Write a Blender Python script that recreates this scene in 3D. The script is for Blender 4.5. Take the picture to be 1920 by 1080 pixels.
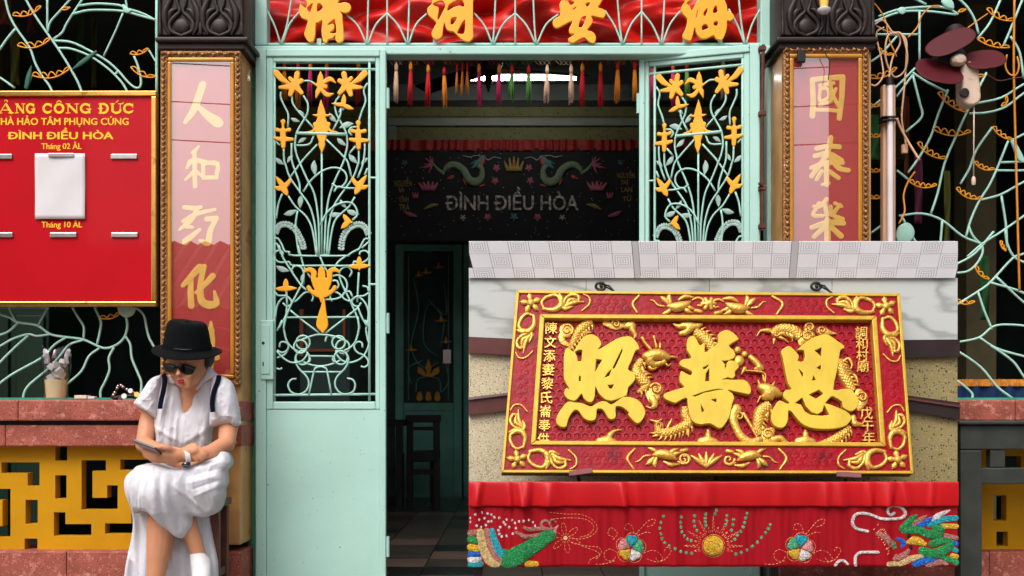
import bpy, bmesh, math, random
import numpy as np
from mathutils import Vector, Matrix, Euler, Quaternion

random.seed(7); np.random.seed(7)
for o in list(bpy.data.objects): bpy.data.objects.remove(o)
scn = bpy.context.scene
COL = scn.collection
R = math.radians

# ------------------------------------------------------------------ camera, sky, sun, exposure
F, CX, CY, H = 2000.0, 960.0, 772.0, 0.8        # focal length in photo pixels, horizon row, eye height
cam = bpy.data.objects.new('camera', bpy.data.cameras.new('camera')); COL.objects.link(cam)
cam.location = (0, 0, H); cam.rotation_euler = (R(90), 0, 0)
cam.data.sensor_width = 36; cam.data.lens = F/1920*36; cam.data.shift_y = (CY-540)/1920
cam.data.clip_start = .05; cam.data.clip_end = 400
cam.data.dof.use_dof = True; cam.data.dof.focus_distance = 3.9; cam.data.dof.aperture_fstop = 11
scn.camera = cam
SUN_EL, SUN_AZ = 52, -24                         # degrees; azimuth from straight behind the camera, negative = from its left
world = bpy.data.worlds.new('World'); scn.world = world; world.use_nodes = True
wn = world.node_tree.nodes; wl = world.node_tree.links
bg = wn['Background']; sky = wn.new('ShaderNodeTexSky'); sky.sky_type = 'NISHITA'; sky.sun_disc = False
sky.sun_elevation = R(SUN_EL); sky.sun_rotation = R(180+SUN_AZ*-1)
sky.air_density = 1.0; sky.dust_density = 6.0; sky.ozone_density = 1.0
hs = wn.new('ShaderNodeHueSaturation'); hs.inputs['Saturation'].default_value = .45
wl.new(sky.outputs[0], hs.inputs['Color']); wl.new(hs.outputs[0], bg.inputs['Color'])
bg.inputs['Strength'].default_value = .15
sun = bpy.data.objects.new('sun', bpy.data.lights.new('sun', 'SUN')); COL.objects.link(sun)
sun.data.energy = .75; sun.data.angle = R(45); sun.data.color = (1, .975, .94)
sv = Vector((math.sin(R(SUN_AZ))*math.cos(R(SUN_EL)), -math.cos(R(SUN_AZ))*math.cos(R(SUN_EL)), math.sin(R(SUN_EL))))
sun.rotation_euler = sv.to_track_quat('Z', 'Y').to_euler(); sun.location = sv*20
vs = scn.view_settings; vs.view_transform = 'Standard'; vs.look = 'None'; vs.gamma = 1; vs.use_curve_mapping = False
vs.exposure = 0.6

# ------------------------------------------------------------------ helpers
def P(px, py, d): return Vector(((px-CX)/F*d, d, H+(CY-py)/F*d))

def lin(c):
    o = []
    for v in c:
        v /= 255.0
        o.append(v/12.92 if v <= .04045 else ((v+.055)/1.055)**2.4)
    return o

MATS = {}
def mat(name, rgb, rough=.6, metal=0, var=.10, vscale=6, bump=0, bscale=80, coat=0, coatr=.1, speck=None, spec=.4, emit=0, sheen=0, stain=None, stretch=(1,1,1), trans=0):
    m = bpy.data.materials.new(name); m.use_nodes = True; MATS[name] = m
    n = m.node_tree.nodes; l = m.node_tree.links; b = n['Principled BSDF']
    c = lin(rgb)
    tc = n.new('ShaderNodeTexCoord'); mp = n.new('ShaderNodeMapping'); l.new(tc.outputs['Object'], mp.inputs['Vector'])
    mp.inputs['Scale'].default_value = stretch
    nz = n.new('ShaderNodeTexNoise'); nz.inputs['Scale'].default_value = vscale; nz.inputs['Detail'].default_value = 5
    l.new(mp.outputs[0], nz.inputs['Vector'])
    rp = n.new('ShaderNodeValToRGB'); rp.color_ramp.elements[0].position = .3; rp.color_ramp.elements[1].position = .7
    rp.color_ramp.elements[0].color = [x*(1-var) for x in c]+[1]
    rp.color_ramp.elements[1].color = [min(1, x*(1+var)) for x in c]+[1]
    l.new(nz.outputs['Fac'], rp.inputs[0]); out = rp.outputs[0]
    if stain:                                     # (rgb, scale, threshold, width)
        n2 = n.new('ShaderNodeTexNoise'); n2.inputs['Scale'].default_value = stain[1]; n2.inputs['Detail'].default_value = 8; n2.inputs['Roughness'].default_value = .65
        l.new(tc.outputs['Object'], n2.inputs['Vector'])
        r2 = n.new('ShaderNodeValToRGB'); r2.color_ramp.elements[0].position = stain[2]; r2.color_ramp.elements[1].position = stain[2]+stain[3]
        l.new(n2.outputs['Fac'], r2.inputs[0])
        mx = n.new('ShaderNodeMixRGB'); l.new(r2.outputs[0], mx.inputs[0]); l.new(out, mx.inputs[1]); mx.inputs[2].default_value = lin(stain[0])+[1]; out = mx.outputs[0]
    for sp in (speck or []):                      # (rgb, scale, size 0..1, amount)
        vo = n.new('ShaderNodeTexVoronoi'); vo.inputs['Scale'].default_value = sp[1]; l.new(tc.outputs['Object'], vo.inputs['Vector'])
        r2 = n.new('ShaderNodeValToRGB'); r2.color_ramp.elements[0].position = sp[2]; r2.color_ramp.elements[1].position = sp[2]+.06
        r2.color_ramp.elements[0].color = (1,1,1,1); r2.color_ramp.elements[1].color = (0,0,0,1)
        l.new(vo.outputs['Distance'], r2.inputs[0])
        sx = n.new('ShaderNodeSeparateColor'); l.new(vo.outputs['Color'], sx.inputs[0])
        th = n.new('ShaderNodeMath'); th.operation = 'LESS_THAN'; th.inputs[1].default_value = sp[3]; l.new(sx.outputs[0], th.inputs[0])
        mu = n.new('ShaderNodeMath'); mu.operation = 'MULTIPLY'; l.new(r2.outputs[0], mu.inputs[0]); l.new(th.outputs[0], mu.inputs[1])
        mx = n.new('ShaderNodeMixRGB'); l.new(mu.outputs[0], mx.inputs[0]); l.new(out, mx.inputs[1]); mx.inputs[2].default_value = lin(sp[0])+[1]; out = mx.outputs[0]
    l.new(out, b.inputs['Base Color'])
    b.inputs['Roughness'].default_value = rough; b.inputs['Metallic'].default_value = metal
    b.inputs['Specular IOR Level'].default_value = spec
    b.inputs['Coat Weight'].default_value = coat; b.inputs['Coat Roughness'].default_value = coatr
    if sheen: b.inputs['Sheen Weight'].default_value = sheen
    if trans: b.inputs['Transmission Weight'].default_value = trans
    if emit:
        b.inputs['Emission Color'].default_value = c+[1]; b.inputs['Emission Strength'].default_value = emit
    if bump:
        n3 = n.new('ShaderNodeTexNoise'); n3.inputs['Scale'].default_value = bscale; n3.inputs['Detail'].default_value = 4
        l.new(mp.outputs[0], n3.inputs['Vector'])
        bp = n.new('ShaderNodeBump'); bp.inputs['Strength'].default_value = bump; bp.inputs['Distance'].default_value = .01
        l.new(n3.outputs['Fac'], bp.inputs['Height']); l.new(bp.outputs[0], b.inputs['Normal'])
    return m

def glass_mat(name, f0, tint=(1,1,1), rough=0.0):
    """thin clear sheet: transparent, with a mirror share that grows towards grazing angles, on its front side"""
    m = bpy.data.materials.new(name); m.use_nodes = True; n = m.node_tree.nodes; l = m.node_tree.links
    for x in list(n):
        if x.type == 'BSDF_PRINCIPLED': n.remove(x)
    t = n.new('ShaderNodeBsdfTransparent'); t.inputs[0].default_value = list(tint)+[1]
    g = n.new('ShaderNodeBsdfGlossy'); g.inputs['Roughness'].default_value = rough
    ge = n.new('ShaderNodeNewGeometry'); dp = n.new('ShaderNodeVectorMath'); dp.operation = 'DOT_PRODUCT'
    l.new(ge.outputs['Normal'], dp.inputs[0]); l.new(ge.outputs['Incoming'], dp.inputs[1])
    def mth(op, a, b=None):
        x = n.new('ShaderNodeMath'); x.operation = op
        for k, v in enumerate((a, b)):
            if v is None: continue
            if isinstance(v, (int, float)): x.inputs[k].default_value = v
            else: l.new(v, x.inputs[k])
        return x.outputs[0]
    c = mth('POWER', mth('SUBTRACT', 1, mth('ABSOLUTE', dp.outputs['Value'])), 5)
    f = mth('MULTIPLY', mth('ADD', f0, mth('MULTIPLY', c, 1-f0)), mth('SUBTRACT', 1, ge.outputs['Backfacing']))
    mx = n.new('ShaderNodeMixShader'); l.new(f, mx.inputs[0]); l.new(t.outputs[0], mx.inputs[1]); l.new(g.outputs[0], mx.inputs[2])
    l.new(mx.outputs[0], n['Material Output'].inputs[0]); return m

def thing(name, label, cat, loc, group=None):
    o = bpy.data.objects.new(name, None); COL.objects.link(o); o.location = loc; o.empty_display_size = .1
    o['label'] = label; o['category'] = cat
    if group: o['group'] = group
    return o

def root_loc(parent):
    p = parent
    while p.parent: p = p.parent
    return Vector(p.location)

class MB:
    def __init__(s): s.v = []; s.f = []; s.uv = {}
    def add(s, vs, fs):
        b = len(s.v); s.v.extend([tuple(v) for v in vs]); s.f.extend([tuple(i+b for i in f) for f in fs]); return s
    def hexa(s, p):       # 8 points: 0-3 one face, 4-7 opposite
        return s.add(p, [(0,1,2,3),(7,6,5,4),(0,4,5,1),(1,5,6,2),(2,6,7,3),(3,7,4,0)])
    def box(s, c, size, rot=None):
        c = Vector(c); hx, hy, hz = [q/2 for q in size]; pts = []
        for z in (-hz, hz):
            for x, y in ((-hx,-hy),(hx,-hy),(hx,hy),(-hx,hy)):
                q = Vector((x,y,z))
                if rot is not None: q = rot @ q
                pts.append(c+q)
        return s.add(pts, [(3,2,1,0),(4,5,6,7),(0,1,5,4),(1,2,6,5),(2,3,7,6),(3,0,4,7)])
    def span(s, a, b):    # axis-aligned box between two corners
        a = Vector(a); b = Vector(b); return s.box((a+b)/2, [abs(q) for q in (b-a)])
    def bar(s, x0, y0, x1, y1, d, th):   # box whose front face fills that rectangle of the photo at distance d
        a = P(min(x0,x1), max(y0,y1), d); b = P(max(x0,x1), min(y0,y1), d)
        return s.span(a, (b.x, d+th, b.z))
    def quad(s, a, b, c, d): return s.add([a,b,c,d], [(0,1,2,3)])
    def tube(s, pts, r, n=6, closed=False, caps=True, flat=1.0, up=None):
        pts = [Vector(p) for p in pts]; m = len(pts)
        if m < 2: return s
        rs = r if isinstance(r, (list, tuple, np.ndarray)) else [r]*m
        tang = []
        for i in range(m):
            if closed: t = pts[(i+1)%m]-pts[i-1]
            else: t = pts[min(i+1,m-1)]-pts[max(i-1,0)]
            tang.append(t.normalized() if t.length > 1e-9 else Vector((0,0,1)))
        nrm = Vector(up) if up else (Vector((0,1,0)) if abs(tang[0].y) < .9 else Vector((1,0,0)))
        base = len(s.v)
        for i in range(m):
            t = tang[i]; nn = nrm - t*nrm.dot(t)
            if nn.length < 1e-6: nn = t.orthogonal()
            nn.normalize(); nrm = nn if not up else Vector(up); bb = t.cross(nn)
            for k in range(n):
                a = 2*math.pi*k/n
                s.v.append(tuple(pts[i]+nn*(math.cos(a)*rs[i]*flat)+bb*(math.sin(a)*rs[i])))
        for i in range(m if closed else m-1):
            j = (i+1) % m
            for k in range(n):
                k2 = (k+1) % n
                s.f.append((base+i*n+k, base+i*n+k2, base+j*n+k2, base+j*n+k))
        if caps and not closed:
            s.f.append(tuple(base+k for k in range(n))[::-1]); s.f.append(tuple(base+(m-1)*n+k for k in range(n)))
        return s
    def lathe(s, prof, origin, n=24, axis=None, sx=1, sy=1):   # prof: (radius, height)
        o = Vector(origin); q = Vector((0,0,1)).rotation_difference(Vector(axis)) if axis is not None else None
        base = len(s.v)
        for r, h in prof:
            for k in range(n):
                a = 2*math.pi*k/n; p = Vector((math.cos(a)*r*sx, math.sin(a)*r*sy, h))
                if q: p = q @ p
                s.v.append(tuple(o+p))
        for i in range(len(prof)-1):
            for k in range(n):
                k2 = (k+1) % n
                s.f.append((base+i*n+k, base+i*n+k2, base+(i+1)*n+k2, base+(i+1)*n+k))
        s.f.append(tuple(base+k for k in range(n))[::-1]); s.f.append(tuple(base+(len(prof)-1)*n+k for k in range(n)))
        return s
    def ball(s, c, rad, n=12, m=8, rot=None):
        rx, ry, rz = rad if isinstance(rad, (tuple, list)) else (rad,)*3
        c = Vector(c); base = len(s.v)
        for i in range(1, m):
            th = math.pi*i/m
            for k in range(n):
                a = 2*math.pi*k/n
                p = Vector((rx*math.sin(th)*math.cos(a), ry*math.sin(th)*math.sin(a), rz*math.cos(th)))
                if rot is not None: p = rot @ p
                s.v.append(tuple(c+p))
        for zz in (rz, -rz):
            p = Vector((0,0,zz)); p = rot @ p if rot is not None else p; s.v.append(tuple(c+p))
        top = len(s.v)-2
        for i in range(m-2):
            for k in range(n):
                k2 = (k+1) % n; s.f.append((base+i*n+k, base+(i+1)*n+k, base+(i+1)*n+k2, base+i*n+k2))
        for k in range(n):
            k2 = (k+1) % n; s.f.append((top, base+k, base+k2)); s.f.append((top+1, base+(m-2)*n+k2, base+(m-2)*n+k))
        return s
    def cap(s, a, b, ra, rb, n=12):     # tapered capsule
        a = Vector(a); b = Vector(b); ax = (b-a); L = ax.length; pts = []; rs = []; u = ax.normalized()
        for t in (80, 55, 30, 0): pts.append(a-u*ra*math.sin(R(t))); rs.append(ra*math.cos(R(t)))
        for t in (0, 30, 55, 80): pts.append(b+u*rb*math.sin(R(t))); rs.append(rb*math.cos(R(t)))
        return s.tube(pts, rs, n)
    def grid(s, A, wrap=False):         # A: rows x cols x 3
        ny, nx = A.shape[:2]; base = len(s.v); s.v.extend(map(tuple, A.reshape(-1,3)))
        for j in range(ny-1):
            for i in range(nx if wrap else nx-1):
                i2 = (i+1) % nx
                s.f.append((base+j*nx+i, base+j*nx+i2, base+(j+1)*nx+i2, base+(j+1)*nx+i))
        return s
    def build(s, name, m, parent=None, smooth=False, bevel=0, loc=None, kind=None, seg=2, fix=True):
        me = bpy.data.meshes.new(name); L = root_loc(parent) if parent else (Vector(loc) if loc is not None else Vector((0,0,0)))
        A = np.array(s.v, dtype=float).reshape(-1,3)-np.array(L)
        me.from_pydata(A.tolist(), [], s.f)
        if smooth: me.polygons.foreach_set('use_smooth', [True]*len(me.polygons))
        if fix and len(me.polygons) < 6000:
            bm = bmesh.new(); bm.from_mesh(me); bmesh.ops.recalc_face_normals(bm, faces=bm.faces); bm.to_mesh(me); bm.free()
        if smooth == 2: me.set_sharp_from_angle(angle=R(40))
        o = bpy.data.objects.new(name, me); COL.objects.link(o)
        for mm in (m if isinstance(m, (list, tuple)) else [m]): me.materials.append(mm)
        if parent: o.parent = parent
        else: o.location = L
        if bevel:
            b = o.modifiers.new('bevel', 'BEVEL'); b.width = bevel; b.segments = seg; b.limit_method = 'ANGLE'; b.angle_limit = R(40); b.harden_normals = False
        if kind: o['kind'] = kind
        return o

def tag(o, label, cat, group=None):
    o['label'] = label; o['category'] = cat
    if group: o['group'] = group
    return o
def struct(o): o['kind'] = 'structure'; return o

def cr(pts, n=5, closed=False):
    A = np.array(pts, dtype=float); m = len(A)
    if m < 3 and not closed: return [tuple(A[0]*(1-t)+A[-1]*t) for t in np.linspace(0,1,n+1)]
    out = []
    for i in range(m if closed else m-1):
        p0 = A[i-1] if (closed or i > 0) else 2*A[0]-A[1]
        p1 = A[i]; p2 = A[(i+1)%m]
        p3 = A[(i+2)%m] if (closed or i+2 < m) else 2*A[-1]-A[-2]
        for k in range(n):
            t = k/n
            out.append(tuple(.5*((2*p1)+(-p0+p2)*t+(2*p0-5*p1+4*p2-p3)*t*t+(-p0+3*p1-3*p2+p3)*t**3)))
    if not closed: out.append(tuple(A[-1]))
    return out

_lat = np.random.RandomState(4).rand(64, 64)
def vnoise(x, y):
    xi = np.floor(x).astype(int); yi = np.floor(y).astype(int); fx = x-xi; fy = y-yi; fx = fx*fx*(3-2*fx); fy = fy*fy*(3-2*fy)
    g_ = lambda a, b: _lat[a % 64, b % 64]
    return (g_(xi,yi)*(1-fx)+g_(xi+1,yi)*fx)*(1-fy)+(g_(xi,yi+1)*(1-fx)+g_(xi+1,yi+1)*fx)*fy
def ridged(x, y): return 1-2*np.abs(vnoise(x, y)-.5)
# --- maps from photo pixels (x, y) and a relief height h to the surface a thing lies on
def vmap(d):
    def f(x, y, h):
        x = np.asarray(x, float); y = np.asarray(y, float)
        return np.stack([(x-CX)/F*d, d-np.asarray(h)+0*x, H+(CY-y)/F*d], -1)
    return f
def pmap(y0, d0, y1, d1):            # plane that is horizontal in x: distance d0 at image row y0, d1 at row y1
    z0 = H+(CY-y0)/F*d0; z1 = H+(CY-y1)/F*d1; k = (d1-d0)/(z1-z0)
    nv = np.array([0, -1, k]); nv = nv/np.linalg.norm(nv)
    def f(x, y, h):
        x = np.asarray(x, float); y = np.asarray(y, float); sy = (CY-y)/F
        d = (d0+k*(H-z0))/(1-k*sy)
        q = np.stack([(x-CX)/F*d, d, H+sy*d], -1)
        return q+np.asarray(h)[..., None]*nv if np.ndim(h) else q+h*nv
    return f

def seg_dist(X, Y, x0, y0, x1, y1):
    dx, dy = x1-x0, y1-y0; L = dx*dx+dy*dy+1e-12
    t = np.clip(((X-x0)*dx+(Y-y0)*dy)/L, 0, 1)
    return np.hypot(X-(x0+t*dx), Y-(y0+t*dy)), t

def poly_sdf(X, Y, pts):
    D = np.full(X.shape, 1e9); ins = np.zeros(X.shape, bool); m = len(pts)
    for i in range(m):
        x0, y0 = pts[i]; x1, y1 = pts[(i+1)%m]
        d, _ = seg_dist(X, Y, x0, y0, x1, y1); D = np.minimum(D, d)
        c = ((y0 > Y) != (y1 > Y))
        xi = (x1-x0)*(Y-y0)/((y1-y0) if y1 != y0 else 1e-9)+x0
        ins ^= c & (X < xi)
    return np.where(ins, D, -D)

def field(shapes, step, pad=2):
    xs = []; ys = []
    for k, pts in shapes:
        for p in pts:
            r = p[2] if k == 's' else 0
            if k != 'h': xs += [p[0]-r, p[0]+r]; ys += [p[1]-r, p[1]+r]
    x0, x1, y0, y1 = min(xs)-pad*step, max(xs)+pad*step, min(ys)-pad*step, max(ys)+pad*step
    gx = np.arange(x0, x1+step, step); gy = np.arange(y0, y1+step, step)
    X, Y = np.meshgrid(gx, gy); V = np.full(X.shape, -1e9)
    for k, pts in shapes:
        if k == 'p': V = np.maximum(V, poly_sdf(X, Y, pts))
        elif k == 's':
            if len(pts) == 1: V = np.maximum(V, pts[0][2]-np.hypot(X-pts[0][0], Y-pts[0][1]))
            for a, b in zip(pts, pts[1:]):
                d, t = seg_dist(X, Y, a[0], a[1], b[0], b[1]); V = np.maximum(V, a[2]+(b[2]-a[2])*t-d)
    for k, pts in shapes:
        if k == 'h': V = np.minimum(V, -poly_sdf(X, Y, pts))
    return X, Y, V

def poisson(V, step, it=260):
    ins = V > 0; U = np.where(ins, V*V*.5, 0.0)
    for _ in range(it):
        U[1:-1,1:-1] = np.where(ins[1:-1,1:-1], .25*(U[2:,1:-1]+U[:-2,1:-1]+U[1:-1,2:]+U[1:-1,:-2]+step*step), 0)
    return np.sqrt(np.maximum(2*U, 0))          # px units, half-ellipse section for a strip

def relief(mb, shapes, M, step=1.0, thick=.01, prof='flat', bev=1.5, amp=1.0, top=.004, mod=None, back=False, it=260):
    """raised shape cut out along the outlines; thick = edge thickness (m), top = extra height at the middle (m)"""
    X, Y, V = field(shapes, step)
    if prof == 'flat':
        q = np.clip(V/bev, 0, 1); Hh = top*np.sqrt(np.clip(1-(1-q)**2, 0, 1))
    else:
        U = poisson(V, step, it); Hh = top*U*amp
    if mod is not None: Hh = Hh+np.where(V > 0, mod(X, Y, V, Hh), 0)
    ny, nx = V.shape; ins = V > 0
    idx = -np.ones(V.shape, int); idx[ins] = np.arange(ins.sum())
    vx = list(X[ins]); vy = list(Y[ins]); vh = list(Hh[ins])
    faces = []; walls = []; emap = {}
    a = ins[:-1,:-1].astype(int)+ins[:-1,1:]+ins[1:,1:]+ins[1:,:-1]
    for j, i in np.argwhere(a == 4): faces.append((idx[j,i], idx[j+1,i], idx[j+1,i+1], idx[j,i+1]))
    for j, i in np.argwhere((a > 0) & (a < 4)):
        cs = [(j,i),(j+1,i),(j+1,i+1),(j,i+1)]; poly = []; kinds = []
        for q in range(4):
            c0, c1 = cs[q], cs[(q+1)%4]
            if ins[c0]: poly.append(idx[c0]); kinds.append(0)
            if ins[c0] != ins[c1]:
                key = (min(c0,c1), max(c0,c1))
                if key not in emap:
                    v0, v1 = V[c0], V[c1]; t = v0/(v0-v1)
                    emap[key] = len(vx); vx.append(X[c0]+(X[c1]-X[c0])*t); vy.append(Y[c0]+(Y[c1]-Y[c0])*t); vh.append(0.0)
                poly.append(emap[key]); kinds.append(1)
        if len(poly) >= 3: faces.append(tuple(poly))
        for q in range(len(poly)):
            if kinds[q] and kinds[(q+1)%len(poly)] and len(poly) >= 3: walls.append((poly[q], poly[(q+1)%len(poly)]))
    N = len(vx)
    if N == 0: return mb
    pf = M(np.array(vx), np.array(vy), np.array(vh)+thick)
    used = sorted(set(i for w in walls for i in w)); base = len(mb.v)
    mb.v.extend(map(tuple, pf)); mb.f.extend([tuple(base+i for i in f) for f in faces])
    if back:
        pb = M(np.array(vx), np.array(vy), np.zeros(N)-(np.array(vh)*.6 if back == 2 else 0)); bb = len(mb.v); mb.v.extend(map(tuple, pb)); mb.f.extend([tuple(bb+i for i in f[::-1]) for f in faces])
        for p, q in walls: mb.f.append((base+p, base+q, bb+q, bb+p)[::-1])
    elif used:
        rm = {i: k for k, i in enumerate(used)}
        pb = M(np.array([vx[i] for i in used]), np.array([vy[i] for i in used]), np.zeros(len(used))); bb = len(mb.v)
        # double the rim so the wall shades with a crisp edge
        mb.v.extend(map(tuple, pb)); b2 = len(mb.v); mb.v.extend(map(tuple, pf[used]))
        for p, q in walls: mb.f.append((b2+rm[p], b2+rm[q], bb+rm[q], bb+rm[p])[::-1])
    return mb

def sc(pts, ox, oy, k):                # crop coordinates -> photo pixels (radius scaled too)
    return [(ox+p[0]/k, oy+p[1]/k)+tuple(q/k for q in p[2:]) for p in pts]
def S(pts, ox=0, oy=0, k=1): return ('s', sc(pts, ox, oy, k))
def SM(pts, ox=0, oy=0, k=1, n=4): return ('s', cr(sc(pts, ox, oy, k), n))
def POLY(pts, ox=0, oy=0, k=1, n=3, kind='p'): return (kind, cr(sc(pts, ox, oy, k), n, True))

def rod(name, m, parent, pts, M, r, h=0, n=6, flat=1, sm=4):
    c = np.array(cr(pts, sm)); w = M(c[:,0], c[:,1], np.full(len(c), h))
    return MB().tube(w, r, n, flat=flat).build(name, m, parent, smooth=True)

def _glyphs(txt):
    cu = bpy.data.curves.new('t', 'FONT'); cu.body = txt; cu.size = 1; cu.extrude = .05; cu.resolution_u = 3
    ob = bpy.data.objects.new('t', cu); COL.objects.link(ob)
    dg = bpy.context.evaluated_depsgraph_get(); dg.update()
    me = bpy.data.meshes.new_from_object(ob.evaluated_get(dg))
    A = np.array([v.co[:] for v in me.vertices]) if len(me.vertices) else np.zeros((0,3)); Fc = [tuple(p.vertices) for p in me.polygons]
    bpy.data.objects.remove(ob); bpy.data.meshes.remove(me); bpy.data.curves.remove(cu)
    return A, Fc
def text_mb(txt, x0, y0, x1, y1, M, thick, bold=0.0):
    """lettering fitted into a rectangle of the photo on surface M; bold thickens the strokes (in em)"""
    plain = txt.replace('\u0110', 'D'); A, Fc = _glyphs(plain); mb = MB()
    if not len(A): return mb
    lo = A.min(0); hi = A.max(0); sx = (x1-x0)/max(hi[0]-lo[0], 1e-6); sy = (y1-y0)/max(hi[1]-lo[1], 1e-6)
    for k, (ox, oy) in enumerate(((0,0),(-1,0),(1,0),(0,-.7),(0,.7)) if bold else ((0,0),)):
        X = x0+(A[:,0]+ox*bold-lo[0])*sx; Y = y1-(A[:,1]+oy*bold-lo[1])*sy
        mb.add(M(X, Y, np.where(A[:,2] > 0, thick+k*.00012, 0.0)), Fc)
    for i, c in enumerate(txt):
        if c != '\u0110': continue
        D, _ = _glyphs('D'); r = _glyphs(plain[:i+1])[0][:,0].max(); w = np.ptp(D[:,0]); l = r-w; h = np.ptp(D[:,1]); q = []
        a, b = x0+(l-.14*w-lo[0])*sx, x0+(l+.5*w-lo[0])*sx; ya, yb = y1-(D[:,1].min()+h*(.5+.06)-lo[1])*sy, y1-(D[:,1].min()+h*(.5-.06)-lo[1])*sy
        mb.hexa([Vector(M(float(x), float(y), hh)) for hh in (thick+.0006, 0.) for x, y in ((a,ya),(b,ya),(b,yb),(a,yb))])
    return mb

def remesh(mb, voxel, smooth=4, name='body', m=None, parent=None):
    me = bpy.data.meshes.new('tmp'); L = root_loc(parent); A = np.array(mb.v)-np.array(L); me.from_pydata(A.tolist(), [], mb.f)
    bm = bmesh.new(); bm.from_mesh(me); bmesh.ops.recalc_face_normals(bm, faces=bm.faces); bm.to_mesh(me); bm.free()
    ob = bpy.data.objects.new('tmp', me); COL.objects.link(ob)
    r = ob.modifiers.new('r', 'REMESH'); r.mode = 'VOXEL'; r.voxel_size = voxel; r.use_smooth_shade = True
    if smooth:
        s = ob.modifiers.new('s', 'SMOOTH'); s.factor = .5; s.iterations = smooth
    dg = bpy.context.evaluated_depsgraph_get(); dg.update()
    out = bpy.data.meshes.new_from_object(ob.evaluated_get(dg)); out.name = name
    bpy.data.objects.remove(ob); bpy.data.meshes.remove(me)
    o = bpy.data.objects.new(name, out); COL.objects.link(o); o.parent = parent; out.materials.clear(); out.materials.append(m)
    out.polygons.foreach_set('use_smooth', [True]*len(out.polygons))
    return o

# ------------------------------------------------------------------ materials
MINT = mat('mint_paint', (166,206,195), .45, var=.07, vscale=3, bump=.10, bscale=22, coat=.12, coatr=.3, stain=((128,150,140), 5, .64, .14), speck=[((112,96,78), 26, .05, .22), ((96,84,70), 60, .07, .12)])
MINTROD = mat('mint_rod_paint', (158,203,188), .45, var=.1, vscale=30)
TEAL = mat('teal_paint', (52,146,124), .5, var=.2, vscale=9)
MINTSHADE = mat('shaded_mint_paint', (112,186,168), .5, var=.15, vscale=5, stain=((120,134,118), 6, .6, .15))  # same mint paint as the front leaves, toned darker for the hall's shade
LEAFM = mat('pale_leaf_paint', (150,176,166), .5, var=.22, vscale=60)
DLEAF = mat('dark_green_leaf_paint', (28,84,70), .5, var=.2, vscale=40)
AMBER = mat('amber_enamel', (240,164,18), .4, var=.06, vscale=20, coat=.2)
ORANGE = mat('orange_rod_paint', (226,148,14), .45, var=.1, vscale=30)
BOARD = mat('red_board_lacquer', (176,0,20), .5, var=.06, vscale=3, spec=.12, coat=.12, coatr=.04)
BRASS = mat('polished_brass', (206,160,84), .22, metal=1, var=.15, vscale=12, stain=((120,84,40), 14, .6, .15))
STEEL = mat('brushed_steel', (190,184,180), .28, metal=1, var=.1, vscale=40)
YTEXT = mat('yellow_print', (238,190,22), .5, var=.04)
PAPER = mat('white_paper', (206,202,204), .8, var=.03, vscale=10)
CARVED = mat('dark_carved_wood', (36,26,23), .45, var=.3, vscale=22, spec=.3, stain=((96,58,54), 26, .64, .08))
GILT = mat('gilt_moulding', (150,104,60), .38, metal=.35, var=.45, vscale=60, bump=.5, bscale=120, stain=((226,206,180), 45, .6, .08))
GILT2 = mat('gold_fillet', (186,126,40), .35, metal=.25, var=.12, vscale=20)
PANELRED = mat('faded_red_panel', (186,62,58), .5, var=.08, vscale=4)
CREAMGOLD = mat('pale_gold_lettering', (238,192,92), .5, var=.08, vscale=20)
SHAFT = mat('ochre_marble', (200,150,90), .4, var=.22, vscale=9, stain=((140,76,44), 8, .6, .1), coat=.2)
GRANITE = mat('red_granite', (150,80,66), .55, spec=.25, var=.2, vscale=14, bump=.15, bscale=90, stain=((196,132,118), 26, .55, .12), speck=[((196,136,116), 120, .22, .4), ((120,50,50), 90, .25, .4)])
YLAT = mat('ochre_yellow_paint', (190,136,4), .6, spec=.2, var=.12, vscale=4, bump=.15, bscale=40, stain=((150,110,40), 10, .68, .1))
PAVE = mat('grey_pavement', (120,114,108), .85, var=.2, vscale=3, bump=.3, bscale=60)
FLOORT = [mat('dark_floor_tile', (74,66,60), .32, var=.2, vscale=5, coat=.2), mat('brown_floor_tile', (112,92,82), .35, var=.2, vscale=5, coat=.2), mat('black_floor_tile', (36,36,36), .3, var=.2, vscale=5, coat=.2)]
ROOMD = mat('dark_room_wall', (62,84,82), .8, var=.3, vscale=3)
CEIL = mat('grey_ceiling', (74,84,82), .7, var=.2, vscale=3)
TERRD = mat('olive_terrazzo', (98,98,58), .7, var=.1, vscale=8, speck=[((40,40,30), 60, .3, .35)])
CREAMT = mat('grey_green_trim', (112,122,112), .6, var=.12, vscale=6)
BLACKCLOTH = mat('black_banner_cloth', (8,10,15), .8, var=.3, vscale=8, speck=[((120,120,130), 50, .05, .25)])
DRED = mat('dull_red_cloth', (128,26,22), .7, var=.25, vscale=20)
DWOOD = mat('near_black_wood', (16,14,13), .5, var=.3, vscale=12)
SATIN = mat('red_satin', (184,20,10), .4, var=.2, vscale=5, spec=.35)
RUST = mat('rusty_iron', (86,44,36), .7, var=.4, vscale=30, bump=.3)
# ------------------------------------------------------------------ setting
g = MB().box((0, 20, -.06), (160, 160, .04)).build('ground', PAVE); struct(g)
D0, D1 = 4.62, 10.15                                # facade line and far wall of the hall
b = MB().span((-6.2, 4.6, -.04), (6.2, 10.4, -.012)).build('hall_floor', DWOOD); struct(b)
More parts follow.
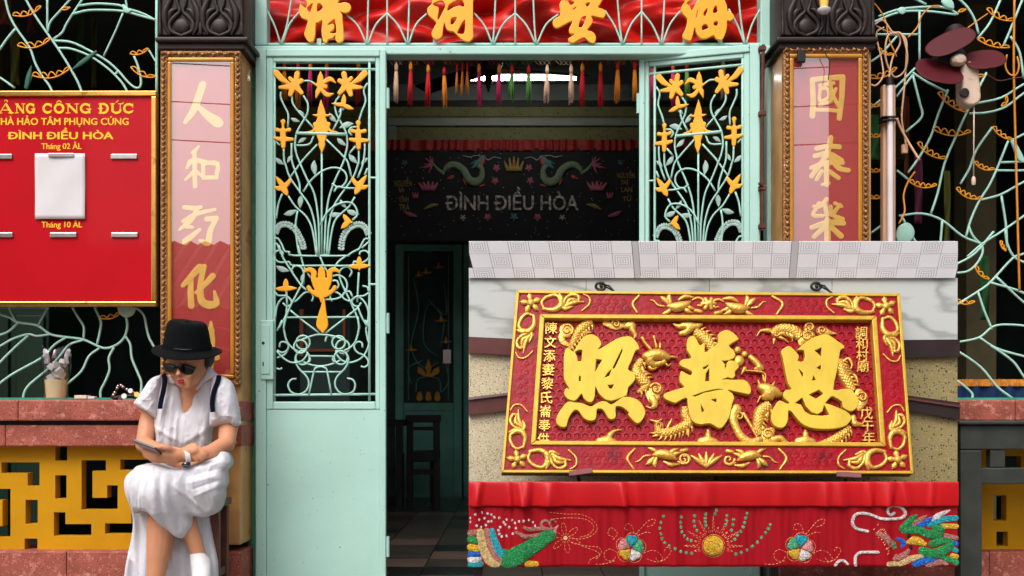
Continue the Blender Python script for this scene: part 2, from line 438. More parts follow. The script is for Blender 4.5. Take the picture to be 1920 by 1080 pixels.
# floor tiles in the part of the floor that shows
tile_me = {}
tl = .30
for j in range(18):
    for i in range(-6, 8):
        x = i*tl; y = 4.75+j*tl
        if y > 10: continue
        px = CX+x/y*F
        if px < 640 or px > 960+.9*F/1: continue
        if px > 1230: continue
        k = random.choices([0,1,2], [5,3,4])[0]
        if k not in tile_me:
            o = MB().box((0,0,-.004), (tl-.006, tl-.006, .012)).build('floor_tile', FLOORT[k], bevel=.002); tile_me[k] = o.data
        else:
            o = bpy.data.objects.new('floor_tile', tile_me[k]); COL.objects.link(o)
        o.parent = b; o.location = (x, y, random.uniform(-.001, .001))
def wall(name, a, c, m): return struct(MB().span(a, c).build(name, m))
wall('hall_wall_rear', (-6.2, 10.2, -.02), (6.2, 10.35, 3.4), ROOMD)
wall('hall_wall_west', (-6.35, 4.5, -.02), (-6.2, 10.35, 3.4), ROOMD)
wall('hall_wall_east', (6.2, 4.5, -.02), (6.35, 10.35, 3.4), ROOMD)
ce = struct(MB().span((-6.3, 4.5, 3.32), (6.3, 10.4, 3.42)).build('hall_ceiling', CEIL))
wall('facade_wall_upper', (-6.35, 4.66, 3.0), (6.35, 4.8, 5.2), SHAFT)
wall('facade_wall_west', (-6.35, 4.66, -.02), (-3.6, 4.8, 3.0), SHAFT)
wall('facade_wall_east', (3.6, 4.66, -.02), (6.35, 4.8, 3.0), SHAFT)
# header across the hall that carries the banner
DH = 8.2
hd = struct(MB().bar(300, 158, 1700, 188, DH, .2).build('hall_beam', mat('grey_marble_facing', (86,96,92), .5, var=.2, vscale=5, stain=((60,66,64), 3, .55, .1))))
MB().bar(300, 190, 1700, 199, DH+.03, .15).build('dark_strip', DWOOD, hd)  # near-black strip between marble facing and terrazzo
MB().bar(300, 200, 1700, 218, DH+.01, .18).build('terrazzo_band', TERRD, hd)
MB().bar(728, 222, 1700, 235, DH-.02, .05).build('trim', CREAMT, hd)
MB().bar(728, 236, 742, 262, DH-.02, .05).build('trim', CREAMT, hd)
MB().bar(300, 219, 1700, 300, DH+.02, .16).build('terrazzo_panel', TERRD, hd)
# buildings across the street, seen only as reflections in the glass over the couplets
EXT = mat('pale_street_plaster', (170,160,152), .8, var=.1); BRICKR = mat('terracotta_roof', (140,66,48), .8, var=.2, vscale=6)
EXTD = mat('dark_street_plaster', (70,42,40), .8, var=.2)
st = thing('street_house', 'low house with terracotta roof across the street, seen only as a reflection', 'house', (0,-10.5,-.04))
MB().span((-9, -12, -.04), (5.3, -10.6, 2.5)).build('wall', mat('salmon_street_plaster', (156,104,88), .8, var=.15), st)
rf = MB()
for i in range(48): rf.tube([(-9+i*.3, -9.8, 2.5), (-9+i*.3, -12.2, 4.0)], .17, 6)
rf.build('roof', BRICKR, st)
for i in range(4): MB().span((-8.4+i*3.4, -10.58, 1.0), (-7.4+i*3.4, -10.5, 2.1)).build('window', EXT, st)
for nm, x0, x1, hz, lab in (('street_tower', -20, -9.2, 11, 'tall dark house left across the street, seen only as a reflection'), ('street_tower', 6.75, 16, 12, 'tall dark house right across the street, seen only as a reflection')):
    t = thing(nm, lab, 'house', ((x0+x1)/2, -11, -.04))
    MB().span((x0, -14, -.04), (x1, -10, hz)).build('wall', EXTD, t)
    for i in range(3):
        for j in range(3): MB().span((x0+1+i*2.6, -10.02, 1.6+j*3), (x0+2.2+i*2.6, -9.97, 3.0+j*3)).build('window', DWOOD, t)
wr = MB()
for k in range(3):
    z = 4.3+k*.5; wr.tube(cr([(-12, -5, z+.5), (0, -5.2, z-.1), (12, -5, z+.4)], 8), .008, 5)
wr = wr.build('overhead_wires', DWOOD); tag(wr, 'bundle of overhead street wires, seen only as a reflection', 'wires')

# ------------------------------------------------------------------ window sill walls
def sill(name, label, x0, x1, holes, lx0, lx1, xcop):
    s = thing(name, label, 'wall', P((x0+x1)/2, 772, 4.45)*1)
    s.location.z = -.04
    # coping and band as separate slabs with joints
    for (ya, yb, d) in ((750, 789, 4.32), (797, 837, 4.34)):
        x = x0
        while x < xcop:
            xe = min(xcop, x+random.uniform(250, 310))
            MB().bar(x+.3, ya, xe-.3, yb, d, .34).build('coping_slab' if ya == 750 else 'band_slab', GRANITE, s, bevel=.006)
            x = xe
    MB().bar(x0, 786, xcop-2, 800, 4.36, .2).build('painted_shadow_line', DWOOD, s)  # near-black strip: the shadow line under the coping, put in as colour
    x = x0
    while x < xcop-4:
        xe = min(xcop-4, x+random.uniform(170, 220))
        MB().bar(x+.4, 1034, xe-.4, 1150, 4.34, .3).build('plinth_slab', GRANITE, s, bevel=.005); x = xe
    # pierced lattice panel: cells of a grid without the openings
    y0, y1 = 836, 1035; d = 4.41; th = .05
    xs = sorted(set([lx0, lx1]+[h[0] for h in holes]+[h[2] for h in holes])); ys = sorted(set([y0, y1]+[h[1] for h in holes]+[h[3] for h in holes]))
    nx, ny = len(xs)-1, len(ys)-1
    def hole(i, j):
        if i < 0 or j < 0 or i >= nx or j >= ny: return True
        cx, cy = (xs[i]+xs[i+1])/2, (ys[j]+ys[j+1])/2
        return any(h[0] < cx < h[2] and h[1] < cy < h[3] for h in holes)
    mb = MB(); vid = {}
    def vv(i, j, k):
        if (i,j,k) not in vid: vid[(i,j,k)] = len(mb.v); q = P(xs[i], ys[j], d); mb.v.append((q.x, d+k*th, q.z))
        return vid[(i,j,k)]
    for i in range(nx):
        for j in range(ny):
            if hole(i,j): continue
            mb.f.append((vv(i,j,0), vv(i,j+1,0), vv(i+1,j+1,0), vv(i+1,j,0))); mb.f.append((vv(i,j,1), vv(i+1,j,1), vv(i+1,j+1,1), vv(i,j+1,1)))
            for di, dj, a, c in ((-1,0,(i,j),(i,j+1)),(1,0,(i+1,j+1),(i+1,j)),(0,-1,(i+1,j),(i,j)),(0,1,(i,j+1),(i+1,j+1))):
                if hole(i+di, j+dj): mb.f.append((vv(*a,0), vv(*a,1), vv(*c,1), vv(*c,0)))
    mb.build('lattice_panel', YLAT, s, bevel=.003)
    return s
def hz(l, ox, oy, k): return [(ox+a/k, oy+b/k, ox+c/k, oy+e/k) for a,b,c,e in l]
HL = hz([(10,258,285,335),(200,300,285,428),(400,100,485,245),(400,352,480,520),(185,530,272,703),(-190,450,75,530),(18,500,75,800),(-190,720,75,800),(178,810,270,960),
         (390,620,472,790),(472,705,660,790),(590,243,765,320),(590,320,668,600),(668,515,850,600),(775,425,850,515),(870,238,1190,312),(965,312,1040,400),(760,700,1030,775),(950,520,1030,700)], 0, 800, 3.856)
sill('sill_wall', 'red granite sill wall with yellow fretwork panel behind the seated woman', -260, 300, HL, -260, 300, 300)
HR = [(1885,855,1914,878),(1863,929,1887,976),(1869,997,1890,1024),(1925,860,1990,884),(1940,910,1965,1000),(1700,870,1770,890),(1700,870,1720,960),(1760,920,1785,1010)]
sill('sill_wall', 'red granite sill wall with yellow fretwork panel behind the dark bench', 1640, 2260, HR, 1640, 2260, 2260)

# ------------------------------------------------------------------ pillars, capitals and couplet boards
def pillar(x0, x1, label, side):
    # x0..x1 front face in the photo; side = +1 when the inner flank shows at its right
    d = 4.40; t = thing('pillar', label, 'pillar', (P((x0+x1)/2, 0, d).x, d+.12, -.04))
    a = P(x0, 1140, d); c = P(x1, 80, d)
    MB().span((a.x, d, .25), (c.x, d+.3, c.z)).build('shaft', SHAFT, t, bevel=.008)
    q = 1 if side > 0 else -1
    MB().span((a.x-.004, d-.012, -.04), (c.x+.004, d+.3, H+(CY-1034)/F*d)).build('base_block', GRANITE, t, bevel=.005)
    for ya, yb in ((752, 789), (797, 836)):
        MB().span((a.x-.006, d-.018, H+(CY-yb)/F*d), (c.x+.006, d+.3, H+(CY-ya)/F*d)).build('band_block', GRANITE, t, bevel=.005)
    # carved capital
    w = x1-x0; k = MB().bar(x0-2, -60, x1+6, 66, d-.005, .3).build('capital', CARVED, t, bevel=.004)
    MB().bar(x0-10, 68, x1+14, 78, d-.05, .35).build('moulding', CARVED, k, bevel=.008)
    MB().bar(x0-5, 78, x1+8, 93, d-.03, .33).build('moulding', CARVED, k, bevel=.006)
    M = vmap(d-.005)
    for cx in (x0+w*.27, x0+w*.74):
        mb = MB()
        relief(mb, [('s', [(cx, 50, 15)])], M, .8, .004, 'puff', top=.0012)
        mb.build('boss', CARVED, k, smooth=True)
        for sgn in (-1, 1):
            for pts in ([(cx, 68, 3), (cx+sgn*19, 60, 4), (cx+sgn*22, 45, 4), (cx+sgn*12, 32, 4), (cx+sgn*3, 22, 3), (cx+sgn*8, 5, 3), (cx+sgn*7, -25, 3)],
                        [(cx+sgn*22, 66, 2), (cx+sgn*30, 50, 4), (cx+sgn*31, 25, 6), (cx+sgn*22, 2, 5), (cx+sgn*16, -25, 4)],
                        [(cx+sgn*10, 18, 2), (cx+sgn*20, 24, 5), (cx+sgn*24, 38, 2)]):
                mb = MB(); relief(mb, [('s', cr(pts, 5))], M, .9, .006, 'puff', top=.0019); mb.build('carved_leaf', CARVED, k, smooth=True)
    for xx in (x0+1, x0+w*.505, x1+2):
        mb = MB(); relief(mb, [('s', [(xx, -40, 3), (xx, 20, 2), (xx, 64, 4)])], M, .9, .006, 'puff', top=.0018); mb.build('carved_rib', CARVED, k, smooth=True)
    return t
pillar(300, 452, 'ochre marble pillar with dark carved capital, beside the seated woman', 1)
pillar(1466, 1634, 'ochre marble pillar with dark carved capital, beside the rusty latch rod', -1)

PANE = glass_mat('couplet_glass', .27)
def couplet(x0, x1, y0, y1, label, chars):
    d = 4.36; t = thing('couplet_board', label, 'couplet board', (P((x0+x1)/2, 0, d).x, d+.03, H+(CY-y1)/F*d))
    fw = 12
    M = vmap(d+.012)
    MB().bar(x0+20, y0+20, x1-20, y1-20, d+.022, .012).build('panel', PANELRED, t)
    fr = MB().bar(x0, y0, x1, y0+fw, d+.012, .03).bar(x0, y1-fw, x1, y1, d+.012, .03).bar(x0, y0+fw, x0+fw, y1-fw, d+.012, .03).bar(x1-fw, y0+fw, x1, y1-fw, d+.012, .03)
    fr = fr.build('frame', GILT, t, bevel=.004)
    # carved running leaf ornament
    run = []
    x = x0+6
    while x < x1-4: run.append((x, y0+fw/2, 0)); x += 10.5
    y = y0+16
    while y < y1-6: run.append((x0+fw/2, y, 1)); run.append((x1-fw/2, y, 1)); y += 10.5
    mb0 = MB()
    for i, (x, y, v) in enumerate(run):
        s = 1 if i % 2 else -1
        if v: pts = [(x-3*s, y-5, 1.0), (x+2*s, y-1, 2.9), (x-1*s, y+5, 1.2)]
        else: pts = [(x-5, y-3*s, 1.0), (x-1, y+2*s, 2.9), (x+5, y-1*s, 1.2)]
        mb = MB(); mb.add([], []); w = M(np.array([p[0] for p in pts]), np.array([p[1] for p in pts]), .003)
        mb.tube([Vector(q) for q in w], [p[2]/F*d*1.25 for p in pts], 6).build('carved_leaf', GILT, fr, smooth=True)
    f2 = MB()
    for a in ((x0+fw, y0+fw, x1-fw, y0+fw+8), (x0+fw, y1-fw-8, x1-fw, y1-fw), (x0+fw, y0+fw+8, x0+fw+8, y1-fw-8), (x1-fw-8, y0+fw+8, x1-fw, y1-fw-8)): f2.bar(*a, d+.004, .03)
    f2.build('inner_frame', GILT2, t, bevel=.006)
    Mc = vmap(d+.022)
    for ch in chars:
        mb = MB(); relief(mb, [('s', cr(s_, 3)) for s_ in ch], Mc, .9, .0015, 'flat', bev=2, top=.001); mb.build('gilt_character', CREAMGOLD, t, smooth=2)
    MB().bar(x0+fw+7, y0+fw+7, x1-fw-7, y1-fw-7, d+.010, .003).build('pane', PANE, t)
    return t
def st(l, ox, oy, k): return [[(ox+a/k, oy+b/k, r/k) for a,b,r in s_] for s_ in l]
REN = st([[(345,95,34),(310,200,34),(260,330,34),(185,440,20)],[(300,290,20),(380,370,36),(480,440,50),(500,455,20)]], 310, 140, 4.909)
HE = st([[(310,660,10),(260,720,22)],[(200,860,14),(260,790,26),(470,830,14)],[(270,720,20),(275,1030,22)],[(260,900,20),(185,970,12)],[(280,890,20),(330,930,14)],[(350,820,18),(350,950,20)],[(350,820,20),(480,820,20),(470,950,20)],[(350,950,20),(470,950,20)]], 310, 140, 4.909)
XU = st([[(160,130,18),(250,140,22),(300,130,16)],[(150,250,16),(260,190,20),(420,150,14)],[(270,150,18),(215,240,24),(120,320,12)],[(350,230,22),(430,225,24)],[(430,225,22),(380,330,24),(360,430,28),(290,410,12)],[(290,320,16),(170,420,30)],[(170,290,20),(230,300,14)]], 310, 360, 4.5)
HUA = st([[(290,640,34),(240,690,28),(150,790,20)],[(215,740,24),(215,850,26),(220,960,28)],[(330,630,22),(300,760,26),(300,900,30),(350,950,34),(430,940,30),(415,840,12)],[(400,710,28),(330,790,22),(260,850,14)]], 310, 360, 4.5)
LE2 = st([[(370,60,10),(370,160,30),(372,260,30),(340,330,24)],[(300,140,30),(370,130,30)],[(300,330,30),(420,350,24)],[(360,400,34),(350,520,34)]], 310, 590, 4.32)
couplet(301, 451, 95, 722, 'tall glazed red couplet board, gilt frame, partly behind the black hat', [REN, HE, XU, HUA, LE2])
GUO = st([[(105,110,16),(110,220,16),(105,310,18)],[(105,95,16),(200,85,16),(285,80,18)],[(285,80,18),(280,200,16),(265,325,16)],[(110,275,12),(190,275,12),(265,280,12)],[(150,130,12),(230,115,12)],[(150,160,10),(150,220,10),(200,200,10),(195,150,10),(150,150,10)],[(150,245,11),(215,225,11)],[(205,90,12),(225,180,12),(260,250,12)],[(245,150,10),(215,220,10)]], 1490, 120, 3.176)
TAI = st([[(130,505,14),(200,490,16),(265,495,16)],[(120,550,14),(200,535,16),(280,575,14)],[(100,620,14),(190,590,16),(285,590,14)],[(215,440,16),(190,540,16),(100,670,14)],[(215,560,14),(260,620,16),(320,635,14)],[(190,600,16),(190,720,16)],[(160,640,12),(130,690,12)],[(205,640,14),(260,680,14)],[(165,720,10),(200,710,14)]], 1490, 120, 3.176)
LE = st([[(190,805,12),(150,850,12),(115,850,12)],[(145,830,12),(110,900,12),(165,905,12)],[(180,840,12),(190,900,14)],[(240,830,12),(280,850,10)],[(270,840,12),(230,900,14),(285,925,14)],[(215,850,12),(215,900,12)],[(100,975,14),(200,945,18),(290,950,16)],[(195,930,18),(195,1060,20)],[(180,970,16),(115,1030,14)],[(215,970,16),(275,1025,18)]], 1490, 120, 3.176)
AN = [[(1550,492,6),(1550,500,5)],[(1515,515,5),(1585,512,5)],[(1535,530,5),(1545,575,6),(1580,590,4)],[(1560,530,6),(1530,590,5)],[(1510,552,5),(1590,548,5)]]
couplet(1469, 1630, 88, 722, 'tall glazed red couplet board, gilt frame, above the hanging display', [GUO, TAI, LE, AN])
# black clip, cord and bell push over the second couplet
c_ = MB().bar(1496, 92, 1511, 116, 4.335, .02).build('clip', DWOOD, bevel=.004, loc=P(1503, 116, 4.345)); tag(c_, 'small black clip gripping the top left of the right couplet frame', 'clip')
w_ = vmap(4.33); pts = cr([(1552,85),(1548,100),(1556,118),(1553,150)], 5); A = np.array(pts)
c_ = MB().tube([Vector(q) for q in w_(A[:,0], A[:,1], 0)], .002, 5).build('cord', DWOOD, smooth=True, loc=P(1553,150,4.33)); tag(c_, 'thin black cord hanging over the right couplet glass', 'cord')
bl = thing('lamp_bulb', 'small bulb with white cap hanging before the right carved capital', 'bulb', P(1545, 25, 4.34))
MB().lathe([(.002,0),(.016,.004),(.026,.014),(.027,.022),(.017,.028)], P(1545, 27, 4.34), 16).build('cap', PAPER, bl, smooth=2)
MB().lathe([(.015,.028),(.018,.05),(.017,.11),(.01,.14)], P(1545, 27, 4.34), 16).build('bulb', CREAMGOLD, bl, smooth=2)
# ------------------------------------------------------------------ door frame, lintel and transom
DF = 4.585
fr = thing('door_frame', 'pale green painted door frame with cross beam under the gold characters', 'door frame', (0, DF+.04, -.02))
MB().bar(470, -60, 500, 84, DF, .07).build('jamb', MINT, fr, bevel=.004)
MB().bar(463, 106, 479, 1120, DF+.01, .07).build('jamb', TEAL, fr, bevel=.006)
MB().bar(1426, -60, 1462, 90, DF, .07).build('jamb', MINT, fr, bevel=.004)
MB().bar(1438, 90, 1458, 1120, DF+.005, .07).build('jamb', MINT, fr, bevel=.006)
MB().bar(1458.5, 90, 1470, 1120, DF+.02, .07).build('jamb', TEAL, fr, bevel=.006)
MB().bar(470, 85, 1462, 102, DF-.01, .08).build('lintel', MINT, fr, bevel=.006)
MB().bar(500, 80, 1426, 84.5, DF+.02, .05).build('lintel_lip', MINT, fr, bevel=.003)
MT = vmap(DF+.015)
tr = thing('transom_grille', 'arched pale green transom rods over the doorway', 'grille', P(963, 84, DF+.02))
bases = [(527, (500,18), (562,22), 550), (688, (650,28), (726,25), 691), (764, (726,25), (800,26), 768), (924, (889,25), (966,25), 930), (1005, (966,25), (1047,27), 999), (1167, (1134,20), (1203,22), 1156), (1240, (1203,22), (1276,20), 1247), (1397, (1366,17), (1426,16), 1383)]
for bx, l, r, tx in bases:
    for pts in ([l, ((l[0]*.45+bx*.55), 48), (bx-1, 82)], [(bx, 82), ((bx*.6+tx*.4)+(tx-bx)*.1, 45), (tx, -25)], [(bx+2, 82), (bx*.55+r[0]*.45, 46), r]):
        rod('arch_rod', MINTROD, tr, pts, MT, .0042)
for x in (726, 966, 1203): rod('upright_rod', MINTROD, tr, [(x, 84), (x, -30)], MT, .0042)
for x in (598,637,816,876,1073,1111,1285,1351): MB().bar(x-4, 72, x+4, 84, DF+.012, .012).build('foot', MINT, tr)
# gold characters
CH = {
 'first': (560, [(150,-60),(195,80),(190,190),(150,200),(60,120),(30,180),(20,300),(60,400),(120,450),(215,490),(190,600),(140,780),(170,880),(230,950),(290,970),(350,930),(385,800),(400,550),(450,540),(545,490),(525,700),(550,920),(600,985),(650,970),(680,910),(780,880),(835,820),(840,920),(880,970),(930,985),(990,950),(1025,880),(1020,700),(1000,500),(990,350),(940,290),(1060,320),(1150,280),(1190,200),(1160,120),(1060,80),(900,100),(920,30),(920,-60)],
   [[(335,100),(250,160),(205,220),(265,310),(300,220)],[(440,115),(515,125),(550,210),(430,290)],[(690,590),(680,560),(800,470),(830,480),(850,640),(845,770),(710,760),(800,690),(815,600),(770,560)]]),
 'second': (790, [(250,-60),(250,60),(230,130),(160,190),(140,260),(170,370),(330,520),(310,610),(240,740),(240,820),(290,890),(380,910),(470,840),(490,700),(512,560),(528,560),(570,680),(650,730),(730,740),(900,900),(1040,960),(1120,930),(1170,840),(1165,700),(1165,300),(1165,60),(1140,-60)],
   [[(265,130),(330,80),(470,45),(545,150),(480,300),(400,460),(370,440),(400,220),(360,180)],[(595,270),(640,120),(900,20),(970,175),(850,155),(720,200)],[(665,560),(665,480),(700,430),(800,420),(760,520),(700,580)],[(815,745),(980,470),(975,740),(930,790),(870,785)]]),
 'third': (1025, [(500,-60),(540,30),(620,80),(540,150),(480,70),(380,30),(310,70),(285,150),(300,280),(290,380),(150,470),(135,560),(170,630),(230,655),(320,620),(570,500),(500,680),(520,770),(620,800),(500,880),(480,930),(530,980),(600,985),(820,870),(900,920),(1000,990),(1060,990),(1105,900),(1080,800),(1000,730),(910,700),(1000,580),(1030,480),(1000,390),(1100,400),(1240,430),(1300,400),(1320,320),(1280,240),(1150,190),(1200,110),(1215,-60)],
   [[(575,245),(660,180),(640,230)],[(880,100),(970,90),(950,140),(895,180)],[(715,620),(780,430),(885,400),(800,620),(750,640)]]),
 'fourth': (1265, [(210,-60),(220,60),(150,160),(135,260),(180,350),(260,430),(270,520),(230,680),(165,820),(200,900),(290,930),(350,935),(390,840),(440,640),(470,760),(560,870),(650,895),(750,870),(860,820),(920,890),(1000,920),(1060,910),(1120,800),(1160,650),(1170,490),(1250,500),(1320,420),(1310,360),(1240,290),(1175,270),(1160,150),(1110,30),(1080,-60)],
   [[(260,90),(510,-30),(450,120),(375,260),(330,170)],[(460,440),(515,220),(490,400)],[(640,380),(650,290),(730,220),(690,370)],[(850,310),(880,190),(930,165),(950,295)],[(605,700),(610,610),(690,570),(750,650),(640,700)],[(870,590),(880,520),(955,515),(950,600)]]),
}
HZ = {'first': '清', 'second': '河', 'third': '晏', 'fourth': '海'}
for i, (k, (ox, out, hs_)) in enumerate(CH.items()):
    mb = MB(); relief(mb, [POLY(out, ox, 0, 12)]+[POLY(h_, ox, 0, 12, kind='h') for h_ in hs_], vmap(DF+.004), .55, .014, 'flat', bev=1.2, top=.0012, back=True)
    o = mb.build('gilt_character', AMBER, smooth=2, loc=P(ox+50, 82, DF))
    tag(o, ('cut-out gold character 清 above the doorway, nearest the seated woman', 'cut-out gold character 河 above the doorway, second from the woman', 'cut-out gold character 晏 above the doorway, second from the wall fan', 'cut-out gold character 海 above the doorway, nearest the wall fan')[i], 'character', 'gold characters over the doorway')
# red satin behind the transom
def cloth(name, m, x0, x1, y0, y1, d, fn, parent=None, loc=None, nx=160, ny=24, step=None):
    xs = np.linspace(x0, x1, nx); ys = np.linspace(y0, y1, ny); X, Y = np.meshgrid(xs, ys)
    h = fn(X, Y); A = vmap(d)(X, Y, h)
    return MB().grid(A).build(name, m, parent, smooth=True, loc=loc, fix=False)
_rng = np.random.RandomState(3); _ph = _rng.rand(40)*6.28; _fr = _rng.rand(40); _am = _rng.rand(40)
def folds(X, Y, n, amp, lo, hi, slant=.15):
    h = 0
    for i in range(n):
        f = lo+(hi-lo)*_fr[i]; h = h+amp*(.4+_am[i])*np.sin(X*f+_ph[i]+slant*np.sin(Y*.05*(1+_fr[i])+_ph[i]*2)*3)/n**.5
    return h
def tfold(X, Y):
    return folds(X, Y, 6, .045, .014, .06, .5)+.016*np.sin(X*.035+Y*.03+1)*np.sin(X*.017+1)+.003*np.sin(X*.11-Y*.05+2)*np.sin(X*.013)
o = cloth('satin_curtain', SATIN, 498, 1428, -60, 83, 4.74, tfold, nx=320, ny=50, loc=P(963, 83, 4.74)); tag(o, 'gathered red satin curtain hung behind the gold characters', 'curtain')
s_ = o.modifiers.new('thickness', 'SOLIDIFY'); s_.thickness = .003

# ------------------------------------------------------------------ door leaves
C5 = (480, 100, 5.4); C6 = (480, 280, 5.4); C7 = (480, 460, 6.75); C8 = (480, 600, 6.354)
STEMS = [
 (C5, [(250,390),(250,450),(290,540),(325,620),(320,750)]), (C5, [(365,430),(370,500),(430,590),(600,770)]), (C5, [(700,860),(900,1060),(940,1140),(965,1250)]),
 (C5, [(480,430),(525,510),(520,610),(470,700),(415,800),(395,920),(410,1020),(440,1100),(520,1280),(590,1420),(625,1620),(637,1780),(642,2050)]),
 (C5, [(850,420),(800,500),(810,600),(860,700),(910,800),(925,920),(905,1020),(880,1110),(800,1280),(740,1450),(710,1630),(700,1780),(690,2050)]),
 (C5, [(1130,300),(1090,370),(1110,480),(1070,590),(1040,690)]), (C5, [(480,280),(540,280),(590,305)]), (C5, [(860,560),(850,640),(780,780)]),
 (C5, [(620,920),(490,1060),(450,1110),(340,1260)]), (C5, [(585,830),(550,910),(490,930),(410,930)]), (C5, [(1030,745),(970,750),(940,790),(970,830)]),
 (C5, [(280,950),(285,1080),(300,1130),(345,1260),(450,1410),(540,1540),(590,1700),(610,1880),(622,2050)]),
 (C5, [(1040,950),(1040,1080),(1030,1130),(980,1260),(880,1400),(790,1540),(740,1720),(725,1880),(715,2050)]),
 (C5, [(1100,910),(1100,1000),(1080,1130),(1030,1260)]), (C5, [(360,910),(362,1080),(400,1200),(440,1320),(445,1420)]), (C5, [(1010,940),(950,1010)]), (C5, [(200,890),(240,930)]),
 (C6, [(665,0),(665,1075)]), (C6, [(480,430),(560,310),(680,215),(800,185),(890,220),(920,290),(890,360),(830,385),(770,345)]),
 (C6, [(1000,395),(900,392),(830,380),(790,430)]), (C6, [(1000,480),(940,580),(850,660),(790,740),(755,900),(735,1070)]),
 (C6, [(325,470),(400,580),(500,670),(560,780),(590,920),(610,1070)]), (C6, [(265,450),(225,560),(205,700)]),
 (C6, [(650,770),(720,640),(820,560),(930,535),(1000,570),(1028,660),(975,720)]), (C6, [(420,620),(400,760),(415,950),(440,1075)]), (C6, [(1130,190),(1100,260)]),
 (C6, [(190,910),(220,900),(260,960),(290,1030),(340,1040),(380,1075),(900,1078),(935,1070),(980,1040),(1040,1010),(1060,980),(1100,910),(1140,905)]),
 (C6, [(1140,940),(1070,1000)]), (C6, [(190,960),(215,960),(245,1055)]), (C6, [(600,1070),(740,1075)]),
 (C7, [(345,120),(330,80),(275,68),(235,105),(240,170),(300,215),(420,210),(470,255),(835,256),(1200,255),(1240,205),(1340,220),(1420,170),(1430,110),(1380,68),(1320,85),(1310,120)]),
 (C7, [(290,0),(340,150),(450,330),(560,490),(640,570)]), (C7, [(530,0),(570,150),(610,280),(690,410)]), (C7, [(810,140),(850,240),(905,340)]), (C7, [(1130,140),(1040,210),(990,290)]),
 (C7, [(470,350),(452,310),(500,260),(570,280),(607,360),(590,470),(530,590),(450,740),(390,880),(360,1000),(350,1060)]),
 (C7, [(1180,400),(1212,330),(1150,268),(1070,310),(1055,390),(1100,520),(1180,680),(1260,860),(1300,980),(1310,1060)]),
 (C7, [(960,390),(1050,378),(1130,430),(1152,530),(1090,640),(1000,680),(880,685)]), (C7, [(960,450),(1020,448),(1048,510),(1010,560)]),
 (C7, [(250,600),(280,635),(380,640),(440,690),(450,745),(390,772),(340,730)]), (C7, [(460,720),(520,690),(600,610),(670,588),(722,640),(705,710)]),
 (C7, [(1190,710),(1120,680),(1050,610),(980,588),(937,640),(960,710)]), (C7, [(1430,600),(1360,640),(1270,650),(1210,700),(1240,762),(1300,770),(1330,725)]), (C7, [(1350,515),(1410,530),(1428,590)]),
 (C7, [(440,690),(380,650),(310,690),(260,780),(240,930)]), (C7, [(1200,720),(1270,650),(1350,690),(1410,790),(1422,900),(1390,1080)]), (C7, [(390,760),(380,880),(340,960),(270,1070)]),
 (C7, [(1290,780),(1340,910),(1410,1030)]), (C7, [(430,820),(595,955),(800,1110)]), (C7, [(1290,790),(1100,940),(880,1110)]), (C7, [(390,912),(830,911),(1260,908)]),
 (C7, [(385,580),(395,760)]), (C7, [(1300,340),(1280,720)]), (C7, [(1100,610),(1180,580),(1220,650)]),
 (C8, [(348,-40),(335,50),(335,130),(370,260),(440,340),(500,370)]), (C8, [(1212,-40),(1222,40),(1225,110),(1190,250),(1120,330),(1050,365)]), (C8, [(310,0),(250,130)]),
 (C8, [(1300,0),(1330,60),(1310,110),(1330,230),(1345,290),(1300,400),(1230,470),(1120,507),(1020,480),(960,410),(950,360)]),
 (C8, [(480,260),(600,215),(700,180),(800,175),(960,200),(1060,250)]), (C8, [(640,430),(920,432)]), (C8, [(545,490),(640,530),(770,550),(900,525),(1000,480)]),
 (C8, [(600,370),(540,370),(480,420),(470,500),(520,590),(600,670),(630,760),(590,850),(500,887),(410,850),(382,770),(420,710),(480,700)]),
 (C8, [(970,370),(1030,370),(1090,420),(1100,500),(1050,590),(970,670),(940,760),(980,850),(1070,887),(1160,850),(1182,770),(1150,710),(1085,695)]),
 (C8, [(630,890),(690,620),(710,575),(770,555),(830,575),(850,620),(900,890)]), (C8, [(540,618),(1010,618)]),
 (C8, [(250,360),(310,388),(370,360),(387,300),(340,262),(290,270),(278,325)]), (C8, [(1270,330),(1258,270),(1210,262),(1168,310),(1200,380),(1280,420),(1330,470),(1337,530),(1290,562),(1250,550)]),
 (C8, [(250,370),(310,440),(400,500),(480,507),(560,480),(620,400)]), (C8, [(250,450),(340,410),(385,340)]), (C8, [(245,575),(280,587),(310,570)]), (C8, [(640,430),(645,480),(620,505)]), (C8, [(920,430),(915,480),(940,500)]), (C8, [(825,260),(840,200),(880,185),(915,215)]),
]
def circ(cx, cy, r, n=14): return [(cx+r*math.cos(2*math.pi*k/n), cy+r*math.sin(2*math.pi*k/n)) for k in range(n)]+[(cx+r, cy)]
for c_ in ((560,268,82), (985,268,78), (530,318,78), (1032,318,80), (555,450,82), (1012,450,80)): STEMS.append((C8, circ(*c_)))
LEAVES = [(C5,350,650,440,690),(C5,430,570,490,625),(C5,740,600,815,700),(C5,915,530,830,595),(C5,985,710,840,750),(C5,510,855,420,905),(C5,820,850,910,935),
 (C6,195,80,280,155),(C6,375,55,310,135),(C6,940,40,1025,145),(C6,1135,85,1060,150),(C6,590,110,595,265),(C6,470,455,440,595),(C6,278,655,415,615),(C6,735,660,860,650),(C6,850,505,915,595),(C6,915,610,1045,660),
 (C7,255,260,420,330),(C7,590,360,600,500)]
FLOW = []
F1 = [[(210,205,34),(260,260,30),(340,310,14)],[(418,212,28),(400,310,26)],[(345,255,20),(395,310,22)],[(462,280,24),(400,320,22)],[(242,348,16),(300,345,24),(390,335,40)],[(350,418,24),(372,350,34)],[(462,402,22),(420,355,30)],[(395,325,48)]]
FLOW.append([S(s_, *C5) for s_ in F1])
FLOW.append([S([(1310-x, y, r) for x,y,r in s_], *C5) for s_ in F1])
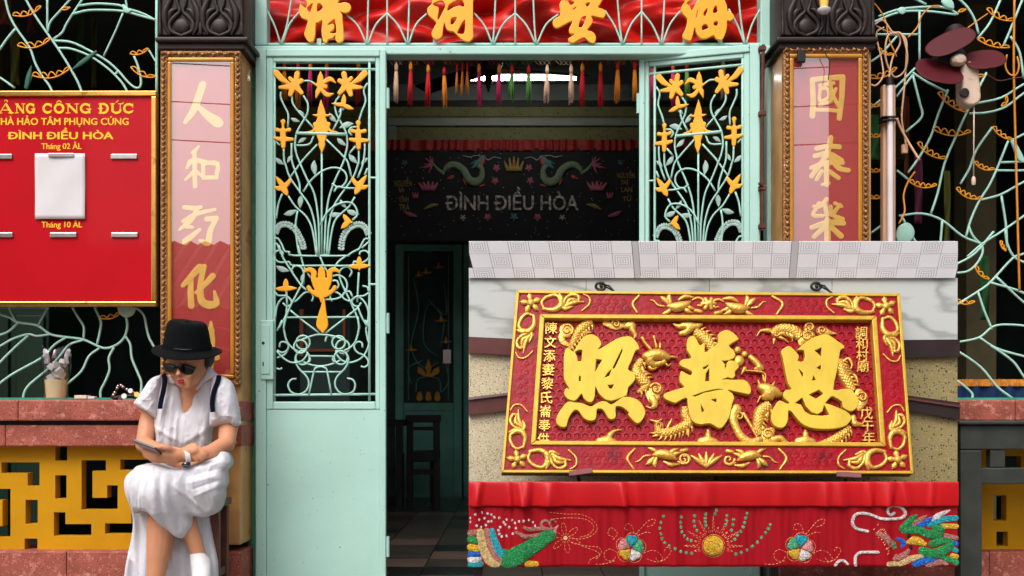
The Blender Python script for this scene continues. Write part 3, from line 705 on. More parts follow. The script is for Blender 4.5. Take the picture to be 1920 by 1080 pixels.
FLOW.append([S(s_, *C5) for s_ in ([(655,190,6),(655,240,28),(650,310,34)],[(570,300,4),(640,335,20)],[(610,452,6),(628,390,26),(655,330,20)])]+[SM(s_, *C5) for s_ in ([(680,300,20),(750,262,24),(808,302,6)],[(655,360,16),(720,422,24),(786,410,6)],[(660,330,26),(705,340,22)])])
FLOW.append([SM(s_, *C5) for s_ in ([(660,470,3),(660,520,18),(662,580,36),(665,620,42)],[(580,625,6),(620,632,14),(665,620,25),(710,632,14),(755,625,6)],[(665,640,34),(665,720,62),(665,775,70)],[(600,760,12),(575,790,12),(525,798,5)],[(735,760,12),(760,790,12),(825,798,5)],[(668,810,58),(668,850,45),(668,900,30),(668,930,34),(668,1008,5)],[(600,720,22),(605,750,14)],[(735,720,22),(730,750,14)])])
F5 = [[(275,695,26),(275,720,14),(275,765,12)],[(212,775,20),(250,785,16),(275,790,26),(300,785,16),(340,775,20)],[(275,780,28),(275,860,30),(278,945,22)],[(195,860,16),(240,870,22),(275,868,30),(320,872,22),(370,872,16)]]
FLOW.append([S(s_, *C5) for s_ in F5]); FLOW.append([S([(x+762, y+12, r) for x,y,r in s_], *C5) for s_ in F5])
FLOW.append([SM(s_, *C5) for s_ in ([(892,420,6),(892,460,22),(885,510,26)],[(768,508,4),(830,520,18),(890,525,20)],[(895,530,20),(940,550,22),(985,565,6)])])
F8 = [[(205,278,5),(235,320,22),(275,375,32)],[(345,318,20),(315,355,24),(280,385,30)],[(200,388,14),(235,398,24),(275,390,28)],[(275,390,34),(300,430,28),(318,465,8)]]
FLOW.append([SM(s_, *C6) for s_ in F8]); FLOW.append([SM([(1325-x, y-12, r) for x,y,r in s_], *C6) for s_ in F8])
FLOW.append([SM(s_, *C6) for s_ in ([(888,662,4),(905,690,22),(935,730,28)],[(868,800,7),(900,770,26),(935,735,26)],[(930,730,25),(975,742,8)])])
F11 = [[(380,425,4),(380,470,30),(380,530,34),(382,600,6)],[(248,550,5),(300,552,26),(380,548,34),(450,545,26),(520,545,5)]]
FLOW.append([SM(s_, *C7) for s_ in F11]); FLOW.append([SM([(x+928, y-282, r) for x,y,r in s_], *C7) for s_ in F11])
TRI = [[(830,268,3),(830,310,36),(832,370,48),(833,430,46)],[(612,345,10),(640,318,22),(690,310,30),(733,345,36),(733,420,36),(770,500,52)],[(1052,345,10),(1025,318,22),(975,310,30),(933,345,36),(932,420,36),(895,500,52)],[(833,490,95),(833,560,92),(833,640,44),(828,725,6)],[(668,535,28),(700,580,26),(780,630,30)],[(998,535,28),(965,580,26),(885,630,30)],[(860,690,14),(855,760,26),(845,860,48),(840,980,74),(842,1020,66),(846,1060,34),(846,1090,22)]]
FLOW.append([SM(s_, *C7) for s_ in TRI])
GAR = [[(205,825),(225,790),(265,762),(335,768),(400,820),(440,890),(470,960),(485,1040)], [(1130,840),(1100,790),(1050,762),(985,772),(925,815),(885,880),(865,960),(858,1050)]]

def leafshape(x0, y0, x1, y1, w=.2):
    L = math.hypot(x1-x0, y1-y0); nx, ny = -(y1-y0)/L, (x1-x0)/L
    return [(x0+(x1-x0)*t+nx*b*L, y0+(y1-y0)*t+ny*b*L, w*L*s_) for t, s_, b in ((0,.06,0),(.2,.6,.04),(.45,1,.05),(.7,.7,.02),(1,.05,-.03))]

def door_leaf(label, X0, X1, M, mp, lock, hinges, h0=0.0):
    """M(x,y,h): leaf plane given in the pixels of the left leaf; mp mirrors the pattern in x"""
    root = thing('door_leaf', label, 'door', Vector(M(602., 1114., 0.))+Vector((0,.02,0)), 'pale green iron door leaves')
    def bx(x0, y0, x1, y1, hf, hb, name, m=MINT, bev=.004):
        p = [Vector(M(float(x), float(y), h)) for h in (hf, hb) for x, y in ((x0,y0),(x1,y0),(x1,y1),(x0,y1))]
        return MB().hexa(p).build(name, m, root, bevel=bev)
    q = lambda a, c: (min(mp(a), mp(c)), max(mp(a), mp(c)))
    y0, y1 = 93, 1116
    for (a, c, h, nm) in ((480, 500, .012, 'stile'), (712.5, 724, .012, 'stile'), (500.2, 512, .004, 'stile_lip'), (704, 712.3, .004, 'stile_lip')):
        xa, xb = q(a, c); bx(xa, y0 if nm == 'stile' else 107.3, xb, y1 if nm == 'stile' else 767.5, h, -.028, nm)
    xa, xb = q(500.2, 712.3); bx(xa, y0, xb, 107, .0118, -.028, 'top_rail'); xa, xb = q(512.2, 703.8); bx(xa, 107.3, xb, 116, .004, -.028, 'top_rail_lip')
    bx(xa, 753, xb, 767.5, .004, -.028, 'middle_rail'); xa, xb = q(500.2, 712.3); bx(xa, 767.8, xb, 1100, .0, -.018, 'kick_panel', MINT, .002); bx(xa, 1100.3, xb, y1, .0118, -.028, 'bottom_rail')
    h = -.004
    for pts, r in (([(514.5,108),(514.5,752)], .0058), ([(692.5,108),(692.5,752)], .0058), ([(505,128),(708,130)], .0062), ([(500,741),(708,739)], .006), ([(502,332),(515,332)], .005), ([(693,333),(708,333)], .005), ([(502,535),(515,535)], .005), ([(693,533),(708,533)], .005)):
        rod('frame_rod', MINTROD, root, [(mp(a), c) for a, c in pts], M, r, h)
    rod('cross_bar', MINTROD, root, [(mp(480+410/5.4), 100+810/5.4), (mp(480+910/5.4), 100+822/5.4)], M, .0075, h+.006)
    for i, (C, pts) in enumerate(STEMS):
        rod('scroll_rod', MINTROD, root, [(mp(C[0]+a/C[2]), C[1]+c/C[2]) for a, c in pts], M, .0044, h+(.0015*(i % 4)), 6, sm=3)
    for C, a, c, e, f in LEAVES:
        s_ = [(mp(C[0]+x/C[2]), C[1]+y/C[2], r/C[2]) for x, y, r in cr(leafshape(a, c, e, f), 3)]
        mb = MB(); relief(mb, [('s', s_)], lambda x, y, hh: M(x, y, hh+h-.003), .7, .003, 'puff', top=.0006, back=True); mb.build('iron_leaf', LEAFM, root, smooth=True)
    for fl in FLOW:
        sh = [(k, [(mp(p[0]),)+tuple(p[1:]) for p in pts]) for k, pts in fl]
        mb = MB(); relief(mb, sh, lambda x, y, hh: M(x, y, hh+h+.004), .6, .004, 'flat', bev=2.2, top=.0025, back=True); mb.build('gilt_flower', AMBER, root, smooth=2)
    for gl in GAR:
        c = cr(gl, 3); mb = MB()
        for i, (x, y) in enumerate(c[:-1]):
            dx, dy = c[i+1][0]-x, c[i+1][1]-y; L = math.hypot(dx, dy)
            for sgn in (-1, 1):
                ex, ey = x-dx/L*26+sgn*dy/L*34, y-dy/L*26-sgn*dx/L*34
                s_ = [(mp(480+a/5.4), 280+b_/5.4, r/5.4) for a, b_, r in cr(leafshape(x, y, ex, ey, .34), 2)]
                relief(mb, [('s', s_)], lambda x, y, hh, i=i: M(x, y, hh+h-.002+.0006*(i % 3)), 1.0, .002, 'puff', top=.0008, back=True)
        mb.build('leaf_garland', LEAFM, root, smooth=True)
    if lock:
        lk = bx(490, 601, 514.4, 712, .020, -.03, 'lock_box', MINT, .004)
        p = [Vector(M(float(x), float(y), hh)) for hh in (.024, .0195) for x, y in ((491,610),(508,610),(508,702),(491,702))]
        MB().hexa(p).build('lock_plate', MINT, lk, bevel=.003)
        q0 = Vector(M(496., 644., .026)); MB().lathe([(.0065,-.004),(.0065,.0005)], q0, 12, axis=(0,-1,0)).build('keyhole', DWOOD, lk)
        p = [Vector(M(float(x), float(y), hh)) for hh in (.0255, .023) for x, y in ((495,679),(497,679),(497,687),(495,687))]; MB().hexa(p).build('keyhole', DWOOD, lk)
    for y in hinges:
        pts = [Vector(M(mp(726.5), float(yy), -.004)) for yy in (y-19, y+19)]
        MB().tube(pts, .009, 10).build('hinge', MINT, root, smooth=2)
    return root
door_leaf('pale green iron door leaf with lock box, beside the seated woman', 480, 724, vmap(4.555), lambda x: x, True, (184, 606, 1025))
# second leaf: mirrored, hinged at its far edge and swung a little to the street
xa, da, xb, db = P(1199, 0, 4.645).x, 4.645, P(1425, 0, 4.50).x, 4.50
def MR(x, y, h):
    x = np.asarray(x, float); y = np.asarray(y, float); t = (x-480)/(724-480)     # 0 at the doorway side
    wx = xa+(xb-xa)*t; wy = da+(db-da)*t; L = math.hypot(xb-xa, db-da); nx, ny = (db-da)/L, -(xb-xa)/L
    return np.stack([wx+nx*h, wy+ny*h, H+(CY-y)/F*4.57+0*x], -1)
door_leaf('pale green iron door leaf swung outward, partly behind the hanging display', 480, 724, MR, lambda x: 1204-x, False, (184,))
# rusty latch rod
Mr = vmap(4.47)
rr = thing('latch_rod', 'rusty upright latch rod beside the swung door leaf', 'latch', P(1430, 430, 4.48))
MB().tube([Vector(Mr(1431., 84., 0)), Vector(Mr(1429., 250., 0)), Vector(Mr(1430., 432., 0))], .0075, 8).build('rod', RUST, rr, smooth=2)
for y in (90, 212, 352, 424): MB().bar(1424, y-5, 1437, y+4, 4.46, .03).build('bracket', RUST, rr, bevel=.003)
MB().tube([Vector(Mr(1430., 350., .004)), Vector(Mr(1421., 346., .02))], .006, 8).build('handle', RUST, rr)

# ------------------------------------------------------------------ tassel valance
TC = {'cream': (222,186,158), 'red': (190,16,30), 'orange': (220,132,30), 'magenta': (196,40,96), 'green': (92,150,70)}
TM = {k: mat(k+'_tassel_thread', c, .75, var=.25, vscale=90, stretch=(4,4,.4)) for k, c in TC.items()}
NETC = {k: mat(k+'_net_cord', tuple(int(v*.62) for v in c), .8, var=.2) for k, c in TC.items()}
dv = 4.82
va = thing('net_valance', 'knotted net fringe strung behind the cross beam', 'valance', P(963, 100, dv))
Mv = vmap(dv)
secs = [(496,560,'orange'),(560,640,'magenta'),(640,728,'red'),(728,762,'cream'),(762,822,'red'),(822,872,'orange'),(872,945,'magenta'),(945,1000,'green'),(1000,1080,'cream'),(1080,1150,'red'),(1150,1210,'orange'),(1210,1290,'magenta'),(1290,1360,'cream'),(1360,1428,'red')]
for x0, x1, c in secs:
    mb = MB(); n = max(1, round((x1-x0)/8.0)); w = (x1-x0)/n
    for i in range(-3, n+1):
        for sgn in (1, -1):
            pts = []
            for k in range(5):
                x = x0+(i+(k if sgn > 0 else 3-k)*.75)*w; y = 90+k*8
                lim = 106+14*abs(math.sin(math.pi*(x-x0)/(x1-x0)*max(1, round((x1-x0)/36))))
                if x0 <= x <= x1 and y <= lim+8: pts.append(Vector(Mv(x, min(y, lim+6), .002*sgn)))
            if len(pts) > 1: mb.tube(pts, .0016, 4, caps=False)
    mb.tube([Vector(Mv(x0, 90., 0)), Vector(Mv(x1, 90., 0))], .002, 4)
    mb.build('net', NETC[c], va)
TS = [(505,118,205,'red'),(533,122,190,'orange'),(559,120,205,'orange'),(582,120,200,'magenta'),(613,120,205,'magenta'),(672,118,195,'red'),
      (743,122,192,'cream'),(770,121,199,'red'),(803,126,199,'red'),(833,130,203,'orange'),(857,124,178,'orange'),(867,122,180,'orange'),(876,122,178,'orange'),(898,124,200,'magenta'),(936,125,195,'magenta'),(960,126,190,'green'),(991,127,192,'green'),(1026,127,193,'cream'),(1071,126,195,'cream'),(1092,123,201,'red'),(1126,122,201,'red'),(1158,119,192,'orange'),(1190,119,191,'orange'),
      (1222,118,200,'magenta'),(1262,118,205,'magenta'),(1288,118,190,'green'),(1356,118,185,'cream'),(1402,118,190,'red')]
pos = {}
for x, y0, y1, c in TS: pos.setdefault(c, []).append(x)
ORD = ['first','second','third','fourth','fifth','sixth','seventh','eighth']
for x, y0, y1, c in TS:
    i = pos[c].index(x); s_ = .55 if 850 < x < 880 else 1
    t = thing('tassel', f'{c} thread tassel on the net fringe, {ORD[i]} {c} one from the seated woman', 'tassel', Vector(Mv(float(x), float(y0), 0)), 'coloured tassels on the net fringe')
    a = Vector(Mv(float(x), float(y0), 0)); bz = Vector(Mv(x+random.uniform(-2,2), float(y1), 0))
    alt = TM['orange' if c in ('magenta','red') else 'red'] if c != 'cream' else TM['cream']
    MB().tube([a+Vector((0,0,.012)), a, a-Vector((0,0,.012)), a-Vector((0,0,.03))], [.003,.008*s_,.0095*s_,.008*s_], 8).build('knot', alt, t, smooth=True)
    sk = MB(); top = a-Vector((0,0,.03))
    for k in range(9):
        an = k*2.4; rr_ = .006*s_ if k else 0
        o1 = Vector((math.cos(an), math.sin(an), 0))*rr_; e = bz+o1*1.7+Vector((random.uniform(-.003,.003), 0, random.uniform(-.004,.022)))
        sk.tube([top+o1*.6, top*.5+e*.5+o1*.5, e], [.0045*s_, .0052*s_, .002*s_], 5)
    sk.build('skirt', TM[c], t, smooth=True)
# ------------------------------------------------------------------ iron window grilles with orange crescents
def crescent(name, parent, a, b, n, M, sag=.16):
    """a thin crescent of bent rod with a row of little loops on its upper side"""
    ax, ay = a; bx, by = b; L = math.hypot(bx-ax, by-ay); ux, uy = (bx-ax)/L, (by-ay)/L
    nx, ny = -uy, ux
    if ny < 0: nx, ny = -nx, -ny
    arc = lambda t, o=0: (ax+(bx-ax)*t+nx*(sag*L*4*t*(1-t)-o), ay+(by-ay)*t+ny*(sag*L*4*t*(1-t)-o))
    mb = MB(); A = np.array([arc(t) for t in np.linspace(0,1,12)]); mb.tube([Vector(q) for q in M(A[:,0], A[:,1], .003)], .0033, 5)
    pts = []
    m = n*10
    for k in range(m+1):
        t = k/m; hgt = (3+.12*L)*abs(math.sin(math.pi*n*t))**.7*(.5+.5*math.sin(math.pi*min(1,t*1.1+.05)))
        pts.append(arc(t, hgt))
    A = np.array(pts); mb.tube([Vector(q) for q in M(A[:,0], A[:,1], .003)], .0031, 5)
    mb.build(name, ORANGE, parent, smooth=True)

DG = 4.60
MG = vmap(DG)
g1 = thing('window_grille', 'pale green branch-work window grille behind the red notice board', 'grille', P(100, 750, DG), 'iron window grilles')
K1 = (0, 0, 3.6); K3 = (0, 560, 3.6)
BR = [(K1,[(30,-40),(60,90),(110,190),(200,320),(240,430),(290,520),(345,600),(400,760)],1),(K1,[(160,-30),(240,110),(330,240),(400,340),(480,470),(545,600),(600,800)],1),(K1,[(320,-30),(320,210)],.9),
 (K1,[(490,-20),(400,80),(340,150),(320,220)],.9),(K1,[(575,-30),(520,50),(450,160),(420,220),(360,265)],.9),(K1,[(495,95),(600,70),(760,70),(850,80),(960,110),(1055,135)],1),(K1,[(530,40),(650,25),(800,35),(860,60)],1),
 (K1,[(845,-30),(860,70)],.9),(K1,[(830,90),(780,210),(700,380)],.8),(K1,[(860,60),(960,90),(1055,140)],1),(K1,[(360,275),(480,285),(600,340),(720,410),(800,480),(870,560),(920,595),(950,580),(950,520),(930,440),(905,380)],1),
 (K1,[(390,325),(480,330),(600,375),(700,440),(780,510),(850,600),(900,760)],1),(K1,[(105,195),(50,260),(0,330),(-80,420)],1),(K1,[(-120,480),(0,525),(100,595)],1),(K1,[(215,510),(185,600)],.7),(K1,[(800,480),(770,510)],1),
 (K1,[(1000,330),(1060,430)],.8),(K1,[(1058,-30),(1058,700)],1.2),
 (K3,[(-150,60),(0,105),(70,130),(120,160),(250,180),(340,240),(450,260),(560,275),(660,320),(720,335),(790,310),(840,260),(860,180),(845,100),(830,20)],1.1),(K3,[(120,165),(60,220),(0,245),(-90,270)],1),(K3,[(40,0),(60,60),(105,155)],.8),
 (K3,[(350,0),(320,65),(260,175)],.9),(K3,[(470,0),(490,60),(530,130),(565,190),(565,270)],1),(K3,[(640,0),(640,60),(680,150),(675,220),(655,310)],1),(K3,[(860,30),(915,60),(970,110),(990,200),(1010,270),(1055,350)],1),
 (K3,[(-80,350),(0,320),(90,270),(190,240),(250,252),(340,240)],1),(K3,[(-60,500),(0,430),(100,330),(190,250)],1),(K3,[(450,260),(370,310),(280,400),(100,500),(0,570),(-90,640)],1),
 (K3,[(560,280),(470,310),(410,380),(330,470),(210,570),(170,620),(155,672)],1),(K3,[(670,335),(600,390),(550,490),(450,580)],1),(K3,[(770,330),(735,400),(740,480),(710,560),(680,620),(680,672)],1),
 (K3,[(845,250),(880,310),(890,400),(930,500),(955,570),(948,672)],1)]
for (ox, oy, k), pts, w in BR: rod('branch_rod', MINTROD, g1, [(ox+a/k, oy+b/k) for a,b in pts], MG, .0052*w)
for a, b, n in (((90,105),(280,45),4),((120,310),(345,262),4),((220,510),(475,462),5),((415,65),(476,50),1),((880,365),(1005,330),3),((885,455),(1055,520),3)): crescent('crescent', g1, (a[0]/3.6,a[1]/3.6), (b[0]/3.6,b[1]/3.6), n, MG)
crescent('crescent', g1, (675/3.6,560+130/3.6), (818/3.6,560+92/3.6), 3, MG)
for (ox,oy,k), s_, m_ in ((K1,[(490,470,4),(560,420,16),(650,350,8)],DLEAF),(K1,[(180,590,14),(195,520,16),(215,445,3)],DLEAF),(K3,[(800,40,10),(855,80,48),(900,50,20)],MINTROD),(K1,[(835,40,10),(858,72,18),(880,75,6)],MINTROD)):
    mb = MB(); relief(mb, [SM(s_, ox, oy, k)], vmap(DG-.004), .7, .004, 'puff', top=.0008, back=True); mb.build('iron_leaf', m_, g1, smooth=True)
MB().bar(-270, 745.5, 299, 750, DG-.02, .05).build('bottom_rail', TEAL, g1); 

g2 = thing('window_grille', 'pale green branch-work window grille behind the wall fan', 'grille', P(1780, 750, DG), 'iron window grilles')
Q1 = (1430, 0, 2.347); Q2 = (1780, 440, 1.6875)
BR2 = [(Q1,[(470,105),(600,55),(720,50),(850,65)]),(Q1,[(510,72),(610,40),(760,30),(830,40)]),(Q1,[(640,-20),(720,20)]),(Q1,[(690,50),(690,270)]),(Q1,[(500,152),(690,152)]),(Q1,[(840,-20),(890,20),(930,80),(950,150)]),
 (Q1,[(1055,-20),(1000,100),(945,170)]),(Q1,[(1150,-20),(1090,130),(1060,200)]),(Q1,[(1090,160),(1130,230),(1148,345)]),(Q1,[(790,-20),(830,40),(860,65)]),(Q1,[(660,320),(720,360),(810,405)]),(Q1,[(470,480),(590,380),(670,300)]),(Q1,[(590,425),(660,330)]),
 (Q1,[(660,330),(690,450),(700,515),(630,580)]),(Q1,[(815,395),(770,510),(740,600),(690,690),(640,760)]),(Q1,[(985,320),(900,490),(850,600),(800,720),(770,850),(740,940)]),(Q1,[(1250,330),(1150,370),(1050,430),(940,455)]),
 (Q1,[(1250,360),(1150,410),(1070,470),(990,495),(910,500)]),(Q1,[(1010,560),(940,660),(910,740),(870,810)]),(Q1,[(1080,620),(1040,720),(1000,810),(950,890),(915,970),(895,1040)]),(Q1,[(1250,540),(1150,590),(1090,620)]),
 (Q1,[(1250,735),(1150,750),(1020,750)]),(Q1,[(1250,690),(1150,710),(1045,715)]),(Q1,[(1250,760),(1150,800),(1050,855),(960,880)]),(Q1,[(1050,860),(1070,990),(1075,1090)]),(Q1,[(600,950),(700,940),(790,970),(880,1040),(970,1075)]),
 (Q1,[(790,970),(780,1100)]),(Q1,[(610,950),(670,1060),(720,1150)]),(Q1,[(1250,880),(1150,950),(1050,1020),(970,1070),(900,1130)]),(Q1,[(470,1030),(540,980)]),(Q1,[(590,750),(640,790)]),(Q1,[(470,275),(520,240),(590,160)]),
 (Q2,[(60,-30),(75,5),(105,40),(95,80),(60,115),(10,122)]),(Q2,[(290,30),(236,60),(200,75),(130,150),(90,180),(10,230)]),(Q2,[(140,-10),(80,60),(10,100)]),(Q2,[(175,-20),(185,35),(210,75),(260,95)]),(Q2,[(125,150),(236,185),(300,240)]),(Q2,[(145,130),(236,215),(290,250)]),
 (Q2,[(90,180),(110,240),(135,300)]),(Q2,[(0,345),(28,340),(95,325),(140,290),(200,285),(290,295)]),(Q2,[(95,325),(150,360),(236,385),(300,400)]),(Q2,[(0,365),(28,370),(100,420),(150,480),(200,518)]),(Q2,[(130,350),(200,400),(236,450),(290,520)]),(Q2,[(0,460),(28,465),(70,500),(72,520)])]
for (ox, oy, k), pts in BR2: rod('branch_rod', MINTROD, g2, [(ox+a/k, oy+b/k) for a,b in pts], MG, .0052)
for a, b, n, sg in (((985,40),(1110,90),4,.16),((945,175),(1085,210),4,.1),((770,410),(895,495),5,.1),((750,570),(915,580),5,.14),((680,630),(805,700),5,.14),((1010,560),(1095,615),4,.14),((930,715),(1018,745),4,.18),((645,800),(765,815),5,.16),((850,830),(965,875),5,.16),((505,215),(575,240),3,.2),((470,345),(590,300),4,.14),((465,465),(530,455),3,.16),((465,598),(532,590),3,.16),((465,752),(532,742),3,.16),((462,868),(538,858),3,.16),((858,55),(893,42),1,.1),((940,340),(976,330),1,.1),((1050,470),(1070,418),2,.3)):
    crescent('crescent', g2, (1430+a[0]/2.347, a[1]/2.347), (1430+b[0]/2.347, b[1]/2.347), n, MG, sg)
for a, b, n in (((160,20),(178,52),3),((80,100),(125,142),3),((20,210),(80,212),3)): crescent('crescent', g2, (1780+a[0]/1.6875, 440+a[1]/1.6875), (1780+b[0]/1.6875, 440+b[1]/1.6875), n, MG)
for s_, m_ in (([(610,1060,20),(625,1030,40),(630,1010,30)],MINTROD),([(600,45,6),(612,48,16),(622,44,6)],MINTROD),([(790,8,6),(815,15,20),(835,35,6)],MINTROD),([(1100,625,10),(1130,690,14),(1145,710,6)],MINTROD)):
    mb = MB(); relief(mb, [SM(s_, *Q1)], vmap(DG-.004), .7, .004, 'puff', top=.0008, back=True); mb.build('iron_leaf', m_, g2, smooth=True)
MB().bar(1634, 745.5, 2270, 750, DG-.02, .05).build('bottom_rail', TEAL, g2)
# gilt fringe and blue cloth low behind the second grille
t = thing('altar_cloth', 'blue cloth with orange fringe hanging low inside the window', 'cloth', P(1860, 750, 5.2))
o = cloth('fabric', mat('blue_cloth', (16,48,92), .8, var=.2), 1640, 2100, 722, 765, 5.2, lambda X, Y: .01*np.sin(X*.2), t)
o = cloth('fringe', mat('fringe_thread', (206,136,52), .8, var=.4, vscale=40), 1640, 2100, 711, 724, 5.19, lambda X, Y: .004*np.sin(X*1.3), t, nx=420, ny=4)

# ------------------------------------------------------------------ red notice board
DB = 4.50; MBd = vmap(DB+.012)
nb = thing('notice_board', 'red lacquered donation notice board with brass frame and yellow lettering', 'notice board', P(110, 575, DB))
x0, x1, y0, y1 = -120, 293, 170, 575
MB().bar(x0+4, y0+4, x1-4, y1-4, DB+.012, .02).build('panel', BOARD, nb)
f = MB()
for q in ((x0,y0,x1,y0+10),(x0,y1-10,x1,y1),(x0,y0+10.2,x0+10,y1-10.2),(x1-10,y0+10.2,x1,y1-10.2)): MB().bar(*q, DB, .035).build('frame_bar', BRASS, nb, bevel=.004)
def slab(parent, m, M, words, y0, y1, thick, wbar, nm):
    """bold slab-serif capitals drawn stroke by stroke; words: list of (letter, x0, x1, accent)"""
    for L, a, b, acc in words:
        w = b-a; h = y1-y0; t = wbar; e = .8; sh = []; X = lambda u: a+w*u; Y = lambda v: y1-h*v
        st_ = lambda *p, r=t: sh.append(('s', [(X(u), Y(v), r) for u, v in p]))
        arc = lambda u0, v0, ru, rv, d0, d1, r=t: sh.append(('s', [(X(u0+ru*math.cos(R(q))), Y(v0+rv*math.sin(R(q))), r) for q in np.linspace(d0, d1, 14)]))
        if L == 'A': st_((.1,.06),(.46,.92),r=e); st_((.5,.92),(.84,.06)); st_((.24,.34),(.7,.34),r=e); st_((0,.05),(.24,.05),r=e); st_((.66,.05),(1,.05),r=e)
        if L == 'N': st_((.16,.06),(.16,.94),r=e); st_((.16,.9),(.82,.1)); st_((.84,.06),(.84,.94),r=e); st_((0,.05),(.32,.05),r=e); st_((.0,.95),(.3,.95),r=e); st_((.68,.95),(1,.95),r=e)
        if L in 'GC': arc(.5,.5,.4,.42,50,310); st_((.86,.62),(.86,.94),r=e); 
        if L == 'G': st_((.84,.1),(.84,.42)); st_((.6,.44),(1,.44),r=e)
        if L == 'C': st_((.78,.16),(.9,.3),r=e)
        if L == 'O': arc(.5,.5,.4,.42,0,360)
        if L == 'D': st_((.2,.05),(.2,.95)); arc(.42,.5,.44,.44,-90,90); st_((.02,.05),(.45,.05),r=e); st_((.02,.95),(.45,.95),r=e); st_((-.02,.5),(.4,.5),r=e)
        if L == 'U': st_((.18,.94),(.18,.35)); arc(.5,.34,.32,.28,180,360); st_((.82,.34),(.82,.94),r=e); st_((0,.95),(.36,.95),r=e); st_((.66,.95),(1.0,.95),r=e); st_((1.0,.95),(1.06,1.1),r=e)
        if 'hook' in acc: arc(.5,1.22,.1,.1,-60,180,r=.7)
        if 'hat' in acc: st_((.28,1.1),(.5,1.28),r=.9); st_((.5,1.28),(.72,1.1),r=.9)
        if 'acute' in acc: st_((.48,1.1),(.64,1.28),r=.9)
        mb = MB(); relief(mb, sh, M, .45, thick, 'flat', bev=.5, top=.0003); mb.build(nm, m, parent)
slab(nb, YTEXT, MBd, [('A',-3,26,('hook',)),('N',29,47,()),('G',49,66,()),('C',80,99,()),('O',101,121,('hat',)),('N',124,148,()),('G',150,171,()),('D',185,205,()),('U',207,230,('acute',)),('C',231,252,())], 194, 213, .0012, 2.1, 'letter')
def line(txt, a, b, c, d, off): text_mb(txt, a, b, c, d, MBd, .0012, off).build('lettering', YTEXT, nb)
line('NHÀ HẢO TÂM PHỤNG CÚNG', -12, 217, 241, 238, .025); line('ĐÌNH ĐIỀU HÒA', 17, 240, 212, 261, .03)
line('Tháng 02 ÂL', 78, 266, 153, 283, .02); line('Tháng 10 ÂL', 78, 413, 154, 430, .02)
for x, y in ((-3,293),(232,293),(-2,440),(118,440),(233,440),(-120+8,293)):
    MB().bar(x-25, y-4.5, x+25, y+5, DB+.003, .01).build('metal_clip', STEEL, nb, bevel=.003)
M2 = vmap(DB+.008)
pp = MB(); xs = np.linspace(66, 160, 14); ys = np.linspace(288, 411, 16); X, Y = np.meshgrid(xs, ys)
pp.grid(M2(X+np.where(Y>400,(Y-400)*.05,0), Y, .003+.004*np.sin((X-66)*.03)*((Y-288)/123)**2+.0015*np.sin(X*.08+Y*.05)))
pp = pp.build('paper_sheet', PAPER, smooth=True, loc=P(112, 411, DB)); s_ = pp.modifiers.new('thickness', 'SOLIDIFY'); s_.thickness = .0006
tag(pp, 'blank white paper sheet pinned on the red notice board', 'paper')
c_ = MB().bar(90, 287, 138, 294, DB-.002, .008).build('paper_clip_bar', STEEL, bevel=.002, loc=P(114, 294, DB)); tag(c_, 'metal clip gripping the top edge of the white paper', 'clip')

# ------------------------------------------------------------------ things on the sill
GLASS = glass_mat('drinking_glass', .08, (.97,.97,.96)); PLASTIC = mat('milky_plastic_film', (205,200,205), .35, var=.25, vscale=30, bump=.8, bscale=60, trans=.55)
TEA = mat('pale_tea', (222,206,158), .15, var=.1, coat=.3)
zs = H+(CY-750)/F*4.32
gp = Vector((P(105, 0, 4.42).x, 4.42, zs+.001)); k = 4.42/F
gl = thing('drinking_glass', 'tall glass of pale tea wrapped in clear plastic on the sill', 'glass', gp)
MB().lathe([(18*k,0),(19.5*k,2*k),(23*k,60*k),(24*k,82*k),(23.2*k,82*k),(22*k,60*k),(18*k,4*k)], gp, 28).build('tumbler', GLASS, gl, smooth=2)
MB().lathe([(17.4*k,4.2*k),(19.4*k,30*k),(20.2*k,38*k)], gp, 28).build('tea', TEA, gl, smooth=2)
ice = MB()
for i in range(9): ice.box(gp+Vector((random.uniform(-10,10)*k, random.uniform(-10,10)*k, random.uniform(40,70)*k)), (13*k,11*k,12*k), Euler((random.random()*3,random.random()*3,0)).to_matrix())
ice.build('ice', mat('clouded_ice', (214,212,210), .3, var=.2, trans=.3), gl, bevel=.003)
bag = MB(); nphi = 40; rows = []
for j, (rr_, hh) in enumerate(((20.5,1),(22,18),(25,45),(26.5,70),(25.5,84),(23,92))):
    row = []
    for i in range(nphi):
        a = 2*math.pi*i/nphi; q = rr_+1.1*math.sin(a*7+j)+.8*math.sin(a*11+j*2); hx = hh
        if j == 5: hx = hh+26*max(0, math.cos(a-math.pi*.93))**3+22*max(0, math.cos(a-.15))**3+3*math.sin(a*5)
        if j == 4: hx = hh+5*math.sin(a*5)
        row.append((gp.x+math.cos(a)*q*k, gp.y+math.sin(a)*q*k, gp.z+hx*k))
    rows.append(row)
o = bag.grid(np.array(rows), wrap=True).build('plastic_bag', glass_mat('clear_plastic_film', .12, (.95,.94,.95), .15), gl, smooth=True, fix=False)
for a, b in (((95,752-80),(102,655)),((86,752-76),(84,657)),):
    MB().tube([P(a[0]+3, a[1], 4.42), P(b[0]+1, b[1], 4.425)], .0035, 8).build('straw', mat('straw_plastic', (176,130,112) if a[0] > 90 else (190,190,196), .5), gl, smooth=True)
tw = MB()
for sx, tx in ((-1, 86), (1, 127)):
    pts = cr([(tx-sx*-2-4*sx, 682), (tx-3*sx, 672), (tx, 660), (tx+3*sx, 657), (tx+1*sx, 668)], 5)
    tw.tube([P(x, y, 4.41) for x, y in pts], list(np.linspace(.012, .005, len(pts))), 7, flat=.4)
tw.build('bag_handle', PLASTIC, gl, smooth=True)
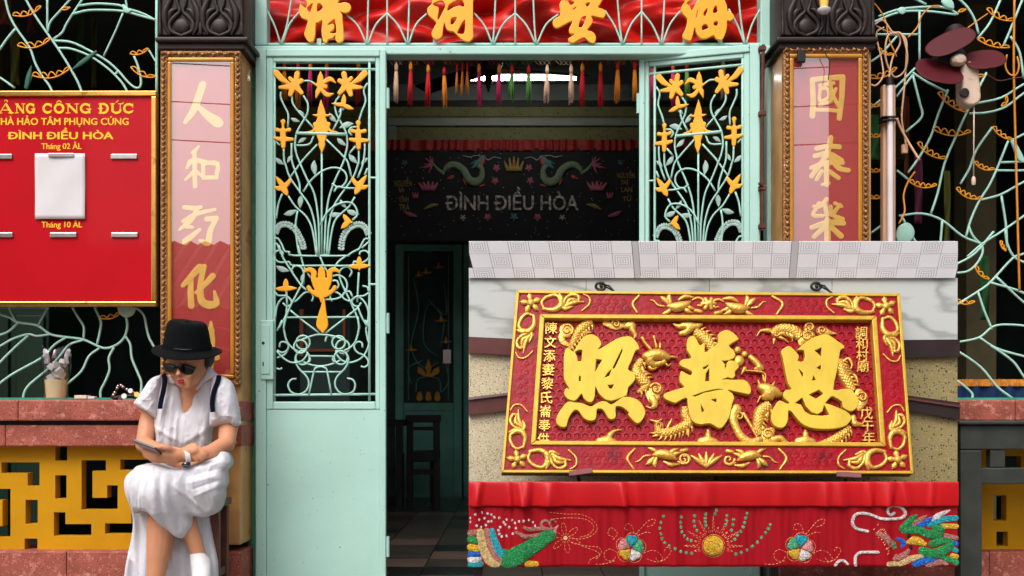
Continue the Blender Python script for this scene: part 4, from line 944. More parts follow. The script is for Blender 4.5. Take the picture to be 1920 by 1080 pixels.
bx = MB().bar(139, 741, 162, 747.6, 4.40, .05).build('small_box', mat('cream_card', (214,190,172), .7), bevel=.002, loc=P(150, 747.6, 4.42)); tag(bx, 'small flat cream box lying on the sill beside the tea glass', 'box')
bx = MB().bar(162.5, 743, 177, 747.6, 4.41, .03).build('folded_paper', PAPER, bevel=.001, loc=P(170, 747.6, 4.42)); tag(bx, 'small folded white paper slip on the sill beside the cream box', 'paper')
bh = thing('bag_hardware', 'heap of metal bag buckles and chain on the sill behind the woman', 'buckles', P(238, 749, 4.38))
BM = mat('dark_metal', (60,52,50), .35, metal=.8, var=.4)
ch = MB(); pts = cr([(210,745),(218,732),(224,722),(234,728),(246,734),(258,739),(268,742)], 3)
for i, (x, y) in enumerate(pts[:-1]):
    q = P(x, y, 4.38); ch = MB().ball(q, (.007,.006,.006), 8, 6, Euler((0,.6,.3*i)).to_matrix()); ch.build('chain_link', STEEL if i % 3 else BM, bh, smooth=True)
for x, y, r, m_ in ((245,733,4.5,STEEL),(257,740,5,BRASS),(265,741,4,STEEL),(233,743,5,STEEL),(226,747,4,BM)):
    MB().lathe([(r*k,-.004),(r*k*1.05,0),(r*k,.004)], P(x, y, 4.36), 12, axis=(0,-1,.2)).build('buckle', m_, bh, smooth=2)
MB().tube([P(x, y, 4.40) for x, y in cr([(212,748),(228,744),(246,743),(268,747)], 4)], .010, 6, flat=.5).build('strap', BM, bh, smooth=True)

# ------------------------------------------------------------------ wall fan, tube lamp and cables at the second window
DFN = 4.38; Mf = vmap(DFN)
FB = mat('maroon_fan_plastic', (76,14,22), .55, var=.12, vscale=5, spec=.2, stain=((60,24,28), 7, .55, .2)); FW = mat('aged_white_plastic', (196,172,152), .5, var=.12, stain=((130,90,70), 18, .6, .1)); FD = mat('dark_maroon_plastic', (26,12,14), .5)
fn = thing('wall_fan', 'old maroon three-bladed wall fan with aged white switch body', 'fan', P(1795, 205, DFN+.1))
for nm, cxy, rxy, an, hh in (('blade',(820,190),(113,52),-27,.012),('blade',(775,316),(106,68),10,.004),('blade',(976,262),(90,52),-8,.0)):
    cx, cy = 1430+cxy[0]/2.347, cxy[1]/2.347; rx, ry = rxy[0]/2.347, rxy[1]/2.347; ca, sa = math.cos(R(an)), math.sin(R(an))
    poly = []
    for q in range(36):
        a = 2*math.pi*q/36; u = rx*math.copysign(abs(math.cos(a))**.8, math.cos(a)); v = ry*math.copysign(abs(math.sin(a))**.85, math.sin(a)); poly.append((cx+u*ca-v*sa, cy+u*sa+v*ca))
    mb = MB(); relief(mb, [('p', poly)], lambda x, y, h_, cx=cx, cy=cy, hh=hh, sa=sa, ca=ca: Mf(x, y, h_+hh+.0016*((-(np.asarray(x)-cx)*sa+(np.asarray(y)-cy)*ca))), 1.2, .004, 'flat', bev=3, top=.003, back=True)
    mb.build(nm, FB, fn, smooth=2)
hb = P(1795, 114, DFN-.01)
MB().lathe([(.002,.03),(.02,.028),(.030,.018),(.031,.002),(.022,-.02)], hb, 24, axis=(0,-1,0), sx=1.0, sy=.8).build('hub', FW, fn, smooth=2)
MB().lathe([(.035,0),(.062,.02),(.066,.08),(.05,.13),(.02,.15)], hb+Vector((0,.03,.01)), 20, axis=(0,1,.25)).build('motor', FD, fn, smooth=2)
MB().tube([P(1795, 90, DFN+.13), P(1790, 62, DFN+.2)], [.04,.045], 14).build('bracket', FD, fn, smooth=2)
mb = MB(); relief(mb, [('s', [(1430+888/2.347, 325/2.347, 16), (1430+893/2.347, 440/2.347, 18)])], vmap(DFN+.05), 1, .05, 'flat', bev=5, top=.012); mb.build('switch_body', FW, fn, smooth=2)
mb = MB(); relief(mb, [('s', [(1430+886/2.347, 410/2.347, 9)])], vmap(DFN-.014), .7, .006, 'flat', bev=2, top=.003); mb.build('switch_knob', FD, fn, smooth=2)
MB().tube([P(1430+930/2.347, 470/2.347, DFN+.01), P(1430+928/2.347, 785/2.347, DFN+.01)], .0028, 6).build('pull_cord', FW, fn, smooth=True)
MB().lathe([(.003,.02),(.008,.012),(.009,-.004),(.007,-.016)], P(1430+928/2.347, 797/2.347, DFN+.01), 10).build('cord_weight', FW, fn, smooth=2)
lt = thing('tube_lamp', 'unlit upright tube lamp in a beige batten beside the couplet pillar', 'lamp', P(1668, 460, 4.45))
BEI = mat('beige_batten', (190,150,122), .5, var=.08, stain=((140,100,76), 12, .64, .1)); TUB = mat('white_glass_tube', (216,208,210), .2, coat=.5)
MB().bar(1656, 158, 1680, 640, 4.44, .04).build('batten', BEI, lt, bevel=.006)
MB().tube([P(1669, 160, 4.42), P(1669.5, 640, 4.42)], .0125, 14).build('tube', TUB, lt, smooth=2)
MB().tube([P(1668.5, 146, 4.42), P(1669, 160, 4.42)], .0155, 14).build('cap', DWOOD, lt, smooth=2)
for y in (218, 224): MB().bar(1655, y-1, 1681, y+1, 4.40, .06).build('tie_band', DWOOD, lt)
def cable(label, pts, r, m, d=4.47, nm='cable'):
    A = cr([(1430+a/2.347, b/2.347) for a, b in pts], 6); random.seed(len(pts))
    o = MB().tube([P(x, y, d+.012*math.sin(i*.21)) for i, (x, y) in enumerate(A)], r, 6).build(nm, m, smooth=True, loc=P(*A[len(A)//2], d)); tag(o, label, 'cable'); return o
CB = mat('beige_cable', (200,156,122), .6); CYL = mat('orange_cable', (206,128,24), .5)
cable('beige cable in long loops knotted above the tube lamp', [(490,110),(530,90),(570,140),(610,150),(635,230),(630,300),(600,335),(570,330),(540,250),(550,160),(590,150),(605,190),(570,260),(555,350)], .0042, CB, 4.46)
cable('beige cable hanging down with a plug end beside the tube lamp', [(500,115),(550,140),(625,165),(632,260),(622,400),(612,520),(628,620),(632,665)], .0042, CB, 4.48)
cable('beige cable drooping left across the tube lamp top', [(535,120),(500,150),(520,250),(530,330),(500,375),(470,370)], .0038, CB, 4.44)
cable('short beige cable slanting right below the blue tie', [(590,520),(610,570),(650,640),(690,705)], .005, CB, 4.44)
cable('orange cable rising from the carved capital across the window corner', [(455,-10),(500,25),(540,90),(555,170),(590,250)], .0032, CYL, 4.47)
cable('orange cable sagging between fan bracket and capital', [(640,165),(680,120),(700,70),(740,30),(780,25)], .0034, CYL, 4.5)
cable('long straight orange cable down the far window', [(1108,-20),(1105,300),(1112,600),(1120,900),(1128,1200),(1130,1280)], .0048, CYL, 4.55)
cable('thin orange cable slanting behind the fan blades', [(990,60),(940,95),(880,140)], .003, CYL, 4.53)
cable('thin brown cable sagging right of the fan', [(990,330),(1040,355),(1100,345),(1180,335)], .0024, RUST, 4.5)
cable('orange cable loop behind the tube lamp foot', [(670,755),(640,800),(620,860),(625,930),(600,985)], .004, CYL, 4.5)
cable('orange cable ring hung on the far cable', [(1075,240),(1068,290),(1085,325),(1115,330),(1128,290),(1120,250)], .0036, CYL, 4.53)
pl = MB().bar(1692, 270, 1703, 287, 4.47, .02).build('plug', CB, bevel=.004, loc=P(1697, 287, 4.48)); tag(pl, 'beige plug on the end of the hanging cable', 'plug')

# ------------------------------------------------------------------ dark bench before the second window
BW = mat('dark_green_black_wood', (46,50,46), .5, var=.3, vscale=14, coat=.15, coatr=.3, stain=((92,88,80), 9, .64, .1))
db = 4.10; bn = thing('wooden_bench', 'dark worn wooden bench before the yellow fretwork, beside the hanging display', 'bench', (P(2000,0,db).x, db+.15, -.04))
MB().bar(1799, 789, 2300, 796, db-.02, .36).build('seat_board', BW, bn, bevel=.005)
MB().bar(1801, 797, 2290, 843, db, .04).build('apron', BW, bn, bevel=.005)
MB().bar(1810, 877, 2290, 908, db+.005, .035).build('stretcher', BW, bn, bevel=.005)
MB().bar(1801, 843.5, 1842, 1160, db+.003, .06).build('leg', BW, bn, bevel=.006)
MB().bar(2250, 843.5, 2290, 1160, db+.003, .06).build('leg', BW, bn, bevel=.006)
MB().bar(1857, 843.5, 1885, 876.5, db+.006, .04).build('strut', BW, bn, bevel=.004); MB().bar(2050, 843.5, 2078, 876.5, db+.006, .04).build('strut', BW, bn, bevel=.004)
MB().bar(1801, 797, 1842, 1160, db+.28, .05).build('rear_leg', BW, bn, bevel=.006); MB().bar(2250, 797, 2290, 1160, db+.28, .05).build('rear_leg', BW, bn, bevel=.006)

# ------------------------------------------------------------------ inside the hall
DBN = 8.12; Mb = vmap(DBN-.004)
bn = thing('embroidered_banner', 'black embroidered banner with dragons and silver lettering across the hall', 'banner', P(960, 450, DBN))
o = cloth('cloth', BLACKCLOTH, 640, 1290, 278, 452, DBN, lambda X, Y: .004*np.sin(X*.07), bn, nx=100, ny=8)
o = cloth('ruffle', DRED, 640, 1290, 262, 282, DBN-.01, lambda X, Y: .012*np.sin(X*.35+np.sin(X*.06)*3), bn, nx=400, ny=5)
EM = {k: mat('embroidery_'+k, c, .6, var=.3, vscale=60) for k, c in {'silver':(150,146,140),'pink':(150,72,92),'green':(92,112,84),'orange':(150,70,44),'teal':(60,100,104),'yellow':(128,112,48)}.items()}
def em(nm, sh, c, r=.8): mb = MB(); relief(mb, sh, Mb, r, .003, 'puff', top=.002); mb.build(nm, EM[c], bn, smooth=True)
text_mb('ĐÌNH ĐIỀU HÒA', 838, 351, 1084, 394, Mb, .006, .012).build('lettering', mat('silver_sequin_lettering', (168,164,154), .4, metal=.2, var=.6, vscale=40, stain=((44,44,44), 34, .5, .12)), bn)
for tx, a, b, c, d in (('NGUYỄN',740,332,772,350),('VI',747,352,756,361),('VĨNH',748,366,766,379),('TRÀ',748,380,768,394),('NGUYỄN',1157,319,1190,334),('THỊ',1164,337,1178,348),('LAN',1165,351,1185,360),('TỪ',1167,366,1184,377)):
    text_mb(tx, a, b, c, d, Mb, .003, .01).build('lettering', EM['yellow'], bn)
U1 = (720, 180, 3.84)
for sgn in (1, -1):
    mx = (lambda p: p) if sgn > 0 else (lambda p: [(1852-q[0],)+tuple(q[1:]) for q in p])
    q = lambda pts: ('s', cr(sc(mx(pts), *U1), 4))
    em('dragon_body', [q([(425,550,8),(460,505,22),(510,495,24),(570,530,26),(610,600,28),(660,620,30),(700,590,24),(705,530,18),(680,500,18)])], 'green')
    em('dragon_back', [q([(450,500,8),(510,482,8),(570,515,9),(610,580,8)])], 'orange')
    em('dragon_head', [q([(640,515,10),(680,480,20),(710,440,14)]), q([(625,490,5),(660,470,8)])], 'teal'); em('dragon_mane', [q([(690,430,4),(715,455,14),(690,520,12)])], 'orange')
    for e in ([(350,490,8),(300,450,4)],[(345,490,8),(330,440,4)],[(340,490,8),(290,490,3)],[(340,495,8),(255,520,2)],[(345,500,8),(320,555,3)],[(345,500,8),(290,520,3)],[(350,480,6),(350,445,3)]): em('tail_plume', [q(e)], 'pink')
    em('tail', [q([(350,480,5),(380,520,10),(425,555,12)])], 'green')
    for e in ([(480,600,4),(495,580,10),(460,595,6)],[(690,650,4),(720,640,8)],[(570,600,5),(590,640,4)]): em('claw', [q(e)], 'orange')
    for e in ([(570,430,2),(620,440,3),(650,430,2),(690,430,3)],[(720,430,2),(750,460,3),(790,440,2),(840,450,2)]): em('whisker', [q(e)], 'silver', .5)
    for c_ in ((318,650),): em('lotus', [q([(c_[0]+dx, c_[1]+20, 14),(c_[0]+dx*1.8, c_[1]-30+abs(dx)*.3, 8)]) for dx in (-36,-18,0,18,36)], 'pink', .6)
    em('lotus_bud', [q([(225+dx, 730, 8),(225+dx*1.6, 700, 5)]) for dx in (-12,0,12)], 'pink', .6); em('leaf', [q([(290,815,5),(340,790,14),(390,780,4)])], 'yellow', .6); em('petal_cluster', [q([(145,830,6),(180,850,16),(230,865,8)])], 'pink', .6)
    for cx, cy, c_ in ((810,518,'pink'),(800,612,'pink'),(150,480,'teal'),(568,875,'silver'),(747,872,'pink')):
        em('blossom', [q([(cx,cy,3),(cx+18*math.cos(a),cy+18*math.sin(a),9 if c_ == 'pink' else 5)]) for a in np.linspace(0.3, 6.6, 6)[:5]], c_, .6)
em('blossom', [('s', [(720+935/3.84, 180+872/3.84, 1),(720+(935+22*math.cos(a))/3.84, 180+(872+22*math.sin(a))/3.84, 2.4)]) for a in np.linspace(0.3, 6.6, 6)[:5]], 'teal', .6)
em('flame_pearl', [S([(935+dx, 530, 14),(935+dx*1.5, 480-40*math.cos(dx*.03), 5)], *U1) for dx in (-45,-22,0,22,45)], 'yellow', .6); em('pearl', [S([(935,505,18),(940,470,6)], *U1)], 'orange', .6)
sq = MB(); rs = np.random.RandomState(5)
for i in range(150):
    x, y = rs.uniform(730,1196), rs.uniform(284,446); sq.ball(Mb(x, y, .003), .0035, 5, 4)
o = sq.build('sequins', EM['silver'], bn, kind='stuff'); 
# rear doors
MRd = vmap(9.98)
def rear_door(x0, x1, label, lockx):
    t = thing('rear_door', label, 'door', P((x0+x1)/2, 932, 10.0), 'dim teal doors at the back of the hall')
    for q in ((x0,458,x0+16,932),(x1-16,458,x1,932)): MB().bar(*q, 9.97, .06).build('stile', MINTSHADE, t, bevel=.006)
    MB().bar(x0+16.2, 458, x1-16.2, 470, 9.975, .05).build('top_rail', MINTSHADE, t, bevel=.006); MB().bar(x0+16.2, 755, x1-16.2, 770, 9.975, .05).build('middle_rail', MINTSHADE, t, bevel=.006)
    MB().bar(x0+16.2, 770.3, x1-16.2, 932, 9.99, .03).build('kick_panel', MINTSHADE, t)
    MB().bar(x0+16.2, 470.3, x1-16.2, 754.8, 10.03, .02).build('backing', ROOMD, t)
    w = x1-x0-32; X = lambda u: x0+16+w*u
    for pts in ([(X(.1),480),(X(.1),750)],[(X(.9),480),(X(.9),750)],[(X(.2),520),(X(.3),580),(X(.15),650),(X(.4),690),(X(.7),680)],[(X(.8),520),(X(.85),590),(X(.5),570),(X(.4),640),(X(.7),670)],[(X(.5),560),(X(.8),600),(X(.75),650)],[(X(.15),760-40),(X(.1),690),(X(.4),675)],[(X(.25),735),(X(.3),710),(X(.7),710),(X(.75),735),(X(.9),715),(X(.85),680)]):
        rod('scroll_rod', MINTSHADE, t, pts, MRd, .006)
    for fx, fy, s_ in ((.45,510,1),(.7,500,.9),(.75,600,1.1),(.85,640,1),(.15,655,1),(.3,515,.8)):
        mb = MB(); relief(mb, [('s',[(X(fx),fy-8*s_,1),(X(fx),fy,3),(X(fx),fy+4,1)]),('s',[(X(fx)-9*s_,fy+2,1),(X(fx)+9*s_,fy+1,1.6)])], vmap(9.97), .8, .006, 'flat', bev=1, top=.003); mb.build('gilt_flower', AMBER, t)
    for dx, hh in ((-.16,16),(0,30),(.16,16)):
        mb = MB(); relief(mb, [('s',[(X(.5+dx*.4),704,3),(X(.5+dx),704-hh*.5,6),(X(.5+dx*1.3),704-hh,1)])], vmap(9.97), .8, .006, 'flat', bev=1, top=.003); mb.build('gilt_leaf', AMBER, t)
    for dx in (-.18,0,.18):
        mb = MB(); relief(mb, [('s',[(X(.5+dx),738,4),(X(.5+dx),746,6)])], vmap(9.97), .8, .006, 'flat', bev=1, top=.003); mb.build('gilt_bud', AMBER, t)
    if lockx: MB().bar(lockx-8, 655, lockx+8, 682, 9.95, .03).build('lock_plate', STEEL, t, bevel=.004)
rear_door(741, 866, 'dim mint-painted door with gilt flowers at the back of the hall', 838)
rear_door(869, 994, 'dim mint-painted door at the back, mostly behind the hanging display', None)
CH_ = thing('chair', 'black wooden chair in the dark hall before the mint-painted back door', 'chair', P(792, 932, 8.8)); CH_.location.z = 0
dc = 8.7
zf = CY+H*F/dc
for x in (768, 818): MB().bar(x-6, 778, x+6, zf, dc, .05).build('leg', DWOOD, CH_, bevel=.005)
for x in (752, 812): MB().bar(x-6, 850, x+5, zf-6, dc+.42, .05).build('leg', DWOOD, CH_, bevel=.005)
MB().bar(760, 778, 826, 792, dc-.01, .05).build('crest_rail', DWOOD, CH_, bevel=.008); MB().bar(770, 800, 818, 807, dc+.005, .03).build('back_slat', DWOOD, CH_, bevel=.004); MB().bar(770, 848, 818, 866, dc-.02, .48).build('seat', DWOOD, CH_, bevel=.006); MB().bar(770, 880, 818, 890, dc+.005, .03).build('stretcher', DWOOD, CH_, bevel=.004)
TB = thing('table', 'dark wooden table edge behind the open door leaf in the hall', 'table', (P(700,0,8.6).x, 8.6, 0))
MB().bar(600, 788, 757, 799, 8.5, .6).build('top', DWOOD, TB, bevel=.005)
for x in (748, 620): MB().bar(x-6, 799.3, x+6, CY+H*F/8.52, 8.52, .06).build('leg', DWOOD, TB, bevel=.004)
# lamp and ceiling fan
LAMP = mat('lit_tube', (255,252,246), .5, emit=18.0)
tl_ = thing('ceiling_lamp', 'lit white tube lamp under the hall ceiling behind the tassels', 'lamp', P(965, 136, 7.4))
MB().bar(846, 131, 1084, 139, 7.38, .09).build('housing', CREAMT, tl_, bevel=.004)
MB().tube([P(850, 147, 7.40), P(1080, 146, 7.40)], .016, 12).build('tube', LAMP, tl_, smooth=2)
MB().tube([P(940, 127, 7.9), P(1085, 126, 7.9)], .013, 12).build('tube', LAMP, tl_, smooth=2); MB().bar(935, 118, 1090, 124, 7.88, .09).build('housing', CREAMT, tl_, bevel=.004)
cf = thing('ceiling_fan', 'black ceiling fan silhouetted against the lit tube lamp', 'fan', P(916, 90, 6.6))
hc = P(916, 118, 6.6)
MB().lathe([(.02,-.08),(.07,-.06),(.09,0),(.07,.05),(.03,.1)], hc, 18).build('motor', DWOOD, cf, smooth=2); MB().tube([hc+Vector((0,0,.08)), hc+Vector((0,0,.5))], .015, 8).build('rod', DWOOD, cf)
MB().lathe([(.02,0),(.025,-.05),(.004,-.11)], hc-Vector((0,0,.07)), 12).build('finial', DWOOD, cf, smooth=2)
for a in (15, 135, 255):
    m3 = Matrix.Rotation(R(a), 3, 'Z') @ Matrix.Rotation(R(14), 3, 'X'); MB().box(hc+Matrix.Rotation(R(a), 3, 'Z') @ Vector((.36,0,-.03)), (.56,.12,.008), m3).build('blade', DWOOD, cf, bevel=.003)
# things dimly seen through the first grille
gc = thing('cabinet', 'dark green cabinet dimly seen through the window behind the tea glass', 'cabinet', (P(40,0,6.2).x, 6.2, 0)); GC = mat('dark_green_lacquer', (5,40,22), .5, var=.3, vscale=3)
a = P(-40, 575, 6.0); c = P(92, 0, 6.0); MB().span((a.x, 6.0, 0), (c.x, 6.5, a.z)).build('carcass', GC, gc, bevel=.01)
for u in (0, 1): MB().span((a.x+.02+u*(c.x-a.x)/2, 5.975, .1), (a.x-.02+(u+1)*(c.x-a.x)/2, 6.0, a.z-.05)).build('door_panel', GC, gc, bevel=.006)
ORG = mat('orange_frame_paint', (170,92,40), .5)
ca = thing('altar_stand', 'dark altar stand with orange edging seen through the door scrollwork', 'altar', (P(605,0,7).x, 7, 0))
a = P(560, 590, 7.0); c = P(655, 690, 7.0)
for x, w in ((565,7),(645,5)): MB().bar(x-w/2, 580, x+w/2, 668, 7.0, .03).build('edge_strip', ORG, ca)
MB().bar(560, 654, 650, 659, 7.0, .03).build('edge_strip', ORG, ca); MB().span((a.x, 7.03, 0), (c.x, 7.5, a.z)).build('body', ROOMD, ca, bevel=.01)

# ceremonial streamers and posts dimly seen behind the grilles
STM = {k: mat(k+'_streamer_cloth', c, .8, var=.35, vscale=30, stretch=(1,1,.2)) for k, c in {'olive':(86,88,20),'plum':(86,20,50),'moss':(30,84,34),'rust':(110,50,24)}.items()}
for px, y0, y1, w, c, d, lab in ((28,40,160,9,'olive',5.6,'olive streamer hanging in the hall behind the first grille, lower left'),(58,-20,62,8,'plum',5.5,'plum streamer hanging in the hall above the notice board'),(150,-20,120,7,'moss',5.9,'moss green streamer hanging in the hall above the notice board'),(176,30,165,5,'olive',6.1,'thin olive streamer hanging in the hall above the notice board'),(10,-20,46,10,'rust',5.4,'rust red streamer high in the hall at the photo edge'),
      (1640,215,300,9,'moss',5.6,'moss green streamer in the hall beside the tube lamp'),(1776,320,470,6,'olive',5.8,'olive streamer in the hall below the fan cord'),(1722,290,420,8,'plum',5.7,'plum streamer in the hall left of the fan cord'),(1846,480,600,9,'moss',5.9,'moss green streamer low in the hall under the far cable'),(1700,180,330,5,'rust',5.9,'rust red streamer in the hall behind the fan')):
    o = MB().grid(np.array([[tuple(P(px+u*w*(1-.25*abs(t-.5)), y0+(y1-y0)*t, d+.02*math.sin(t*7+u*2))) for u in (-1,-.3,.3,1)] for t in np.linspace(0,1,14)])).build('streamer', STM[c], smooth=True, loc=P(px, y1, d)); o.modifiers.new('t','SOLIDIFY').thickness = .002; tag(o, lab, 'streamer', 'streamers hanging in the hall')
POSTM = mat('dim_olive_post', (92,84,56), .7, var=.2, vscale=6)
for x0, x1, d in ((1812,1868,6.6),(-40,6,7.2)): struct(MB().bar(x0, -60, x1, CY+H*F/d, d, .18).build('hall_post', POSTM))
# ------------------------------------------------------------------ hanging display: tiled soffit, marble wall, carved name board, embroidered valance
DA, DZ = 3.68, 4.00; DSF = 3.955
TILEA = bpy.data.materials.new('plain_ceiling_tile'); TILEB = bpy.data.materials.new('grooved_ceiling_tile')
for m, patt in ((TILEA, False), (TILEB, True)):
    m.use_nodes = True; n = m.node_tree.nodes; l = m.node_tree.links; b = n['Principled BSDF']; b.inputs['Roughness'].default_value = .55
    tc = n.new('ShaderNodeTexCoord'); nz = n.new('ShaderNodeTexNoise'); nz.inputs['Scale'].default_value = 9; l.new(tc.outputs['Object'], nz.inputs['Vector'])
    rp = n.new('ShaderNodeValToRGB'); rp.color_ramp.elements[0].color = lin((206,205,210))+[1]; rp.color_ramp.elements[1].color = lin((222,221,226))+[1]; l.new(nz.outputs['Fac'], rp.inputs[0])
    if patt:                                         # printed concentric squares, from the tile's own UV
        sp = n.new('ShaderNodeSeparateXYZ'); l.new(tc.outputs['UV'], sp.inputs[0])
        def mth(op, a, c=None):
            x = n.new('ShaderNodeMath'); x.operation = op
            for k, v in enumerate((a, c)):
                if v is None: continue
                if isinstance(v, (int, float)): x.inputs[k].default_value = v
                else: l.new(v, x.inputs[k])
            return x.outputs[0]
        u = mth('ABSOLUTE', mth('SUBTRACT', sp.outputs[0], .5)); v = mth('ABSOLUTE', mth('SUBTRACT', sp.outputs[1], .5))
        r = mth('MULTIPLY', mth('MAXIMUM', u, v), 8.6); ln = mth('LESS_THAN', mth('ABSOLUTE', mth('SUBTRACT', mth('FRACT', mth('ADD', r, .25)), .5)), .085)
        ok = mth('MULTIPLY', ln, mth('LESS_THAN', mth('MAXIMUM', u, v), .46))
        mx = n.new('ShaderNodeMixRGB'); l.new(ok, mx.inputs[0]); l.new(rp.outputs[0], mx.inputs[1]); mx.inputs[2].default_value = lin((120,116,118))+[1]; l.new(mx.outputs[0], b.inputs['Base Color'])
        bp = n.new('ShaderNodeBump'); bp.inputs['Strength'].default_value = .4; bp.inputs['Distance'].default_value = .003; bp.invert = True; l.new(ok, bp.inputs['Height']); l.new(bp.outputs[0], b.inputs['Normal'])
    else: l.new(rp.outputs[0], b.inputs['Base Color'])
MARB = mat('grey_veined_marble', (186,186,182), .4, var=.07, vscale=3, coat=.2, stain=((128,130,128), 2.2, .56, .22), stretch=(.6,.6,3))
def marble(m):                                       # long drifting veins
    n = m.node_tree.nodes; l = m.node_tree.links; b = n['Principled BSDF']; tc = n.new('ShaderNodeTexCoord'); mp = n.new('ShaderNodeMapping'); mp.inputs['Scale'].default_value = (1.1,1,3.6); l.new(tc.outputs['Object'], mp.inputs[0])
    wv = n.new('ShaderNodeTexWave'); wv.bands_direction = 'DIAGONAL'; wv.inputs['Scale'].default_value = 1.5; wv.inputs['Distortion'].default_value = 11; wv.inputs['Detail'].default_value = 5; wv.inputs['Detail Scale'].default_value = 1.3; l.new(mp.outputs[0], wv.inputs[0])
    rp = n.new('ShaderNodeValToRGB'); e = rp.color_ramp.elements; e[0].position = 0; e[0].color = lin((152,156,154))+[1]; e[1].position = .42; e[1].color = lin((186,190,188))+[1]; x = e.new(.12); x.color = lin((172,177,175))+[1]
    l.new(wv.outputs[0], rp.inputs[0]); l.new(rp.outputs[0], b.inputs['Base Color'])
marble(MARB)
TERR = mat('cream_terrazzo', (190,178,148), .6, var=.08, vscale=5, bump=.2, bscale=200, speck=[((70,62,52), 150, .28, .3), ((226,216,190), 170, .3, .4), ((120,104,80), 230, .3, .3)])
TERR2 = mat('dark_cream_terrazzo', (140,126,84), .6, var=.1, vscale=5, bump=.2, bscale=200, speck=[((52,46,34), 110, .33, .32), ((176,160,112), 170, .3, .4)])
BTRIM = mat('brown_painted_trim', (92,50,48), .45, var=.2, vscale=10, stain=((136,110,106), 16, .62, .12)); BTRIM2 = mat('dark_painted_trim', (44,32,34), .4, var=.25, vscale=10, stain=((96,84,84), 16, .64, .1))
PEGW = mat('faded_red_wood', (116,66,66), .6, var=.25, vscale=18)
RLAC = mat('crimson_lacquer', (142,0,20), .36, var=.14, vscale=10, spec=.16, coat=.08, coatr=.15, bump=.3, bscale=45, stain=((92,4,22), 8, .58, .14))
RDEEP = mat('dark_crimson_lacquer', (96,2,20), .3, var=.2, vscale=14, spec=.2, coat=.15, coatr=.1, bump=.35, bscale=70)
GPAINT = mat('yellow_gold_paint', (196,166,46), .5, metal=.15, var=.10, vscale=12, bump=.12, bscale=50, stain=((168,146,40), 20, .68, .08), stretch=(1,1,.5))
GLEAF = mat('carved_gold_leaf', (208,158,70), .30, metal=.55, var=.2, vscale=30, bump=.3, bscale=110, stain=((236,196,110), 40, .58, .1))
GEDGE = mat('gold_edge_paint', (186,148,42), .4, metal=.25, var=.15, vscale=30, stain=((110,84,30), 26, .68, .08))

ds = thing('display_stand', 'street display stand with tiled soffit and grey marble wall, holding the carved name board', 'display stand', Vector((P(1338,0,DZ).x, DZ+.05, -.04)))
MW = vmap(DZ)
def wallpoly(name, pts, m, off, th):
    a = [Vector(MW(float(x), float(y), off)) for x, y in pts]; n = len(a); mb = MB(); mb.add(a+[q+Vector((0,th,0)) for q in a], [tuple(range(n)), tuple(range(n, 2*n))[::-1]]+[(i, (i+1)%n, (i+1)%n+n, i+n) for i in range(n)])
    return mb.build(name, m, ds)
for a, b in ((879.2, 1099), (1099.6, 1330), (1330.6, 1560), (1560.6, 1795.8)): MB().bar(a, 521, b, 660, DZ, .03).build('marble_slab', MARB, ds, bevel=.0015)
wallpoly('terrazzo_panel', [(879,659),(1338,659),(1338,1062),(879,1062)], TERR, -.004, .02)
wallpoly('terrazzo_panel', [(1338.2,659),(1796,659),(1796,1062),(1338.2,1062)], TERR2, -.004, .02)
wallpoly('backing_board', [(880,523),(1795,523),(1795,1061),(880,1061)], DWOOD, -.034, .02)
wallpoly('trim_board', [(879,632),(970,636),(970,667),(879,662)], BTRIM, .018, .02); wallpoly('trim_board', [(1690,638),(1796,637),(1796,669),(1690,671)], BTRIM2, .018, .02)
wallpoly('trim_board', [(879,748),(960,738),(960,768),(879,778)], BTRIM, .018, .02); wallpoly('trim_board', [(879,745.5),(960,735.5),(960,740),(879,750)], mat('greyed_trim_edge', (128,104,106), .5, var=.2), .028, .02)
wallpoly('trim_board', [(1695,741),(1796,755),(1796,787),(1695,769)], BTRIM2, .018, .02); wallpoly('trim_board', [(1695,745),(1796,760),(1796,764),(1695,749)], BTRIM, .026, .02)
